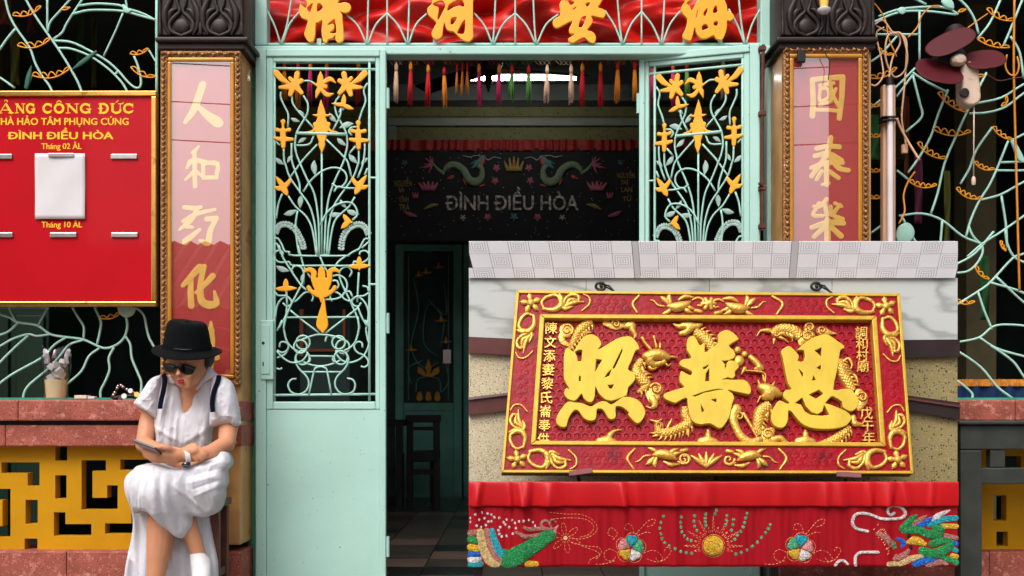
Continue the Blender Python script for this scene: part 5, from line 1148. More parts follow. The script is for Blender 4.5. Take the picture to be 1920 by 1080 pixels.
# soffit tiles: plane sloping from the front edge to the wall
def MS(x, y, h=0.0):
    t = (y-452.5)/(522-452.5); d = DSF+(DZ-.012-DSF)*t; p = P(x, y, d); return Vector((p.x, p.y, p.z-h))
rows = [452.5, 476, 502.5, 521.5]
xat = lambda x0, y: 1340+(x0-1340)*(2300-y)/(2300-476)
sec = [(879-6*34.5+14, 1186, 38.3), (1198, 1482, 36.6), (1495, 1900, 38.2)]
sec = [([1186-38.3*i for i in range(10)][::-1], 0), ([1198+35.6*i for i in range(9)], 1), ([1496+38.3*i for i in range(10)], 1)]
for xs, ph in sec:
    for j in range(3):
        for i in range(len(xs)-1):
            q = [(xat(xs[i]+.4, rows[j]+.4), rows[j]+.4), (xat(xs[i+1]-.4, rows[j]+.4), rows[j]+.4), (xat(xs[i+1]-.4, rows[j+1]-.3), rows[j+1]-.3), (xat(xs[i]+.4, rows[j+1]-.3), rows[j+1]-.3)]
            q = [(min(max(x, 879), 1796), y) for x, y in q]
            if q[1][0]-q[0][0] < 2: continue
            p = [MS(x, y) for x, y in q]; up = [v+Vector((0,.004,.002)) for v in p]
            o = MB().hexa(p+up).build('ceiling_tile', TILEB if (i+j+ph) % 2 else TILEA, ds, fix=False)
            uv = o.data.uv_layers.new(name='UVMap'); full = [(0,0),(1,0),(1,1),(0,1)]
            x0c, x1c = xat(xs[i]+.4, rows[j]+.4), xat(xs[i+1]-.4, rows[j]+.4)
            # rows cut by the edges keep the pattern's scale
            v0, v1 = ((.14, 1) if j == 0 else (0, .68) if j == 2 else (0, 1))
            for li, lp in enumerate(o.data.loops):
                k = lp.vertex_index % 4; x_, y_ = q[k]
                yy = v0 if k < 2 else v1
                u_ = (x_-xat(xs[i]+.4, y_))/max(1e-6, xat(xs[i+1]-.4, y_)-xat(xs[i]+.4, y_)); uv.data[li].uv = (u_, yy)
SOF = mat('soffit_batten', (178,177,180), .6)
for a, b in ((1186.6, 1197.4), (1483.4, 1495.4)):
    p = [MS(x, y) for x, y in ((xat(a,453),452.5),(xat(b,453),452.5),(xat(b,521),521.5),(xat(a,521),521.5))]; MB().hexa([v-Vector((0,.003,0)) for v in p]+[v+Vector((0,.006,.001)) for v in p]).build('batten', SOF, ds)
p = [MS(x, y, -.0085) for x, y in ((881,459),(1794,459),(1795,521),(880,521))]; MB().hexa(p+[v+Vector((0,.012,.003)) for v in p]).build('soffit_board', DWOOD, ds)
for x in (896, 1452): MB().bar(x-7, 1000, x+7, 1190, DZ+.06, .03).build('post', BTRIM2, ds)
MB().bar(882, 918, 1793, 928, DA+.03, DZ-DA).build('curtain_rail_board', BTRIM2, ds)

# ---- carved name board
M0 = pmap(548, 3.925, 888, 3.70)
def MP(x, y, h): return M0(x, y, h)
nbd = thing('name_board', 'carved crimson name board with three yellow-gold characters, tilted on the marble wall', 'name board', Vector(MP(1330., 888., -.02)))
OUT = [(968,545),(1687,551),(1712,889),(940,887)]; INN = [(1012,590),(1643,593),(1660,838),(995,835)]; INN2 = [(1021,598),(1634,601),(1650,830),(1005,827)]
def ring(name, A, B, m, h0, h1, parent, bev=.002):
    for i in range(4):
        j = (i+1) % 4; q = [A[i], A[j], B[j], B[i]]
        mb = MB().hexa([Vector(MP(float(x), float(y), h1)) for x, y in q]+[Vector(MP(float(x), float(y), h0)) for x, y in q]); mb.build(name, m, parent, bevel=bev)
def inset(Q, s):
    c = (sum(q[0] for q in Q)/4, sum(q[1] for q in Q)/4); return [(x+(s if x < c[0] else -s), y+(s if y < c[1] else -s)) for x, y in Q]
ring('gold_edge', OUT, inset(OUT, 5.5), GEDGE, -.035, .006, nbd)
ring('frame_rail', inset(OUT, 5.6), inset(INN, -.1), RLAC, -.034, -.001, nbd, .001)
ring('gold_fillet', INN, INN2, GEDGE, -.034, .007, nbd, .003)
MB().hexa([Vector(MP(float(x), float(y), h)) for h in (-.034, -.05) for x, y in inset(OUT, 8)]).build('back_board', RDEEP, nbd)
def hexes(cells, h, rr, deep, m, parent, name):
    mb = MB()
    for cx, cy in cells:
        b = len(mb.v)
        for r_, hh in ((rr, 0), (rr*.60, .0004), (rr*.44, -deep)):
            a = np.array([R(90+60*k) for k in range(6)]); mb.v.extend(map(tuple, MP(cx+np.cos(a)*r_, cy+np.sin(a)*r_*.98, np.full(6, h+hh))))
        for s_ in (0, 6):
            for k in range(6): mb.f.append((b+s_+k, b+s_+(k+1)%6, b+s_+6+(k+1)%6, b+s_+6+k))
        mb.f.append(tuple(b+12+k for k in range(6)))
    return mb.build(name, m, parent)
sx, sy, rr_ = 15.6, 13.6, 9.06
cells = []
for j in range(19):
    y = 596+j*sy
    for i in range(43):
        x = 1004+i*sx+(sx/2 if j % 2 else 0)
        lo = 1016-(y-594)*.066; hi = 1640+(y-594)*.068
        if lo < x < hi: cells.append((x, y))
rec = MB().hexa([Vector(MP(float(x), float(y), h)) for h in (-.028, -.033) for x, y in INN]).build('recessed_ground', RDEEP, nbd)
hexes(cells, -.022, rr_, .0042, RLAC, rec, 'hexagon_ground')
for x0, x1, y0, y1 in ((1104,1182,560,588),(1478,1556,562,590),(1094,1172,846,878),(1474,1562,848,880),(975,990,672,748),(1667,1684,672,750)):
    cs = []
    for j in range(12):
        for i in range(12):
            x = x0+i*15.6+(7.8 if j % 2 else 0)+2; y = y0+j*13.6+5
            if x < x1 and y < y1: cs.append((x, y))
    if x1-x0 < 20: cs = [(x0+8+(4.5 if k % 2 else -4.5)-(k*.5 if x0 < 1000 else -k*.5), y0+k*8.5) for k in range(10)]
    hexes(cs, .0, 8.2 if x1-x0 > 20 else 6.2, .004, RLAC, nbd, 'hexagon_carving')
# the three characters
ZH = {'zhao': (1040,600,4.5,[[(105,232),(150,262),(165,262),(185,225),(235,150),(290,122),(330,125),(370,150),(393,190),(390,218),(362,252),(440,210),(520,160),(600,138),(650,145),(690,185),(712,230),(705,250),(680,262),(650,340),(618,415),(660,440),(682,480),(665,525),(620,570),(608,635),(540,665),(475,682),(420,665),(370,615),(345,560),(340,640),(318,690),(280,690),(245,660),(228,620),(200,655),(165,683),(110,665),(82,630),(85,590),(105,572),(125,588),(112,560),(80,500),(77,400),(80,290)],
   [(110,690),(165,695),(220,700),(265,715),(310,730),(350,705),(400,685),(440,690),(475,712),(520,690),(560,660),(610,648),(670,660),(720,690),(755,740),(765,785),(745,835),(715,868),(690,870),(660,845),(620,800),(625,780),(580,740),(540,728),(515,735),(515,780),(515,820),(490,838),(455,830),(430,790),(405,755),(375,748),(355,760),(352,820),(335,845),(300,850),(255,835),(225,800),(200,765),(170,760),(140,790),(115,840),(100,895),(70,905),(40,895),(12,865),(20,810),(60,745)]],
   [[(206,474),(220,474),(220,516),(206,516)],[(570,240),(573,260),(530,360),(502,412),(490,405),(520,340)],[(482,415),(460,470),(422,486),(448,445)],[(448,550),(500,545),(482,578),(465,578)],[(172,270),(205,252),(233,255),(226,346),(195,348),(190,310)],[(352,330),(402,338),(370,385),(342,440)]]),
 'pu': (1220,600,4.5,[[(305,190),(320,150),(350,133),(380,150),(400,190),(420,215),(460,190),(455,270),(500,250),(570,190),(565,130),(600,95),(650,85),(700,110),(738,150),(735,168),(660,215),(700,255),(715,300),(690,330),(650,345),(690,342),(730,362),(745,400),(710,435),(715,470),(690,493),(640,500),(700,505),(790,505),(830,540),(848,590),(835,625),(800,622),(700,600),(650,590),(690,620),(705,660),(690,700),(670,800),(640,860),(600,910),(560,905),(500,872),(440,880),(400,878),(350,850),(325,790),(312,700),(300,655),(220,695),(190,695),(130,670),(108,640),(130,615),(220,585),(285,563),(250,530),(245,470),(260,430),(300,452),(338,465),(350,435),(290,405),(245,380),(248,350),(280,330),(345,320),(310,260)]],
   [[(440,402),(495,375),(470,408),(448,416)],[(495,408),(495,515),(460,518),(468,450)],[(352,640),(470,600),(560,583),(625,586),(560,592),(450,614),(378,647)],[(510,672),(555,665),(555,696)],[(425,708),(452,770),(430,776)],[(602,345),(660,341),(640,365),(640,392),(625,412),(630,375)],[(600,505),(690,493),(650,484)]]),
 'en': (1420,600,4.5,[[(200,265),(230,235),(265,220),(300,240),(345,290),(352,320),(340,345),(394,345),(394,258),(335,256),(350,240),(400,195),(480,145),(560,122),(610,130),(680,180),(730,215),(730,240),(700,255),(690,330),(670,440),(642,588),(720,580),(790,590),(830,625),(850,670),(845,730),(805,768),(770,765),(720,735),(715,690),(660,655),(625,645),(592,680),(575,702),(610,712),(680,740),(750,770),(790,810),(790,845),(750,890),(690,910),(600,920),(480,915),(400,890),(350,850),(310,800),(290,775),(262,765),(260,830),(240,890),(200,912),(150,895),(120,850),(120,780),(150,720),(190,678),(250,706),(270,697),(225,660),(218,625),(240,590),(290,585),(260,540),(240,450),(215,320)]],
   [[(485,258),(542,232),(540,310),(520,290)],[(500,405),(538,380),(535,420)],[(475,468),(494,505),(462,510)],[(348,410),(388,450),(382,485),(365,450)],[(435,630),(520,590),(558,620),(530,640),(495,665)],[(320,700),(380,655),(410,730),(460,780),(510,795),(550,770),(565,718),(608,800),(540,808),(450,800),(400,770),(370,715)],[(336,262),(392,260),(392,340),(345,340),(352,310)]])}
for nm, (ox, oy, k, outs, hs_) in ZH.items():
    mb = MB(); M_ = lambda x, y, h: MP(x, y, h-.022)
    for out in outs: relief(mb, [POLY(out, ox, oy, k, 2)]+[('h', sc(h_, ox, oy, k)) for h_ in hs_], M_, .62, .022, 'flat', bev=1.1, top=.0012)
    o = mb.build('raised_character', GPAINT, nbd, smooth=2); o['label'] = {'zhao': 'raised yellow-gold character 照', 'pu': 'raised yellow-gold character 普', 'en': 'raised yellow-gold character 恩'}[nm]
# small gilt inscriptions
for chs, x0, y0, x1, y1, s_ in (('陳文添妻黎氏崙奉供', 1034, 612, 1019, 821, 21), ('調和村廟', 1617, 620, 1620, 684, 21), ('戊午年', 1627, 772, 1631, 818, 22)):
    n = len(chs)
    for i, c in enumerate(chs):
        t = i/(n-1); cx, cy = x0+(x1-x0)*t, y0+(y1-y0)*t
        text_mb(c, cx-s_*.52, cy-s_*.52, cx+s_*.52, cy+s_*.52, lambda x, y, h: MP(x, y, h-.020), .006, .010).build('inscription_character', GLEAF, nbd)
# carved dragons and clouds between the characters
MR_ = lambda x, y, h: MP(x, y, h-.022)
_gold = []
def gold(sh, top=.0016, step=.7, thick=.006, name='carved_cloud', lift=0.0):
    mb = MB(); relief(mb, sh, (lambda x, y, h: MP(x, y, h-.022+lift)), step, thick, 'puff', top=top); mb.build(name, GLEAF, nbd, smooth=True)
def spiral(cx, cy, r, turns, a0, sgn, rad, n=26):
    return [(cx+r*(1-.86*i/n)*math.cos(R(a0)+sgn*turns*2*math.pi*i/n), cy+r*(1-.86*i/n)*math.sin(R(a0)+sgn*turns*2*math.pi*i/n), rad*(1-.5*i/n)) for i in range(n+1)]
def cloud(cx, cy, r, a0=0, sgn=1, tail=None):
    gold([('s', [(cx, cy, r*.98)])]+([('s', cr(tail, 4))] if tail else []), top=.0006, thick=.004, name='carved_cloud')
    gold([('s', spiral(cx, cy, r*.80, 1.5, a0, sgn, r*.17))], top=.0022, thick=.006, lift=.0035)
    mb = MB(); A = np.array(spiral(cx, cy, r*.97, 1.7, a0+25, sgn, .6)); mb.tube([Vector(q) for q in MP(A[:,0], A[:,1], np.full(len(A), -.022+.0105))], .0013, 5); mb.build('red_line', RLAC, nbd)
def body(pts, w, spines=1, rowlen=3.6):
    """scaled dragon body: half-round ribbon with overlapping scales, and a comb of fins on one side"""
    c = np.array(cr(pts, 10)); d = np.hypot(*np.diff(c[:, :2], axis=0).T); s_ = np.concatenate([[0], np.cumsum(d)]); L = s_[-1]
    n = max(8, int(L/.55)); u = np.linspace(0, L, n); cx = np.interp(u, s_, c[:,0]); cy = np.interp(u, s_, c[:,1]); cw = np.interp(u, s_, c[:,2])*w
    tx, ty = np.gradient(cx), np.gradient(cy); tl_ = np.hypot(tx, ty); nx, ny = -ty/tl_, tx/tl_
    m = 25; v = np.linspace(-1, 1, m); U, Vv = np.meshgrid(u, v, indexing='ij')
    X = cx[:,None]+nx[:,None]*Vv*cw[:,None]; Y = cy[:,None]+ny[:,None]*Vv*cw[:,None]
    fa = (U/6.4+Vv*1.35) % 1; fb = (U/6.4-Vv*1.35) % 1
    sc_ = np.clip(np.minimum(np.minimum(fa, 1-fa), np.minimum(fb, 1-fb))*5.5, 0, 1)
    h = np.sqrt(np.clip(1-Vv**2, 0, 1))*cw[:,None]*.0013+.0026*sc_*np.sqrt(np.clip(1-Vv**2, 0, 1))+.002
    h[:,0] = h[:,-1] = 0
    o = MB().grid(MP(X, Y, h-.022)).build('dragon_body', [GLEAF, RLAC], nbd, smooth=True, fix=False)
    q_ = .25*(sc_[:-1,:-1]+sc_[1:,:-1]+sc_[:-1,1:]+sc_[1:,1:]); o.data.polygons.foreach_set('material_index', (q_ < .30).astype(int).ravel().tolist())
    if spines:
        sh = []
        for q in np.arange(4, L-3, 7.5):
            i = int(np.argmin(abs(u-q))); sg = spines; bx_, by_ = cx[i]+nx[i]*sg*cw[i]*.9, cy[i]+ny[i]*sg*cw[i]*.9
            sh.append(('s', [(bx_, by_, 2.6), (bx_+nx[i]*sg*4+tx[i]/tl_[i]*2, by_+ny[i]*sg*4+ty[i]/tl_[i]*2, 1.7), (bx_+nx[i]*sg*8+tx[i]/tl_[i]*6, by_+ny[i]*sg*8+ty[i]/tl_[i]*6, .5)]))
        if sh: gold(sh, .002, name='dragon_fin')
def L4(pts, ox, oy, k=4.5): return [(ox+a/k, oy+b/k, r/k) for a, b, r in pts]
body(L4([(310,-10,40),(225,60,42),(175,140,36),(125,235,14)], 1040, 600), 1, -1); cloud(1040+105/4.5, 600+70/4.5, 14.5, 40, -1, L4([(60,120,30),(70,165,26),(110,190,18)],1040,600)); gold([('s', L4([(200,160,6),(240,90,14),(310,90,5)],1040,600))], name='dragon_fin')
cloud(1040+520/4.5, 600+20/4.5, 10, 180, 1, L4([(430,10,24),(520,40,28),(600,20,22)],1040,600)); gold([('s', cr(L4([(600,40,22),(650,30,36),(660,70,26),(685,120,16),(670,145,6)],1040,600), 4))])
body(L4([(740,320,30),(700,390,44),(710,450,52),(755,500,52),(775,540,40),(700,600,10)], 1040, 600), 1, -1)
def head(ox, oy, pts_main, horns, jaw, eye):
    gold([('s', cr(L4(p, ox, oy), 4)) for p in pts_main], .0022, .6, .010, 'dragon_head', .004)
    for p in horns: gold([('s', cr(L4(p, ox, oy), 4))], .0026, .6, .008, 'dragon_horn', .006)
    for p in jaw: gold([('s', cr(L4(p, ox, oy), 4))], .0026, .6, .008, 'dragon_whisker', .005)
    for e in eye: gold([('s', L4([e], ox, oy))], .0040, .5, .010, 'dragon_eye', .012)
head(1040, 600, [[(770,300,34),(840,290,50),(900,290,44),(960,310,22)],[(790,350,26),(850,370,26),(930,350,18)]], [[(740,145,14),(765,190,11),(810,240,12)],[(838,135,14),(848,175,10),(860,220,12)],[(890,190,9),(890,230,10)]], [[(950,300,12),(1010,305,8),(1040,312,3)],[(800,390,12),(830,410,10),(880,385,6)],[(930,350,8),(960,380,8),(985,360,4)]], [(870,265,12),(900,300,9)])
cloud(1040+860/4.5, 600+570/4.5, 14, 200, 1, L4([(800,610,30),(830,660,34),(870,640,26)],1040,600)); gold([('s', cr(L4([(830,650,30),(850,700,30),(820,730,10),(775,715,4)],1040,600), 4))])
body(L4([(370,90,40),(440,120,52),(490,170,52),(520,230,40),(500,270,24)], 1220, 600), 1, -1); gold([('s', cr(L4([(195,15,6),(240,40,20),(300,30,30),(380,40,28),(430,25,16)],1220,600), 4)), ('s', L4([(260,100,20),(300,90,26),(350,70,24)],1220,600))]); gold([('s', spiral(1220+310/4.5, 600+40/4.5, 5.5, 1.2, 0, 1, 1.7))], .003, lift=.004)
gold([('s', L4([(750,330,46)],1220,600))], .0014, name='dragon_pearl'); gold([('s', L4([(740,240,30)],1220,600)), ('s', L4([(800,275,26)],1220,600)), ('s', L4([(800,400,20),(775,440,8)],1220,600)), ('s', cr(L4([(850,300,22),(900,350,26),(940,400,24),(890,400,14)],1220,600), 4)), ('s', L4([(950,430,8),(965,500,8),(975,525,5)],1220,600))], .002, name='dragon_claw')
body(L4([(300,720,40),(300,790,44),(330,850,48),(250,900,46),(160,935,42),(80,930,40),(60,880,30)], 1220, 600), .95, -1); cloud(1220+75/4.5, 600+880/4.5, 9, 60, 1); gold([('s', L4([(0,830,4),(60,850,14),(105,820,4)],1220,600)), ('s', L4([(130,930,10),(165,860,12),(185,820,3)],1220,600)), ('s', L4([(320,920,16),(325,975,5)],1220,600)), ('s', L4([(20,970,4),(60,960,14)],1220,600))], name='dragon_fin')
head(1420, 600, [[(30,560,30),(80,580,50),(140,600,46),(195,625,18)],[(60,640,26),(120,650,26)]], [[(10,500,5),(20,540,12)],[(150,515,5),(130,550,14)],[(-90,420,6),(60,440,7),(70,520,6)]], [[(190,610,8),(215,605,4)],[(30,640,10),(5,690,4)]], [(85,555,10),(120,575,9)])
body(L4([(110,700,46),(40,760,56),(20,830,52),(10,900,40),(30,960,24)], 1420, 600), 1, -1)
gold([('s', cr(L4([(730,740,44),(700,800,44),(720,880,34),(770,970,34),(850,1020,34),(930,1000,30)],1220,600), 5))], .0014, name='carved_cloud'); gold([('s', spiral(1220+752/4.5, 600+805/4.5, 9, 1.4, 160, 1, 2.2))], .003, lift=.005); gold([('s', cr(L4([(790,780,14),(850,880,12),(910,990,8)],1220,600), 4))], lift=.003)
cloud(1420+95/4.5, 600+955/4.5, 13, 0, -1, L4([(130,920,30),(60,1010,30),(100,1020,26)],1420,600)); gold([('s', cr(L4([(140,1000,30),(200,985,26),(240,1015,18),(290,1030,4)],1420,600), 4))])
body(L4([(130,110,40),(190,60,42),(260,55,44),(330,80,48),(370,130,44)], 1420, 600), 1, 1); cloud(1420+165/4.5, 600+95/4.5, 9, 0, 1); gold([('s', cr(L4([(5,120,5),(40,75,10),(110,75,20)],1420,600), 4)), ('s', L4([(150,150,14),(145,190,4)],1420,600)), ('s', L4([(200,130,14),(240,150,8),(275,175,3)],1420,600))], name='dragon_fin')
cloud(1420+450/4.5, 600+50/4.5, 11, 180, 1); cloud(1420+430/4.5, 600+125/4.5, 13, 0, -1, L4([(380,180,24),(390,130,40),(460,120,40)],1420,600)); cloud(1420+555/4.5, 600+75/4.5, 10, 90, 1, L4([(560,75,44),(620,90,20),(680,98,4)],1420,600))
body(L4([(700,320,34),(725,420,48),(775,510,50),(815,590,36)], 1420, 600), 1, -1); gold([('s', cr(L4([(740,330,8),(780,310,12),(810,360,10),(800,400,5)],1420,600), 4)), ('s', cr(L4([(820,440,6),(845,470,12),(860,520,6)],1420,600), 4))], name='dragon_fin')
cloud(1420+893/4.5, 600+640/4.5, 12, 200, 1, L4([(870,600,36),(910,660,36),(870,730,26)],1420,600)); gold([('s', cr(L4([(820,810,24),(830,860,26),(890,870,12),(905,850,4)],1420,600), 4))])
body(L4([(790,890,30),(720,960,44),(620,1015,40),(500,1050,26)], 1420, 600), 1, -1)
for ox, oy, s_ in ((1040,600,440),(1220,600,490),(1420,600,415)):
    gold([('s', L4([(s_-60,1015,34),(s_,1010,46),(s_+60,1020,30)],ox,oy)), ('s', cr(L4([(s_+(30 if ox < 1100 else 0),960,26),(s_+(70 if ox < 1100 else 0),925,12),(s_+(130 if ox < 1100 else -10),912,3)],ox,oy), 4))]); gold([('s', spiral(ox+s_/4.5, oy+1012/4.5, 6, 1.3, 180, 1, 1.6))], .003, lift=.004)
# scrolls on the frame
MF = lambda x, y, h: MP(x, y, h-.001)
def goldf(sh, name='carved_scroll', top=.0018, lift=0.0):
    mb = MB(); relief(mb, sh, (lambda x, y, h: MP(x, y, h-.001+lift)), .7, .003, 'puff', top=top); mb.build(name, GLEAF, nbd, smooth=True)
ARM = [[(165,110,6),(150,70,8),(180,35,9),(235,20,9),(265,45,12),(270,90,16),(225,118,12),(160,112,8)], [(262,100,8),(275,50,14),(262,10,5)], [(285,90,8),(300,45,8),(340,15,8),(385,30,9),(380,70,6)], [(300,95,9),(350,70,11),(420,62,3)], [(305,90,8),(330,50,10),(385,50,4)], [(415,12,4),(452,35,5),(450,80,5),(405,122,4)], [(270,95,8),(300,110,10),(345,95,4)]]
def arm(corner, ua, ub, ka, kb, cut=1.0):
    for p in ARM:
        q = [(corner[0]+ua[0]*a*ka+ub[0]*b*kb, corner[1]+ua[1]*a*ka+ub[1]*b*kb, r*min(ka, kb)*1.32) for a, b, r in p]
        goldf([('s', cr(q, 4))])
K_ = 1/3.374
for (cx, cy), sx_, sy_, vs_ in (((971,548),1,1,-.068),((1684,554),-1,1,.068),((1706,884),-1,-1,.068),((946,883),1,-1,-.068)):
    arm((cx, cy), (sx_, .006*sx_), (vs_*0, sy_), K_, K_*(.95 if sy_ > 0 else 1.1))
    arm((cx, cy), (vs_*sy_*1.0, sy_), (sx_, 0), K_*.92, K_*.98)
    fx, fy = cx+sx_*24, cy+sy_*21
    goldf([('s', [(fx, fy, 2), (fx+13*math.cos(R(45+72*i)), fy+12*math.sin(R(45+72*i)), 5.5), (fx+20*math.cos(R(45+72*i)), fy+18*math.sin(R(45+72*i)), 1.5)]) for i in range(5)], 'carved_flower', .0016)
    goldf([('s', [(fx, fy, 7.5)])], 'carved_flower', .002, .003)
def leafs(cx, cy, sg, flip=1, sc_=1.0):
    def q(p): return ('s', cr([(cx+sg*a*sc_, cy+flip*b*sc_, r*sc_) for a, b, r in p], 4))
    goldf([q([(0,4,3),(14,6,9),(30,3,8),(42,-4,2)])], 'carved_fruit', .002, .001)
    for p in ([(4,2,2),(-6,-8,5),(-14,-14,1)],[(6,0,3),(2,-12,4.5),(4,-19,1)],[(8,8,2),(0,14,4),(-10,18,1)],[(28,4,3),(36,12,4.5),(46,16,1)],[(30,0,3),(40,6,4),(52,10,1)],[(20,-8,2),(32,-14,4),(48,-13,1.5)],[(-6,4,1.6),(-18,2,2),(-26,-6,1.6),(-33,-8,1)],[(46,-8,1.5),(56,-12,2.4),(66,-8,2.4),(64,2,2.2),(56,2,1.5)],[(52,12,3.5),(62,14,3.5)]): goldf([q(p)], 'carved_leaf')
leafs(1252, 571, 1); leafs(1403, 574, -1); goldf([('s', [(1328,570,2),(1328+11*math.cos(R(a)),570+9*math.sin(R(a)),4.5)]) for a in range(0,360,60)], 'carved_flower')
for pts in ([(1198,555,2.2),(1186,570,2.6),(1194,586,2.2)],[(1448,556,2.2),(1467,570,2.6),(1456,590,2.2)],[(1190,842,2.2),(1176,860,2.8),(1188,880,2.2)],[(1460,842,2.2),(1474,860,2.8),(1462,880,2.2)]): goldf([('s', cr(pts, 5))])
leafs(1225, 858, 1, -1); leafs(1425, 860, -1, -1)
for cx in (1282, 1366): goldf([('s', spiral(cx, 862, 11, 1.2, 0, 1 if cx > 1320 else -1, 2.8))])
for dx in (-22,-11,0,11,22): goldf([('s', cr([(1324,876,3),(1324+dx*.7,864,4.5),(1324+dx*1.3,848+abs(dx)*.3,1.5)], 4))], 'carved_leaf')
# hooks, wire loops and pegs
HK = mat('blackened_iron', (44,46,44), .5, metal=.4)
for cx, lab in ((1126, 'blackened iron eye bolt and wire above the name board, nearest the doorway'), (1530, 'blackened iron eye bolt and wire above the name board, nearest the tube lamp')):
    t = thing('wall_hook', lab, 'hook', P(cx, 546, 3.98), 'hooks holding the name board')
    MB().tube([P(cx+9*math.cos(a), 537+7*math.sin(a), 3.965) for a in np.linspace(0, 5.6, 14)], .0052, 7).build('eye', HK, t, smooth=True)
    MB().tube([P(cx+4, 533, 3.97), P(cx+16, 536, 3.95), P(cx+27, 548, 3.93)], .004, 6).build('wire', HK, t, smooth=True); MB().tube([P(cx+6, 536, 3.965), P(cx+20, 543, 3.95), P(cx+30, 549, 3.93)], .0035, 6).build('wire', HK, t, smooth=True)
    MB().tube([P(cx, 533, 4.0), P(cx+2, 538, 3.965)], .006, 7).build('bolt', HK, t, smooth=True)
for x0, x1, y, lab, tilt in ((1066,1110,883,'faded red wooden peg under the name board, nearest the doorway',-5),(1566,1612,888,'faded red wooden peg under the name board, nearest the dark bench',2)):
    t = thing('peg', lab, 'peg', Vector(MP((x0+x1)/2., float(y+12), -.01)), 'pegs carrying the name board')
    q = [(x0,y+tilt*-.6),(x1,y+tilt*.6),(x1,y+10+tilt*.6),(x0,y+10-tilt*.6)]
    MB().hexa([Vector(MP(float(a), float(b), h)) for h in (.022, .008) for a, b in q]).build('bar', PEGW, t, bevel=.003)
    MB().tube([Vector(MP((x0+x1)/2.-6, float(y+6), .008)), P((x0+x1)/2-2, y+20, 3.98)], .006, 7).build('shank', PEGW, t, smooth=True)

# ---- red valance with sequin embroidery
DC = 3.66
va2 = thing('embroidered_valance', 'red satin-topped valance with sequinned bird, blossoms and dragon below the name board', 'valance', P(1338, 1063, DC))
CLOTHR = mat('crimson_cloth', (146,0,18), .7, var=.14, vscale=18, spec=.2, stretch=(3,3,.3)); SATR = mat('bright_red_satin', (178,6,16), .42, var=.1, vscale=6, spec=.35)
rs = np.random.RandomState(11); px_ = np.sort(rs.uniform(879, 1796, 26)); pa_ = rs.uniform(.3, 1, 26); pw_ = rs.uniform(5, 13, 26); psl = rs.uniform(-.25, .25, 26)
def pleat(X, Y):
    h = .0
    for a, b, c, e in zip(px_, pa_, pw_, psl): h = h+.011*b*np.exp(-((X-a-e*(Y-948))/c)**2)-.004*b*np.exp(-((X-a-e*(Y-948)-c*1.6)/c)**2)
    return h
def hdr(X, Y): t = (Y-904)/44; return .0035*np.sin(np.clip(t,0,1)*math.pi)**.5+pleat(X, Y)*(.25+.9*t)*1.1+.002*np.sin(X*.06+2*np.sin(X*.017))*t+.004
def low(X, Y): t = (Y-945)/118; return -.006+pleat(X, 948+0*Y)*(.8-.3*t)*.6+.003*np.sin(X*.11+2*np.sin(X*.02))*(.3+t)+.0007*np.sin(X*.43+3*np.sin(X*.013))
o = cloth('satin_header', SATR, 879, 1796, 903, 949, DC, hdr, va2, nx=620, ny=18); o.modifiers.new('t', 'SOLIDIFY').thickness = .002
o = cloth('pleated_cloth', CLOTHR, 879, 1796, 944, 1063, DC, low, va2, nx=620, ny=20); o.modifiers.new('t', 'SOLIDIFY').thickness = .002
MC = lambda x, y, h: vmap(DC)(x, y, low(np.asarray(x, float), np.asarray(y, float))+np.asarray(h))
_sq = {k: mat('sequin_'+k, c, .25, metal=.35, var=.5, vscale=160, bump=.9, bscale=260, stain=(tuple(min(255,int(v*.45+140)) for v in c), 240, .6, .06)) for k, c in {'green':(30,136,72),'jade':(72,168,120),'teal':(24,156,170),'cream':(206,176,120),'pink':(206,140,136),'yellow':(214,168,40),'blue':(16,96,190),'white':(214,206,204),'rose':(170,110,100)}.items()}
STT = mat('gold_thread', (226,190,130), .4, metal=.3, var=.3, vscale=80)
def emb(sh, c, top=.0006, nm='embroidery', step=.8):
    sh = [('s', [(min(max(p[0], 879+p[2]*.5), 1796-p[2]*.5), min(p[1], 1062-p[2]*.7), p[2]) for p in pts]) for k, pts in sh]
    mb = MB(); relief(mb, sh, MC, step, .002, 'puff', top=top); mb.build(nm, _sq[c], va2, smooth=True)
    # outline of stitched beads
def dots(name, pts, r, c):
    mb = MB()
    for x, y in pts:
        if 881 < x < 1794 and y < 1061: mb.lathe([(r/F*DC,0),(r/F*DC,.0016),(r/F*DC*.3,.0022)], MC(float(x), float(y), .001), 8, axis=(0,-1,0))
    if mb.v: mb.build(name, _sq[c] if c in _sq else c, va2)
def stitch(pts, closed=False, r=.85, gap=1.5):
    A = np.array(cr(pts, 8, closed)); s_ = np.concatenate([[0], np.cumsum(np.hypot(*np.diff(A, axis=0).T))]); mb = MB(); u = 0
    while u < s_[-1]-4:
        a, b = [(np.interp(q, s_, A[:,0]), np.interp(q, s_, A[:,1])) for q in (u, u+4)]
        if all(881 < p[0] < 1794 and p[1] < 1060 for p in (a, b)): mb.tube([MC(a[0], a[1], .0015), MC(b[0], b[1], .0015)], .0011, 4)
        u += 4+gap*1.8
    if mb.v: mb.build('gold_stitch', STT, va2)
V1 = (870, 740, 3.177); V2 = (1330, 740, 3.177)
def E(p, o=V1): return ('s', cr(sc(p, *o), 5))
def pt(l, o): return [(o[0]+a/o[2], o[1]+b/o[2]) for a, b in l]
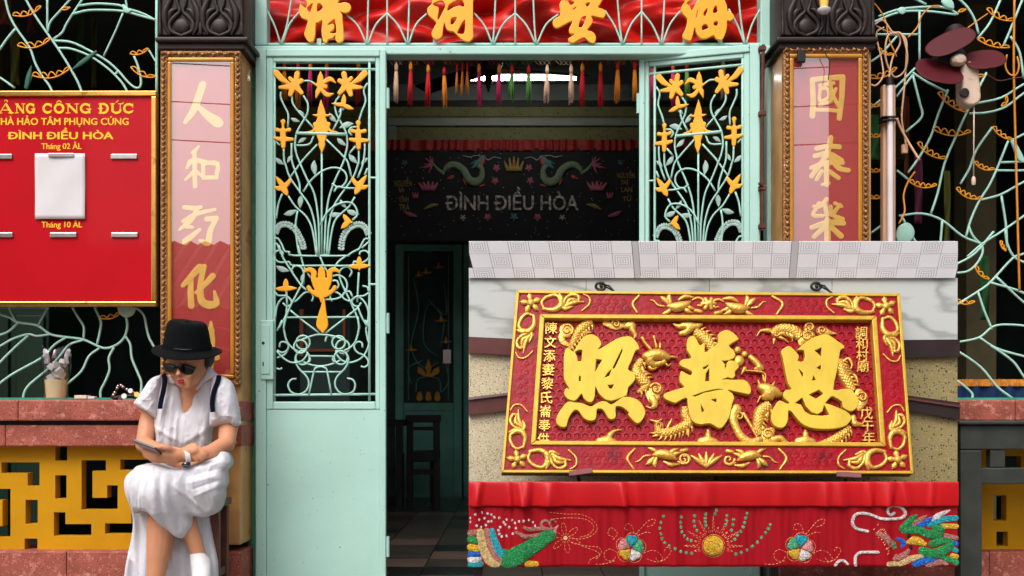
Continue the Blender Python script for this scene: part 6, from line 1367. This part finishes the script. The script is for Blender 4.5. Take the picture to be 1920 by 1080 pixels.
# bird
for p, c in (([(20,860,22),(80,870,20)],'green'),([(20,910,22),(85,915,20)],'yellow'),([(20,950,16),(85,955,18)],'blue'),([(20,985,18),(85,980,20)],'white'),([(20,1015,14),(100,1015,18)],'teal'),([(20,825,18),(70,820,18)],'rose'),
             ([(95,820,24),(115,910,28),(150,985,30),(200,1020,20)],'cream'),([(135,815,20),(155,900,24),(190,970,24),(245,1005,14)],'rose'),([(165,815,20),(185,890,26),(215,945,26),(260,965,10)],'teal'),
             ([(255,1000,40),(310,965,56),(370,930,52),(430,890,46),(480,855,42),(515,840,34)],'green'),([(240,940,20),(300,960,26)],'green'),([(430,1010,16),(380,1010,20)],'yellow')): emb([E(p)], c)
for p in ([(535,820,8),(470,835,12),(400,845,12),(360,845,16),(310,820,9)],[(535,800,8),(450,800,12),(390,805,14),(360,790,9)],[(490,800,7),(460,780,9),(470,755,9),(495,750,7),(510,770,6)],[(520,790,6),(510,765,8),(525,745,7),(550,760,5)]): emb([E(p)], 'rose', .0012)
emb([E([(560,780,4),(545,800,10),(535,830,12)])], 'pink'); dots('bird_eye', pt([(488,845)], V1), 3.2, DWOOD)
dots('white_sequin', pt([(40,735),(68,713),(105,703),(140,708),(165,715),(180,730),(210,735),(40,760),(90,745),(122,737),(145,757),(75,780),(100,788),(130,778),(165,755),(215,790),(255,745),(285,750),(245,775),(270,790),(205,808),(210,830),(225,845),(255,842),(290,828),(310,795),(305,765),(330,755),(355,752),(385,748),(410,762),(425,783),(235,760)], V1), 2.6, 'white')
stitch(pt([(510,700),(600,712),(700,715),(770,750),(795,800),(760,840),(700,860),(640,855)], V1)); stitch(pt([(530,740),(640,735),(730,745),(775,790),(740,835),(680,850)], V1))
for k in range(6):
    a = R(60*k+20); stitch(pt([(605,855),(605+60*math.cos(a-.25),855+60*math.sin(a-.25)),(605+95*math.cos(a),855+95*math.sin(a)),(605+60*math.cos(a+.25),855+60*math.sin(a+.25)),(605,855)], V1))
dots('flower_heart', pt([(605+8*math.cos(a),855+8*math.sin(a)) for a in range(6)], V1), 1.6, STT)
stitch(pt([(640,880),(720,900),(800,910),(820,940),(790,965),(750,985),(740,1020)], V1)); stitch(pt([(700,900),(790,935),(810,960),(770,990)], V1))
stitch([(1150,1012),(1158,1000),(1146,990),(1140,1002),(1152,1008)])
def flower5(ox, cols, s_=1.0):
    for k, c in enumerate(cols):
        a = R(-90+72*k+8); cx, cy = ox[0]+17*math.cos(a)*s_, ox[1]+17*math.sin(a)*s_; dx, dy = -math.sin(a), math.cos(a)
        emb([('s', [(ox[0]+5*math.cos(a), ox[1]+5*math.sin(a), 2.5), (cx+dx*4, cy+dy*4, 7.5)]), ('s', [(ox[0]+5*math.cos(a), ox[1]+5*math.sin(a), 2.5), (cx-dx*4, cy-dy*4, 7.5)])], c, .0012, 'petal', .7)
        ring_ = [(cx+math.cos(t)*12*math.cos(a)-math.sin(t)*13*dx*1, cy+math.cos(t)*12*math.sin(a)-math.sin(t)*13*dy) for t in np.linspace(-2.2, 2.2, 12)]
        stitch(ring_, r=.6, gap=.6)
flower5((1183,1028), ['teal','jade','white','yellow','pink']); flower5((1501,1028), ['teal','pink','white','yellow','jade'])
for ox, sg, o in ((1183,1,V1),(1501,1,V2)):
    for pts in ([(10,-26),(22,-40),(34,-52),(46,-54),(42,-44),(30,-40)],[(6,-28),(2,-42),(-8,-46),(-12,-36),(-2,-34)],[(24,10),(40,4),(54,10),(60,22),(50,24),(46,14)],[(-26,8),(-40,2),(-50,10),(-46,22),(-34,24),(-28,16)],[(30,20),(50,26),(66,20),(76,4),(68,-2),(62,8)],[(-30,24),(-50,30),(-70,30)],[(14,-24),(30,-30),(40,-28)]): stitch([(ox+a, 1028+b) for a, b in pts])
# sun with rays of sequins
emb([('s', [(1338,1024,19.5)])], 'yellow', .0009, 'sun_disc', .7); stitch(circ(1338,1024,21.5,20), gap=.3)
for k in range(15):
    a = R(165+k*15); r0, r1 = 26, (56 if k % 2 else 38)
    stitch([(1338+r0*math.cos(a-.08), 1024+r0*math.sin(a-.08)), (1338+r1*math.cos(a), 1024+r1*math.sin(a)), (1338+r0*math.cos(a+.08), 1024+r0*math.sin(a+.08))], r=.6)
RAY = [[(1190,725),(1172,762),(1165,795),(1172,830),(1180,858),(1198,883),(1225,902),(1257,917),(1290,935),(1325,943),(1358,945)],[(1295,730),(1290,762),(1293,790),(1298,818),(1313,842),(1335,862),(1355,870)],[(1375,722),(1372,755),(1375,785),(1388,810)],[(1440,710),(1437,735),(1437,758),(1440,780)]]
for r in RAY: dots('jade_sequin', pt(r, V1), 3.2, 'jade')
for r in ([(43,690),(36,713)],[(106,720),(104,748),(99,775)],[(145,745),(140,775),(132,808)],[(225,708),(218,735),(212,763),(203,790),(187,815),(167,838),(152,862)],[(365,775),(352,798),(336,823),(313,850),(288,880),(258,905),(226,927),(190,940),(158,950)]): dots('jade_sequin', pt(r, V2), 3.2, 'jade')
# dragon at the far end
for p, c in (([(1150,800,18),(1200,750,22),(1235,720,8)],'green'),([(1215,775,12),(1260,745,16),(1295,720,5)],'rose'),([(1250,785,16),(1300,755,18),(1340,725,6)],'blue'),([(1330,745,14),(1380,715,16),(1435,690,5)],'white'),([(1310,775,16),(1400,745,18),(1480,735,16)],'teal'),([(1390,785,16),(1480,785,16)],'yellow'),
             ([(1165,810,22),(1240,805,26),(1300,830,26),(1360,830,30),(1380,800,24),(1340,790,16)],'green'),([(1270,930,26),(1330,950,30),(1400,930,30),(1440,890,24),(1400,870,22),(1330,890,24)],'green'),([(1185,880,12),(1230,870,26),(1285,890,14)],'yellow'),([(1125,860,10),(1160,880,14),(1150,910,8)],'blue'),
             ([(1000,830,10),(1050,850,20),(1085,890,22)],'rose'),([(1100,890,16),(1110,910,12)],'green'),([(1110,980,14),(1160,960,20),(1190,930,12)],'rose'),([(1140,1010,16),(1200,980,20),(1270,960,12)],'cream'),([(1230,1010,20),(1300,985,22),(1350,985,14)],'blue'),([(1300,1015,16),(1380,1000,18),(1420,1010,10)],'rose'),([(1390,970,16),(1480,1000,20)],'green'),
             ([(1410,840,14),(1480,855,14)],'rose'),([(1420,870,14),(1480,890,14)],'blue'),([(1440,920,14),(1480,930,14)],'teal'),([(1450,960,14),(1480,965,14)],'yellow'),([(1070,1010,16),(1120,1010,14)],'cream')): emb([E(p, V2)], c)
dots('dragon_eye', pt([(1187,842),(1205,912)], V2), 5.2, DWOOD)
for p in ([(1080,700),(1095,720),(1100,695),(1075,680),(1060,700),(1080,720)],):
    pass
wh = cr(pt([(945,815),(880,800),(855,770),(865,725),(900,708),(960,715),(1020,738),(1080,742),(1140,738),(1168,715),(1155,680),(1115,662),(1075,668),(1060,695),(1080,718),(1105,708)], V2), 4)
emb([('s', [(x, y, 2.9) for x, y in wh])], 'white', .0016, 'whisker', .7)
emb([('s', [(x, y, 2.9) for x, y in cr(pt([(1005,940),(940,940),(890,945),(870,975),(872,1020)], V2), 4)])], 'white', .0016, 'whisker', .7); emb([('s', [(x, y, 2.9) for x, y in cr(pt([(750,1020),(770,995),(800,990),(825,1010)], V2), 4)])], 'white', .0016, 'whisker', .7)
for k in range(40):
    t = k/40; x, y = 1000+90*t+random.uniform(-25,25), 790+150*t+random.uniform(-30,30)
    x, y = pt([(x, y)], V2)[0]; stitch([(x, y), (x+4, y-4), (x+8, y-6)])
# ------------------------------------------------------------------ seated woman
SKIN = mat('skin', (198,138,104), .5, var=.05, vscale=14, spec=.35, stain=((206,128,100), 9, .6, .2))
SKIN.node_tree.nodes['Principled BSDF'].inputs['Subsurface Weight'].default_value = .12; SKIN.node_tree.nodes['Principled BSDF'].inputs['Subsurface Radius'].default_value = (.012,.004,.002)
LINEN = mat('white_linen', (206,205,212), .85, var=.03, vscale=60, bump=.28, bscale=26, sheen=.15, stretch=(1.6,1,.7))
NAVY = mat('navy_strap_webbing', (4,8,24), .85, var=.15, vscale=40, spec=.08); FELT = mat('black_felt', (5,8,11), .95, var=.2, vscale=30, spec=.15, bump=.15, bscale=200); BAND = mat('hat_band', (44,46,54), .5)
HAIR = mat('dark_brown_hair', (40,26,20), .5, var=.4, vscale=50, stretch=(6,6,.6)); LIPS = mat('red_lipstick', (150,20,30), .4); LENS = mat('dark_sunglass_lens', (12,12,12), .08, coat=.6, coatr=.03); WATCHW = mat('white_watch_strap', (216,212,214), .5); SNK = mat('white_sneaker', (214,212,214), .7, var=.05)
wo = thing('person', 'seated woman in white shirt dress, black hat and sunglasses, looking at a phone', 'person', (P(340,0,4.2).x, 4.25, -.04))
def jn(mb, pts, n=14):       # tapered limb through joints: (px, py, d, radius in px at that distance)
    q = [(P(a, b, d), r/F*d) for a, b, d, r in pts]
    for (a, ra), (b, rb) in zip(q, q[1:]): mb.cap(a, b, ra, rb, n)
    return mb
def eul(x, y, z): return Euler((R(x), R(y), R(z))).to_matrix()
bd = MB()
# head: bowed and turned a little to the viewer's left
bd.ball(P(352,676,4.165), (.078,.092,.088), 20, 14, eul(20,8,0))
bd.ball(P(348,693,4.125), (.056,.062,.074), 20, 14, eul(18,10,-14))
jn(bd, [(350,698,4.105,22),(350,714,4.09,12),(350,724,4.083,7)]); jn(bd, [(373,692,4.15,14),(363,715,4.115,9),(351,725,4.086,6.5)]); jn(bd, [(332,694,4.12,9),(339,714,4.10,8),(349,724,4.084,6.5)])
jn(bd, [(337,686,4.075,3.2),(334.5,700,4.052,4.2)]); bd.ball(P(334.5,701.5,4.05), (.0105,.0105,.0085), 10, 8); bd.ball(P(340,702,4.062), (.007,.007,.006), 8, 6); bd.ball(P(330.5,701.5,4.066), (.006,.006,.006), 8, 6)
bd.ball(P(326,700,4.085), (.018,.018,.018), 10, 8); bd.ball(P(352,704,4.078), (.020,.018,.020), 10, 8)
bd.ball(P(338,714,4.066), (.015,.010,.009), 10, 8); bd.ball(P(381,690,4.165), (.008,.016,.022), 8, 8, eul(0,10,0)); jn(bd, [(322,672,4.10,9),(350,670,4.085,14),(370,674,4.12,12)])
# neck, chest, shoulders, belly
jn(bd, [(368,706,4.19,17),(368,742,4.225,18),(362,770,4.26,34)]); bd.ball(P(358,790,4.30), (.145,.08,.12), 18, 12); bd.ball(P(354,765,4.245), (.062,.045,.08), 14, 10)
jn(bd, [(300,752,4.27,26),(362,746,4.26,28),(418,752,4.27,26)]); jn(bd, [(356,800,4.31,46),(352,880,4.32,48)])
# upper arms and forearms
jn(bd, [(292,752,4.25,21),(278,795,4.215,17.5),(269,834,4.165,15)]); jn(bd, [(269,834,4.165,15),(300,845,4.08,13.5),(341,850,4.015,9.5)])
jn(bd, [(424,752,4.25,22),(429,795,4.20,18.5),(425,832,4.14,16)]); jn(bd, [(425,832,4.14,16),(396,848,4.06,15),(352,857,3.985,10)])
# hand that holds the phone: palm, four curled fingers and thumb
jn(bd, [(352,857,3.985,11),(330,853,3.965,12.5),(312,850,3.955,12.5)]); jn(bd, [(330,862,3.965,9),(308,858,3.955,9)])
for pts in ([(314,846,3.955,6.2),(297,847,3.940,5.4),(282,843,3.945,4.8),(275,839,3.955,4.2)], [(312,852,3.952,6.2),(293,854,3.935,5.6),(277,850,3.938,5),(269,846,3.948,4.2)], [(310,858,3.952,6),(292,860,3.938,5.4),(278,857,3.94,4.8),(271,853,3.95,4.2)], [(310,863,3.955,5.4),(296,865,3.945,4.8),(286,863,3.946,4.2),(281,860,3.952,3.8)],
            [(326,847,3.955,7.4),(313,840,3.93,6.2),(302,838,3.922,5.2),(295,839,3.922,4.4)]): jn(bd, pts, 10)
# other hand resting on the forearm
jn(bd, [(341,850,4.015,11),(354,847,3.985,11.5),(365,845,3.98,10)])
for pts in ([(362,839,3.985,5.4),(374,841,3.985,5),(383,846,3.985,4.5),(389,851,3.99,3.8)], [(363,844,3.98,5.6),(374,847,3.98,5.2),(382,853,3.98,4.6),(386,858,3.985,3.9)], [(361,849,3.978,5.4),(370,853,3.977,5),(376,859,3.978,4.4),(379,863,3.982,3.8)], [(358,853,3.98,5),(364,858,3.977,4.5),(368,863,3.978,4)], [(352,840,3.99,6),(360,835,3.985,5),(367,834,3.985,4)]): jn(bd, pts, 10)
# legs: thighs under the dress, one shin straight down, the other crossing behind it
jn(bd, [(368,885,4.30,46),(335,900,4.15,34),(303,925,4.035,26)]); jn(bd, [(303,925,4.035,25),(300,985,4.025,24.5),(296,1040,4.02,21),(291,1105,4.02,15),(290,1130,4.02,14)]); jn(bd, [(306,990,4.04,23),(302,1040,4.04,19)])
jn(bd, [(345,885,4.30,46),(332,905,4.16,38),(326,930,4.06,28)]); jn(bd, [(326,930,4.06,26),(345,972,4.075,21),(364,1015,4.08,15.5),(374,1045,4.085,13)])
body_ = remesh(bd, .0042, 5, 'body', SKIN, wo)
# lips, glasses, hair, hat
lp = MB(); lp.ball(P(338.5,713,4.0555), (.0145,.0062,.0050), 12, 8, eul(0,-8,-14)); lp.ball(P(339.5,716.5,4.0565), (.0125,.0068,.0058), 12, 8, eul(0,-8,-14)); lp.build('lips', LIPS, wo, smooth=True)
sg = thing('x', 'x', 'x', (0,0,0)); bpy.data.objects.remove(sg)
ML = lambda x, y, h: vmap(4.052)(x, y, np.asarray(h))+np.stack([0*np.asarray(x), .0011*np.maximum(0, np.asarray(x)-340)**1.25*.6+.0016*np.maximum(0, 326-np.asarray(x)), 0*np.asarray(x)], -1)
sgl = MB(); relief(sgl, [('p', cr([(300,684),(312,683),(327,686),(328,692),(324,698),(314,699),(305,695)], 4, True))], ML, .5, .004, 'flat', bev=2, top=.002, back=True); relief(sgl, [('p', cr([(334,687),(345,684.5),(360,690),(361,694),(356,702),(347,702),(338,696)], 4, True))], ML, .5, .004, 'flat', bev=2, top=.002, back=True)
sgl = sgl.build('sunglasses', LENS, wo, smooth=2)
f = MB()
for pts in ([(298,683),(312,682),(328,685),(331,689),(335,686),(346,683.5),(362,689)],): f.tube([Vector(ML(float(x), float(y), .004)) for x, y in cr(pts, 4)], .0028, 6)
f.tube([Vector(ML(361., 690., .003)), P(371,684,4.13), P(380,679,4.165)], .0022, 6); f.build('glasses_frame', DWOOD, sgl, smooth=True)
hr = MB(); hr.ball(P(360,668,4.20), (.088,.088,.075), 18, 12); jn(hr, [(382,672,4.185,8),(384,684,4.19,7),(380,694,4.195,4)]); jn(hr, [(385,672,4.15,7),(387,682,4.15,6.5),(385,690,4.155,4)]); jn(hr, [(316,664,4.13,9),(310,672,4.135,5)])
for x in range(318, 376, 6): jn(hr, [(x,664,4.095+abs(x-345)*.0008,4.5),(x-3,671+abs(x-345)*.05,4.088+abs(x-345)*.0008,2.5)], 6)
remesh(hr, .004, 2, 'hair', HAIR, wo)
hat = MB(); hc = P(351,657,4.155); n_ = 56
tiltm = eul(9,3.5,0)
prof = [(.096,0),(.094,.012),(.090,.04),(.084,.072),(.078,.097),(.070,.108),(.052,.113),(.026,.110),(.001,.107)]
rows = []
for r_, h_ in [(.001,-.002),(.09,-.002),(.135,-.002),(.1385,.0015),(.135,.005),(.105,.004)]+[(a, b+.004) for a, b in prof]:
    row = []
    for k in range(n_):
        a = 2*math.pi*k/n_; ca, sa = math.cos(a), math.sin(a); z = h_
        rx, ry = r_*.96, r_*1.06
        if r_ > .098: z += -.020*max(0, (r_-.096)/.04)*(max(0, -sa)**1.0)*1.1+.006*max(0, (r_-.096)/.04)*max(0, sa)-.004*max(0,(r_-.096)/.04)*ca
        if h_ > .07: z += -.004*math.exp(-(ca/.35)**2)*(1 if r_ < .06 else 0)-.004*ca
        row.append(hc+tiltm @ Vector((rx*ca, ry*sa, z)))
    rows.append([tuple(v) for v in row])
hat.grid(np.array(rows), wrap=True); hat = hat.build('hat', FELT, wo, smooth=True, fix=True); hm = hat.modifiers.new('s', 'SUBSURF'); hm.levels = 1; hm.render_levels = 1
bn_ = MB(); rows = [[tuple(hc+tiltm @ Vector(((r_*.96+.0015)*math.cos(2*math.pi*k/n_), (r_*1.06+.0015)*math.sin(2*math.pi*k/n_), z))) for k in range(n_)] for r_, z in ((.0945,.008),(.0945,.012),(.0938,.024),(.0925,.028))]
bn_.grid(np.array(rows), wrap=True).build('hat_band', FELT, hat, smooth=True, fix=False)
bc = MB(); bc.tube([P(x, y, 4.048+abs(x-342)*.0004) for x, y in ((326,653.5),(334,655),(342,655.5),(352,655.5),(360,655))], .0022, 6); bc.build('hat_buckle_strap', BAND, hat, smooth=True)

# ---- dress: shells with real depth, swollen by the body beneath and broken by folds
WA = lambda pts: [(230+a/4.32, 590+b/4.32) for a, b in pts]
WB = lambda pts: [(230+a/4.154, 820+b/4.154) for a, b in pts]
def shell(mb, pts, d, thick, top, fold=None, step=1.3, sm=3, holes=(), it=500, dfn=None, flat=0):
    Mx = (lambda x, y, h: vmap(d)(x, y, np.asarray(h)+(dfn(np.asarray(x, float), np.asarray(y, float)) if dfn else 0)))
    sh = [('p', cr(pts, sm, True))]+[('h', h_) for h_ in holes]
    relief(mb, sh, Mx, step, thick, 'flat' if flat else 'puff', bev=flat or 1, top=top, mod=fold, back=1 if flat else 2, it=it)
    return mb
def sm_(x, a, b): t = np.clip((x-a)/(b-a), 0, 1); return t*t*(3-2*t)
def rid(X, Y, x0, y0, x1, y1, w, a):               # one soft ridge along a segment
    d, t = seg_dist(X, Y, x0, y0, x1, y1); return a*np.exp(-(d/w)**2)*np.clip(4*t*(1-t)+.25, 0, 1)
dr = MB()
def fold_t(X, Y, V, Hh):
    e = np.clip(V/5, 0, 1)
    h = rid(X,Y,318,748,306,830,6,.010)+rid(X,Y,334,740,330,836,5,.009)+rid(X,Y,345,770,342,838,3,.006)-rid(X,Y,326,745,318,836,3,.006)
    h += rid(X,Y,392,770,402,838,9,.010)+rid(X,Y,380,800,396,835,5,.006)-rid(X,Y,388,790,380,838,4,.006)+rid(X,Y,300,800,350,828,5,.006)+rid(X,Y,405,800,352,832,5,.006)
    h += .003*ridged((X*.9+Y*.25)/11, (Y-.2*X)/30)**3+.0014*ridged((X+Y*.5)/7+9, (Y-.4*X)/16+3)**3
    return h*e
torso = [(352,486),(330,505),(312,560),(296,640),(290,760),(285,900),(300,1000),(280,1090),(400,1110),(560,1110),(705,1080),(722,960),(735,905),(745,800),(760,640),(775,540),(785,500),(752,466),(726,432),(708,422),(690,448),(640,520),(600,585),(592,640),(590,700),(580,742),(530,796),(517,745),(500,650),(478,592),(430,545),(385,505)]
shell(dr, WA(torso), 4.245, .035, .0016, fold_t)
def fold_s(X, Y, V, Hh): return (.0045*ridged((X+Y*.6)/13+2, (Y-.5*X)/22)**3+.003*ridged(X/8+5, Y/12)**3+rid(X,Y,262,752,292,775,5,.006)+rid(X,Y,400,735,420,785,6,.007)+rid(X,Y,440,745,436,790,5,.006)-rid(X,Y,425,745,425,790,4,.005))*np.clip(V/4, 0, 1)
shell(dr, WA([(330,498),(300,496),(245,522),(195,592),(150,662),(108,714),(118,732),(160,760),(215,790),(270,836),(287,828),(298,740),(306,640)]), 4.205, .02, .0026, fold_s)
shell(dr, WA([(742,520),(770,500),(830,508),(890,555),(922,650),(945,760),(957,850),(956,888),(905,912),(892,882),(800,896),(724,906),(722,840),(728,700)]), 4.195, .02, .0026, fold_s)
shell(dr, WA([(896,884),(955,866),(957,890),(907,912)]), 4.185, .01, .001)
dress = dr.build('dress', LINEN, wo, smooth=True)
# collar flaps, placket and cuffs
cl = MB(); shell(cl, WA([(352,488),(388,500),(432,545),(420,560),(380,556),(346,540)]), 4.195, .008, .0012, None, .8); cl.build('collar', LINEN, dress, smooth=True)
cl = MB(); shell(cl, WA([(706,424),(748,474),(764,504),(720,522),(660,560),(610,612),(596,596),(640,520),(690,440)]), 4.185, .01, .0014, None, .8); cl.build('collar', LINEN, dress, smooth=True)
# skirt over the lap
def fold_k(X, Y, V, Hh):
    e = np.clip(V/3, 0, 1); h = 0
    for x0,y0,x1,y1,w,a in ((300,872,275,955,6,.016),(318,868,300,952,5,.008),(328,880,330,985,7,.014),(345,880,352,1000,6,.012),(362,885,372,960,6,.010),(380,880,400,955,8,.014),(400,870,425,935,7,.010),(410,862,436,900,5,.010),(270,900,262,930,6,.012),(440,862,372,880,4,.010),(436,885,380,900,4,.009),(432,905,388,925,4,.009),(300,868,345,876,4,.008),(290,880,268,905,3,.008),(345,890,410,958,4,.010),(318,872,352,940,4,.009)): h = h+.62*rid(X,Y,x0,y0,x1,y1,w,a)
    for x0,y0,x1,y1,w,a in ((308,880,292,952,3,.008),(337,880,340,990,3.5,.009),(372,890,385,955,4,.010),(355,885,362,970,3,.006),(438,873,376,890,3,.007),(434,895,384,912,3,.007),(311,880,303,950,3,.008),(352,895,360,985,2.5,.007)): h = h-.7*rid(X,Y,x0,y0,x1,y1,w,a)
    return (h*.85+.005*ridged((X-.12*(Y-870))/15+1, (Y+.3*X)/60+2)**3+.0018*ridged((X-.3*Y)/9+7, (Y+.5*X)/26)**3)*e
sk = MB()
lap = lambda x, y: .085*np.exp(-((x-302)/34)**2-((y-925)/85)**2)+.07*np.exp(-((x-342)/34)**2-((y-925)/95)**2)+.05*np.exp(-((y-905)/60)**2)+.03*np.exp(-((x-405)/30)**2-((y-900)/50)**2)
shell(sk, WB([(255,198),(340,182),(420,198),(480,226),(560,222),(690,172),(790,140),(812,104),(850,118),(876,158),(885,192),(872,228),(852,250),(858,300),(860,350),(842,390),(840,430),(828,475),(806,530),(770,572),(700,604),(640,598),(602,592),(603,640),(596,685),(562,738),(516,764),(470,732),(432,690),(388,640),(352,578),(322,546),(280,541),(240,545),(205,555),(186,572),(178,500),(172,420),(164,350),(160,300),(176,250),(205,212)]), 4.15, .06, .036, fold_k, 1.1, 2, dfn=lap, flat=10)
sk.build('skirt', LINEN, dress, smooth=True)
def fold_b(X, Y, V, Hh): return (.010*ridged((X-.15*(Y-900))/13, Y/90)**3+.012*np.sin((X-330)*.16*(1-.25*sm_(Y, 950, 1120))+.5)+.006*np.sin((X-300)*.34+1))*np.clip(V/8, 0, 1)*sm_(Y, 900, 1010)
bk = MB(); shell(bk, WB([(190,240),(150,262),(118,290),(94,335),(106,400),(126,470),(140,540),(126,640),(95,780),(66,900),(45,1000),(34,1100),(28,1240),(400,1262),(752,1240),(752,1080),(748,960),(722,830),(700,720),(684,640),(660,600),(500,400),(300,300)]), 4.185, .03, .0009, fold_b, 1.5, 2, dfn=lambda x, y: .13*np.exp(-((x-275)/34)**2-((y-905)/62)**2))
bk.build('skirt_back', LINEN, dress, smooth=True)
# straps, watch, sneaker
def strap(pts, d0, d1, nm):
    c = cr(pts, 6); q = [P(x, y, d0+(d1-d0)*i/(len(c)-1)) for i, (x, y) in enumerate(c)]
    MB().tube(q, .0098, 10, flat=.35, up=(0,-1,.15)).build(nm, NAVY, wo, smooth=True)
strap([(307,702),(309,712),(307,730),(302,752),(300,766)], 4.178, 4.122, 'backpack_strap'); strap([(411,704),(408,716),(401,735),(398,755),(399,772)], 4.143, 4.085, 'backpack_strap')
w0, w1 = P(357,856,3.99), P(343,858.5,3.975); ax = (w1-w0).normalized()
wt = MB(); wc = P(349,857,3.982); wt.lathe([(.0272,-.0085),(.0295,-.0080),(.0295,.0080),(.0272,.0085)], wc, 24, axis=ax); wt = wt.build('watch', WATCHW, wo, smooth=2)
MB().lathe([(.001,.0),(.0165,.0),(.0165,.006),(.014,.0085),(.001,.0085)], wc+Vector((.004,-.013,-.0265)), 20, axis=(.2,-.45,-.85)).build('watch_face', LENS, wt, smooth=2)
sn = MB(); jn(sn, [(371,1044,4.08,15),(374,1052,4.075,17),(376,1062,4.06,18)]); jn(sn, [(378,1058,4.08,19),(378,1085,4.02,18),(374,1105,3.95,15)]); remesh(sn, .005, 3, 'sneaker', SNK, wo)
sn = MB(); jn(sn, [(290,1122,4.03,18),(288,1140,3.98,20),(284,1146,3.90,17)]); remesh(sn, .005, 3, 'sneaker', SNK, wo)
so = MB()
for i in range(4): so.tube([P(368,1052+i*7,4.028-.006*i), P(376,1054+i*7,4.02-.006*i), P(384,1051+i*7,4.03-.006*i)], .0028, 6)
pass
# phone in her hand
pr = P(278,839.5,3.928); ex = (P(299,848,3.925)-P(259,833,3.95)).normalized(); ez = Vector((.05,.40,.9)); ey = ez.cross(ex).normalized(); ez = ex.cross(ey); rm = Matrix((ex, ey, ez)).transposed()
PHB = mat('grey_phone_back', (150,146,148), .35, var=.05)
ph = thing('smartphone', 'dark smartphone with pale screen held in the seated woman\'s hand', 'phone', pr)
MB().box(pr, (.100,.072,.0095), rm).build('body', LENS, ph, bevel=.003); MB().box(pr-ez*.0050, (.092,.064,.0008), rm).build('back_plate', PHB, ph); MB().box(pr+ez*.0050, (.094,.066,.0006), rm).build('screen', mat('pale_phone_screen', (150,150,156), .15, coat=.5), ph)
# stool
STL = mat('brown_stool_wood', (96,52,38), .5, var=.25, vscale=14)
sl = thing('stool', 'small brown wooden stool under the seated woman, mostly hidden by the dress', 'stool', (P(355,0,4.24).x, 4.24, -.04))
zt = H+(CY-935)/F*4.24; cx_ = P(352,0,4.24).x
MB().span((cx_-.15, 4.16, zt-.03), (cx_+.15, 4.34, zt)).build('seat', STL, sl, bevel=.006)
for dx in (-.13,.125):
    for y_ in (4.19, 4.315): MB().span((cx_+dx-.016, y_-.016, -.04), (cx_+dx+.016, y_+.016, zt-.031)).build('leg', STL, sl, bevel=.004)
for dx in (-.13,.125): MB().span((cx_+dx-.01, 4.207, .15), (cx_+dx+.01, 4.298, .18)).build('stretcher', STL, sl)
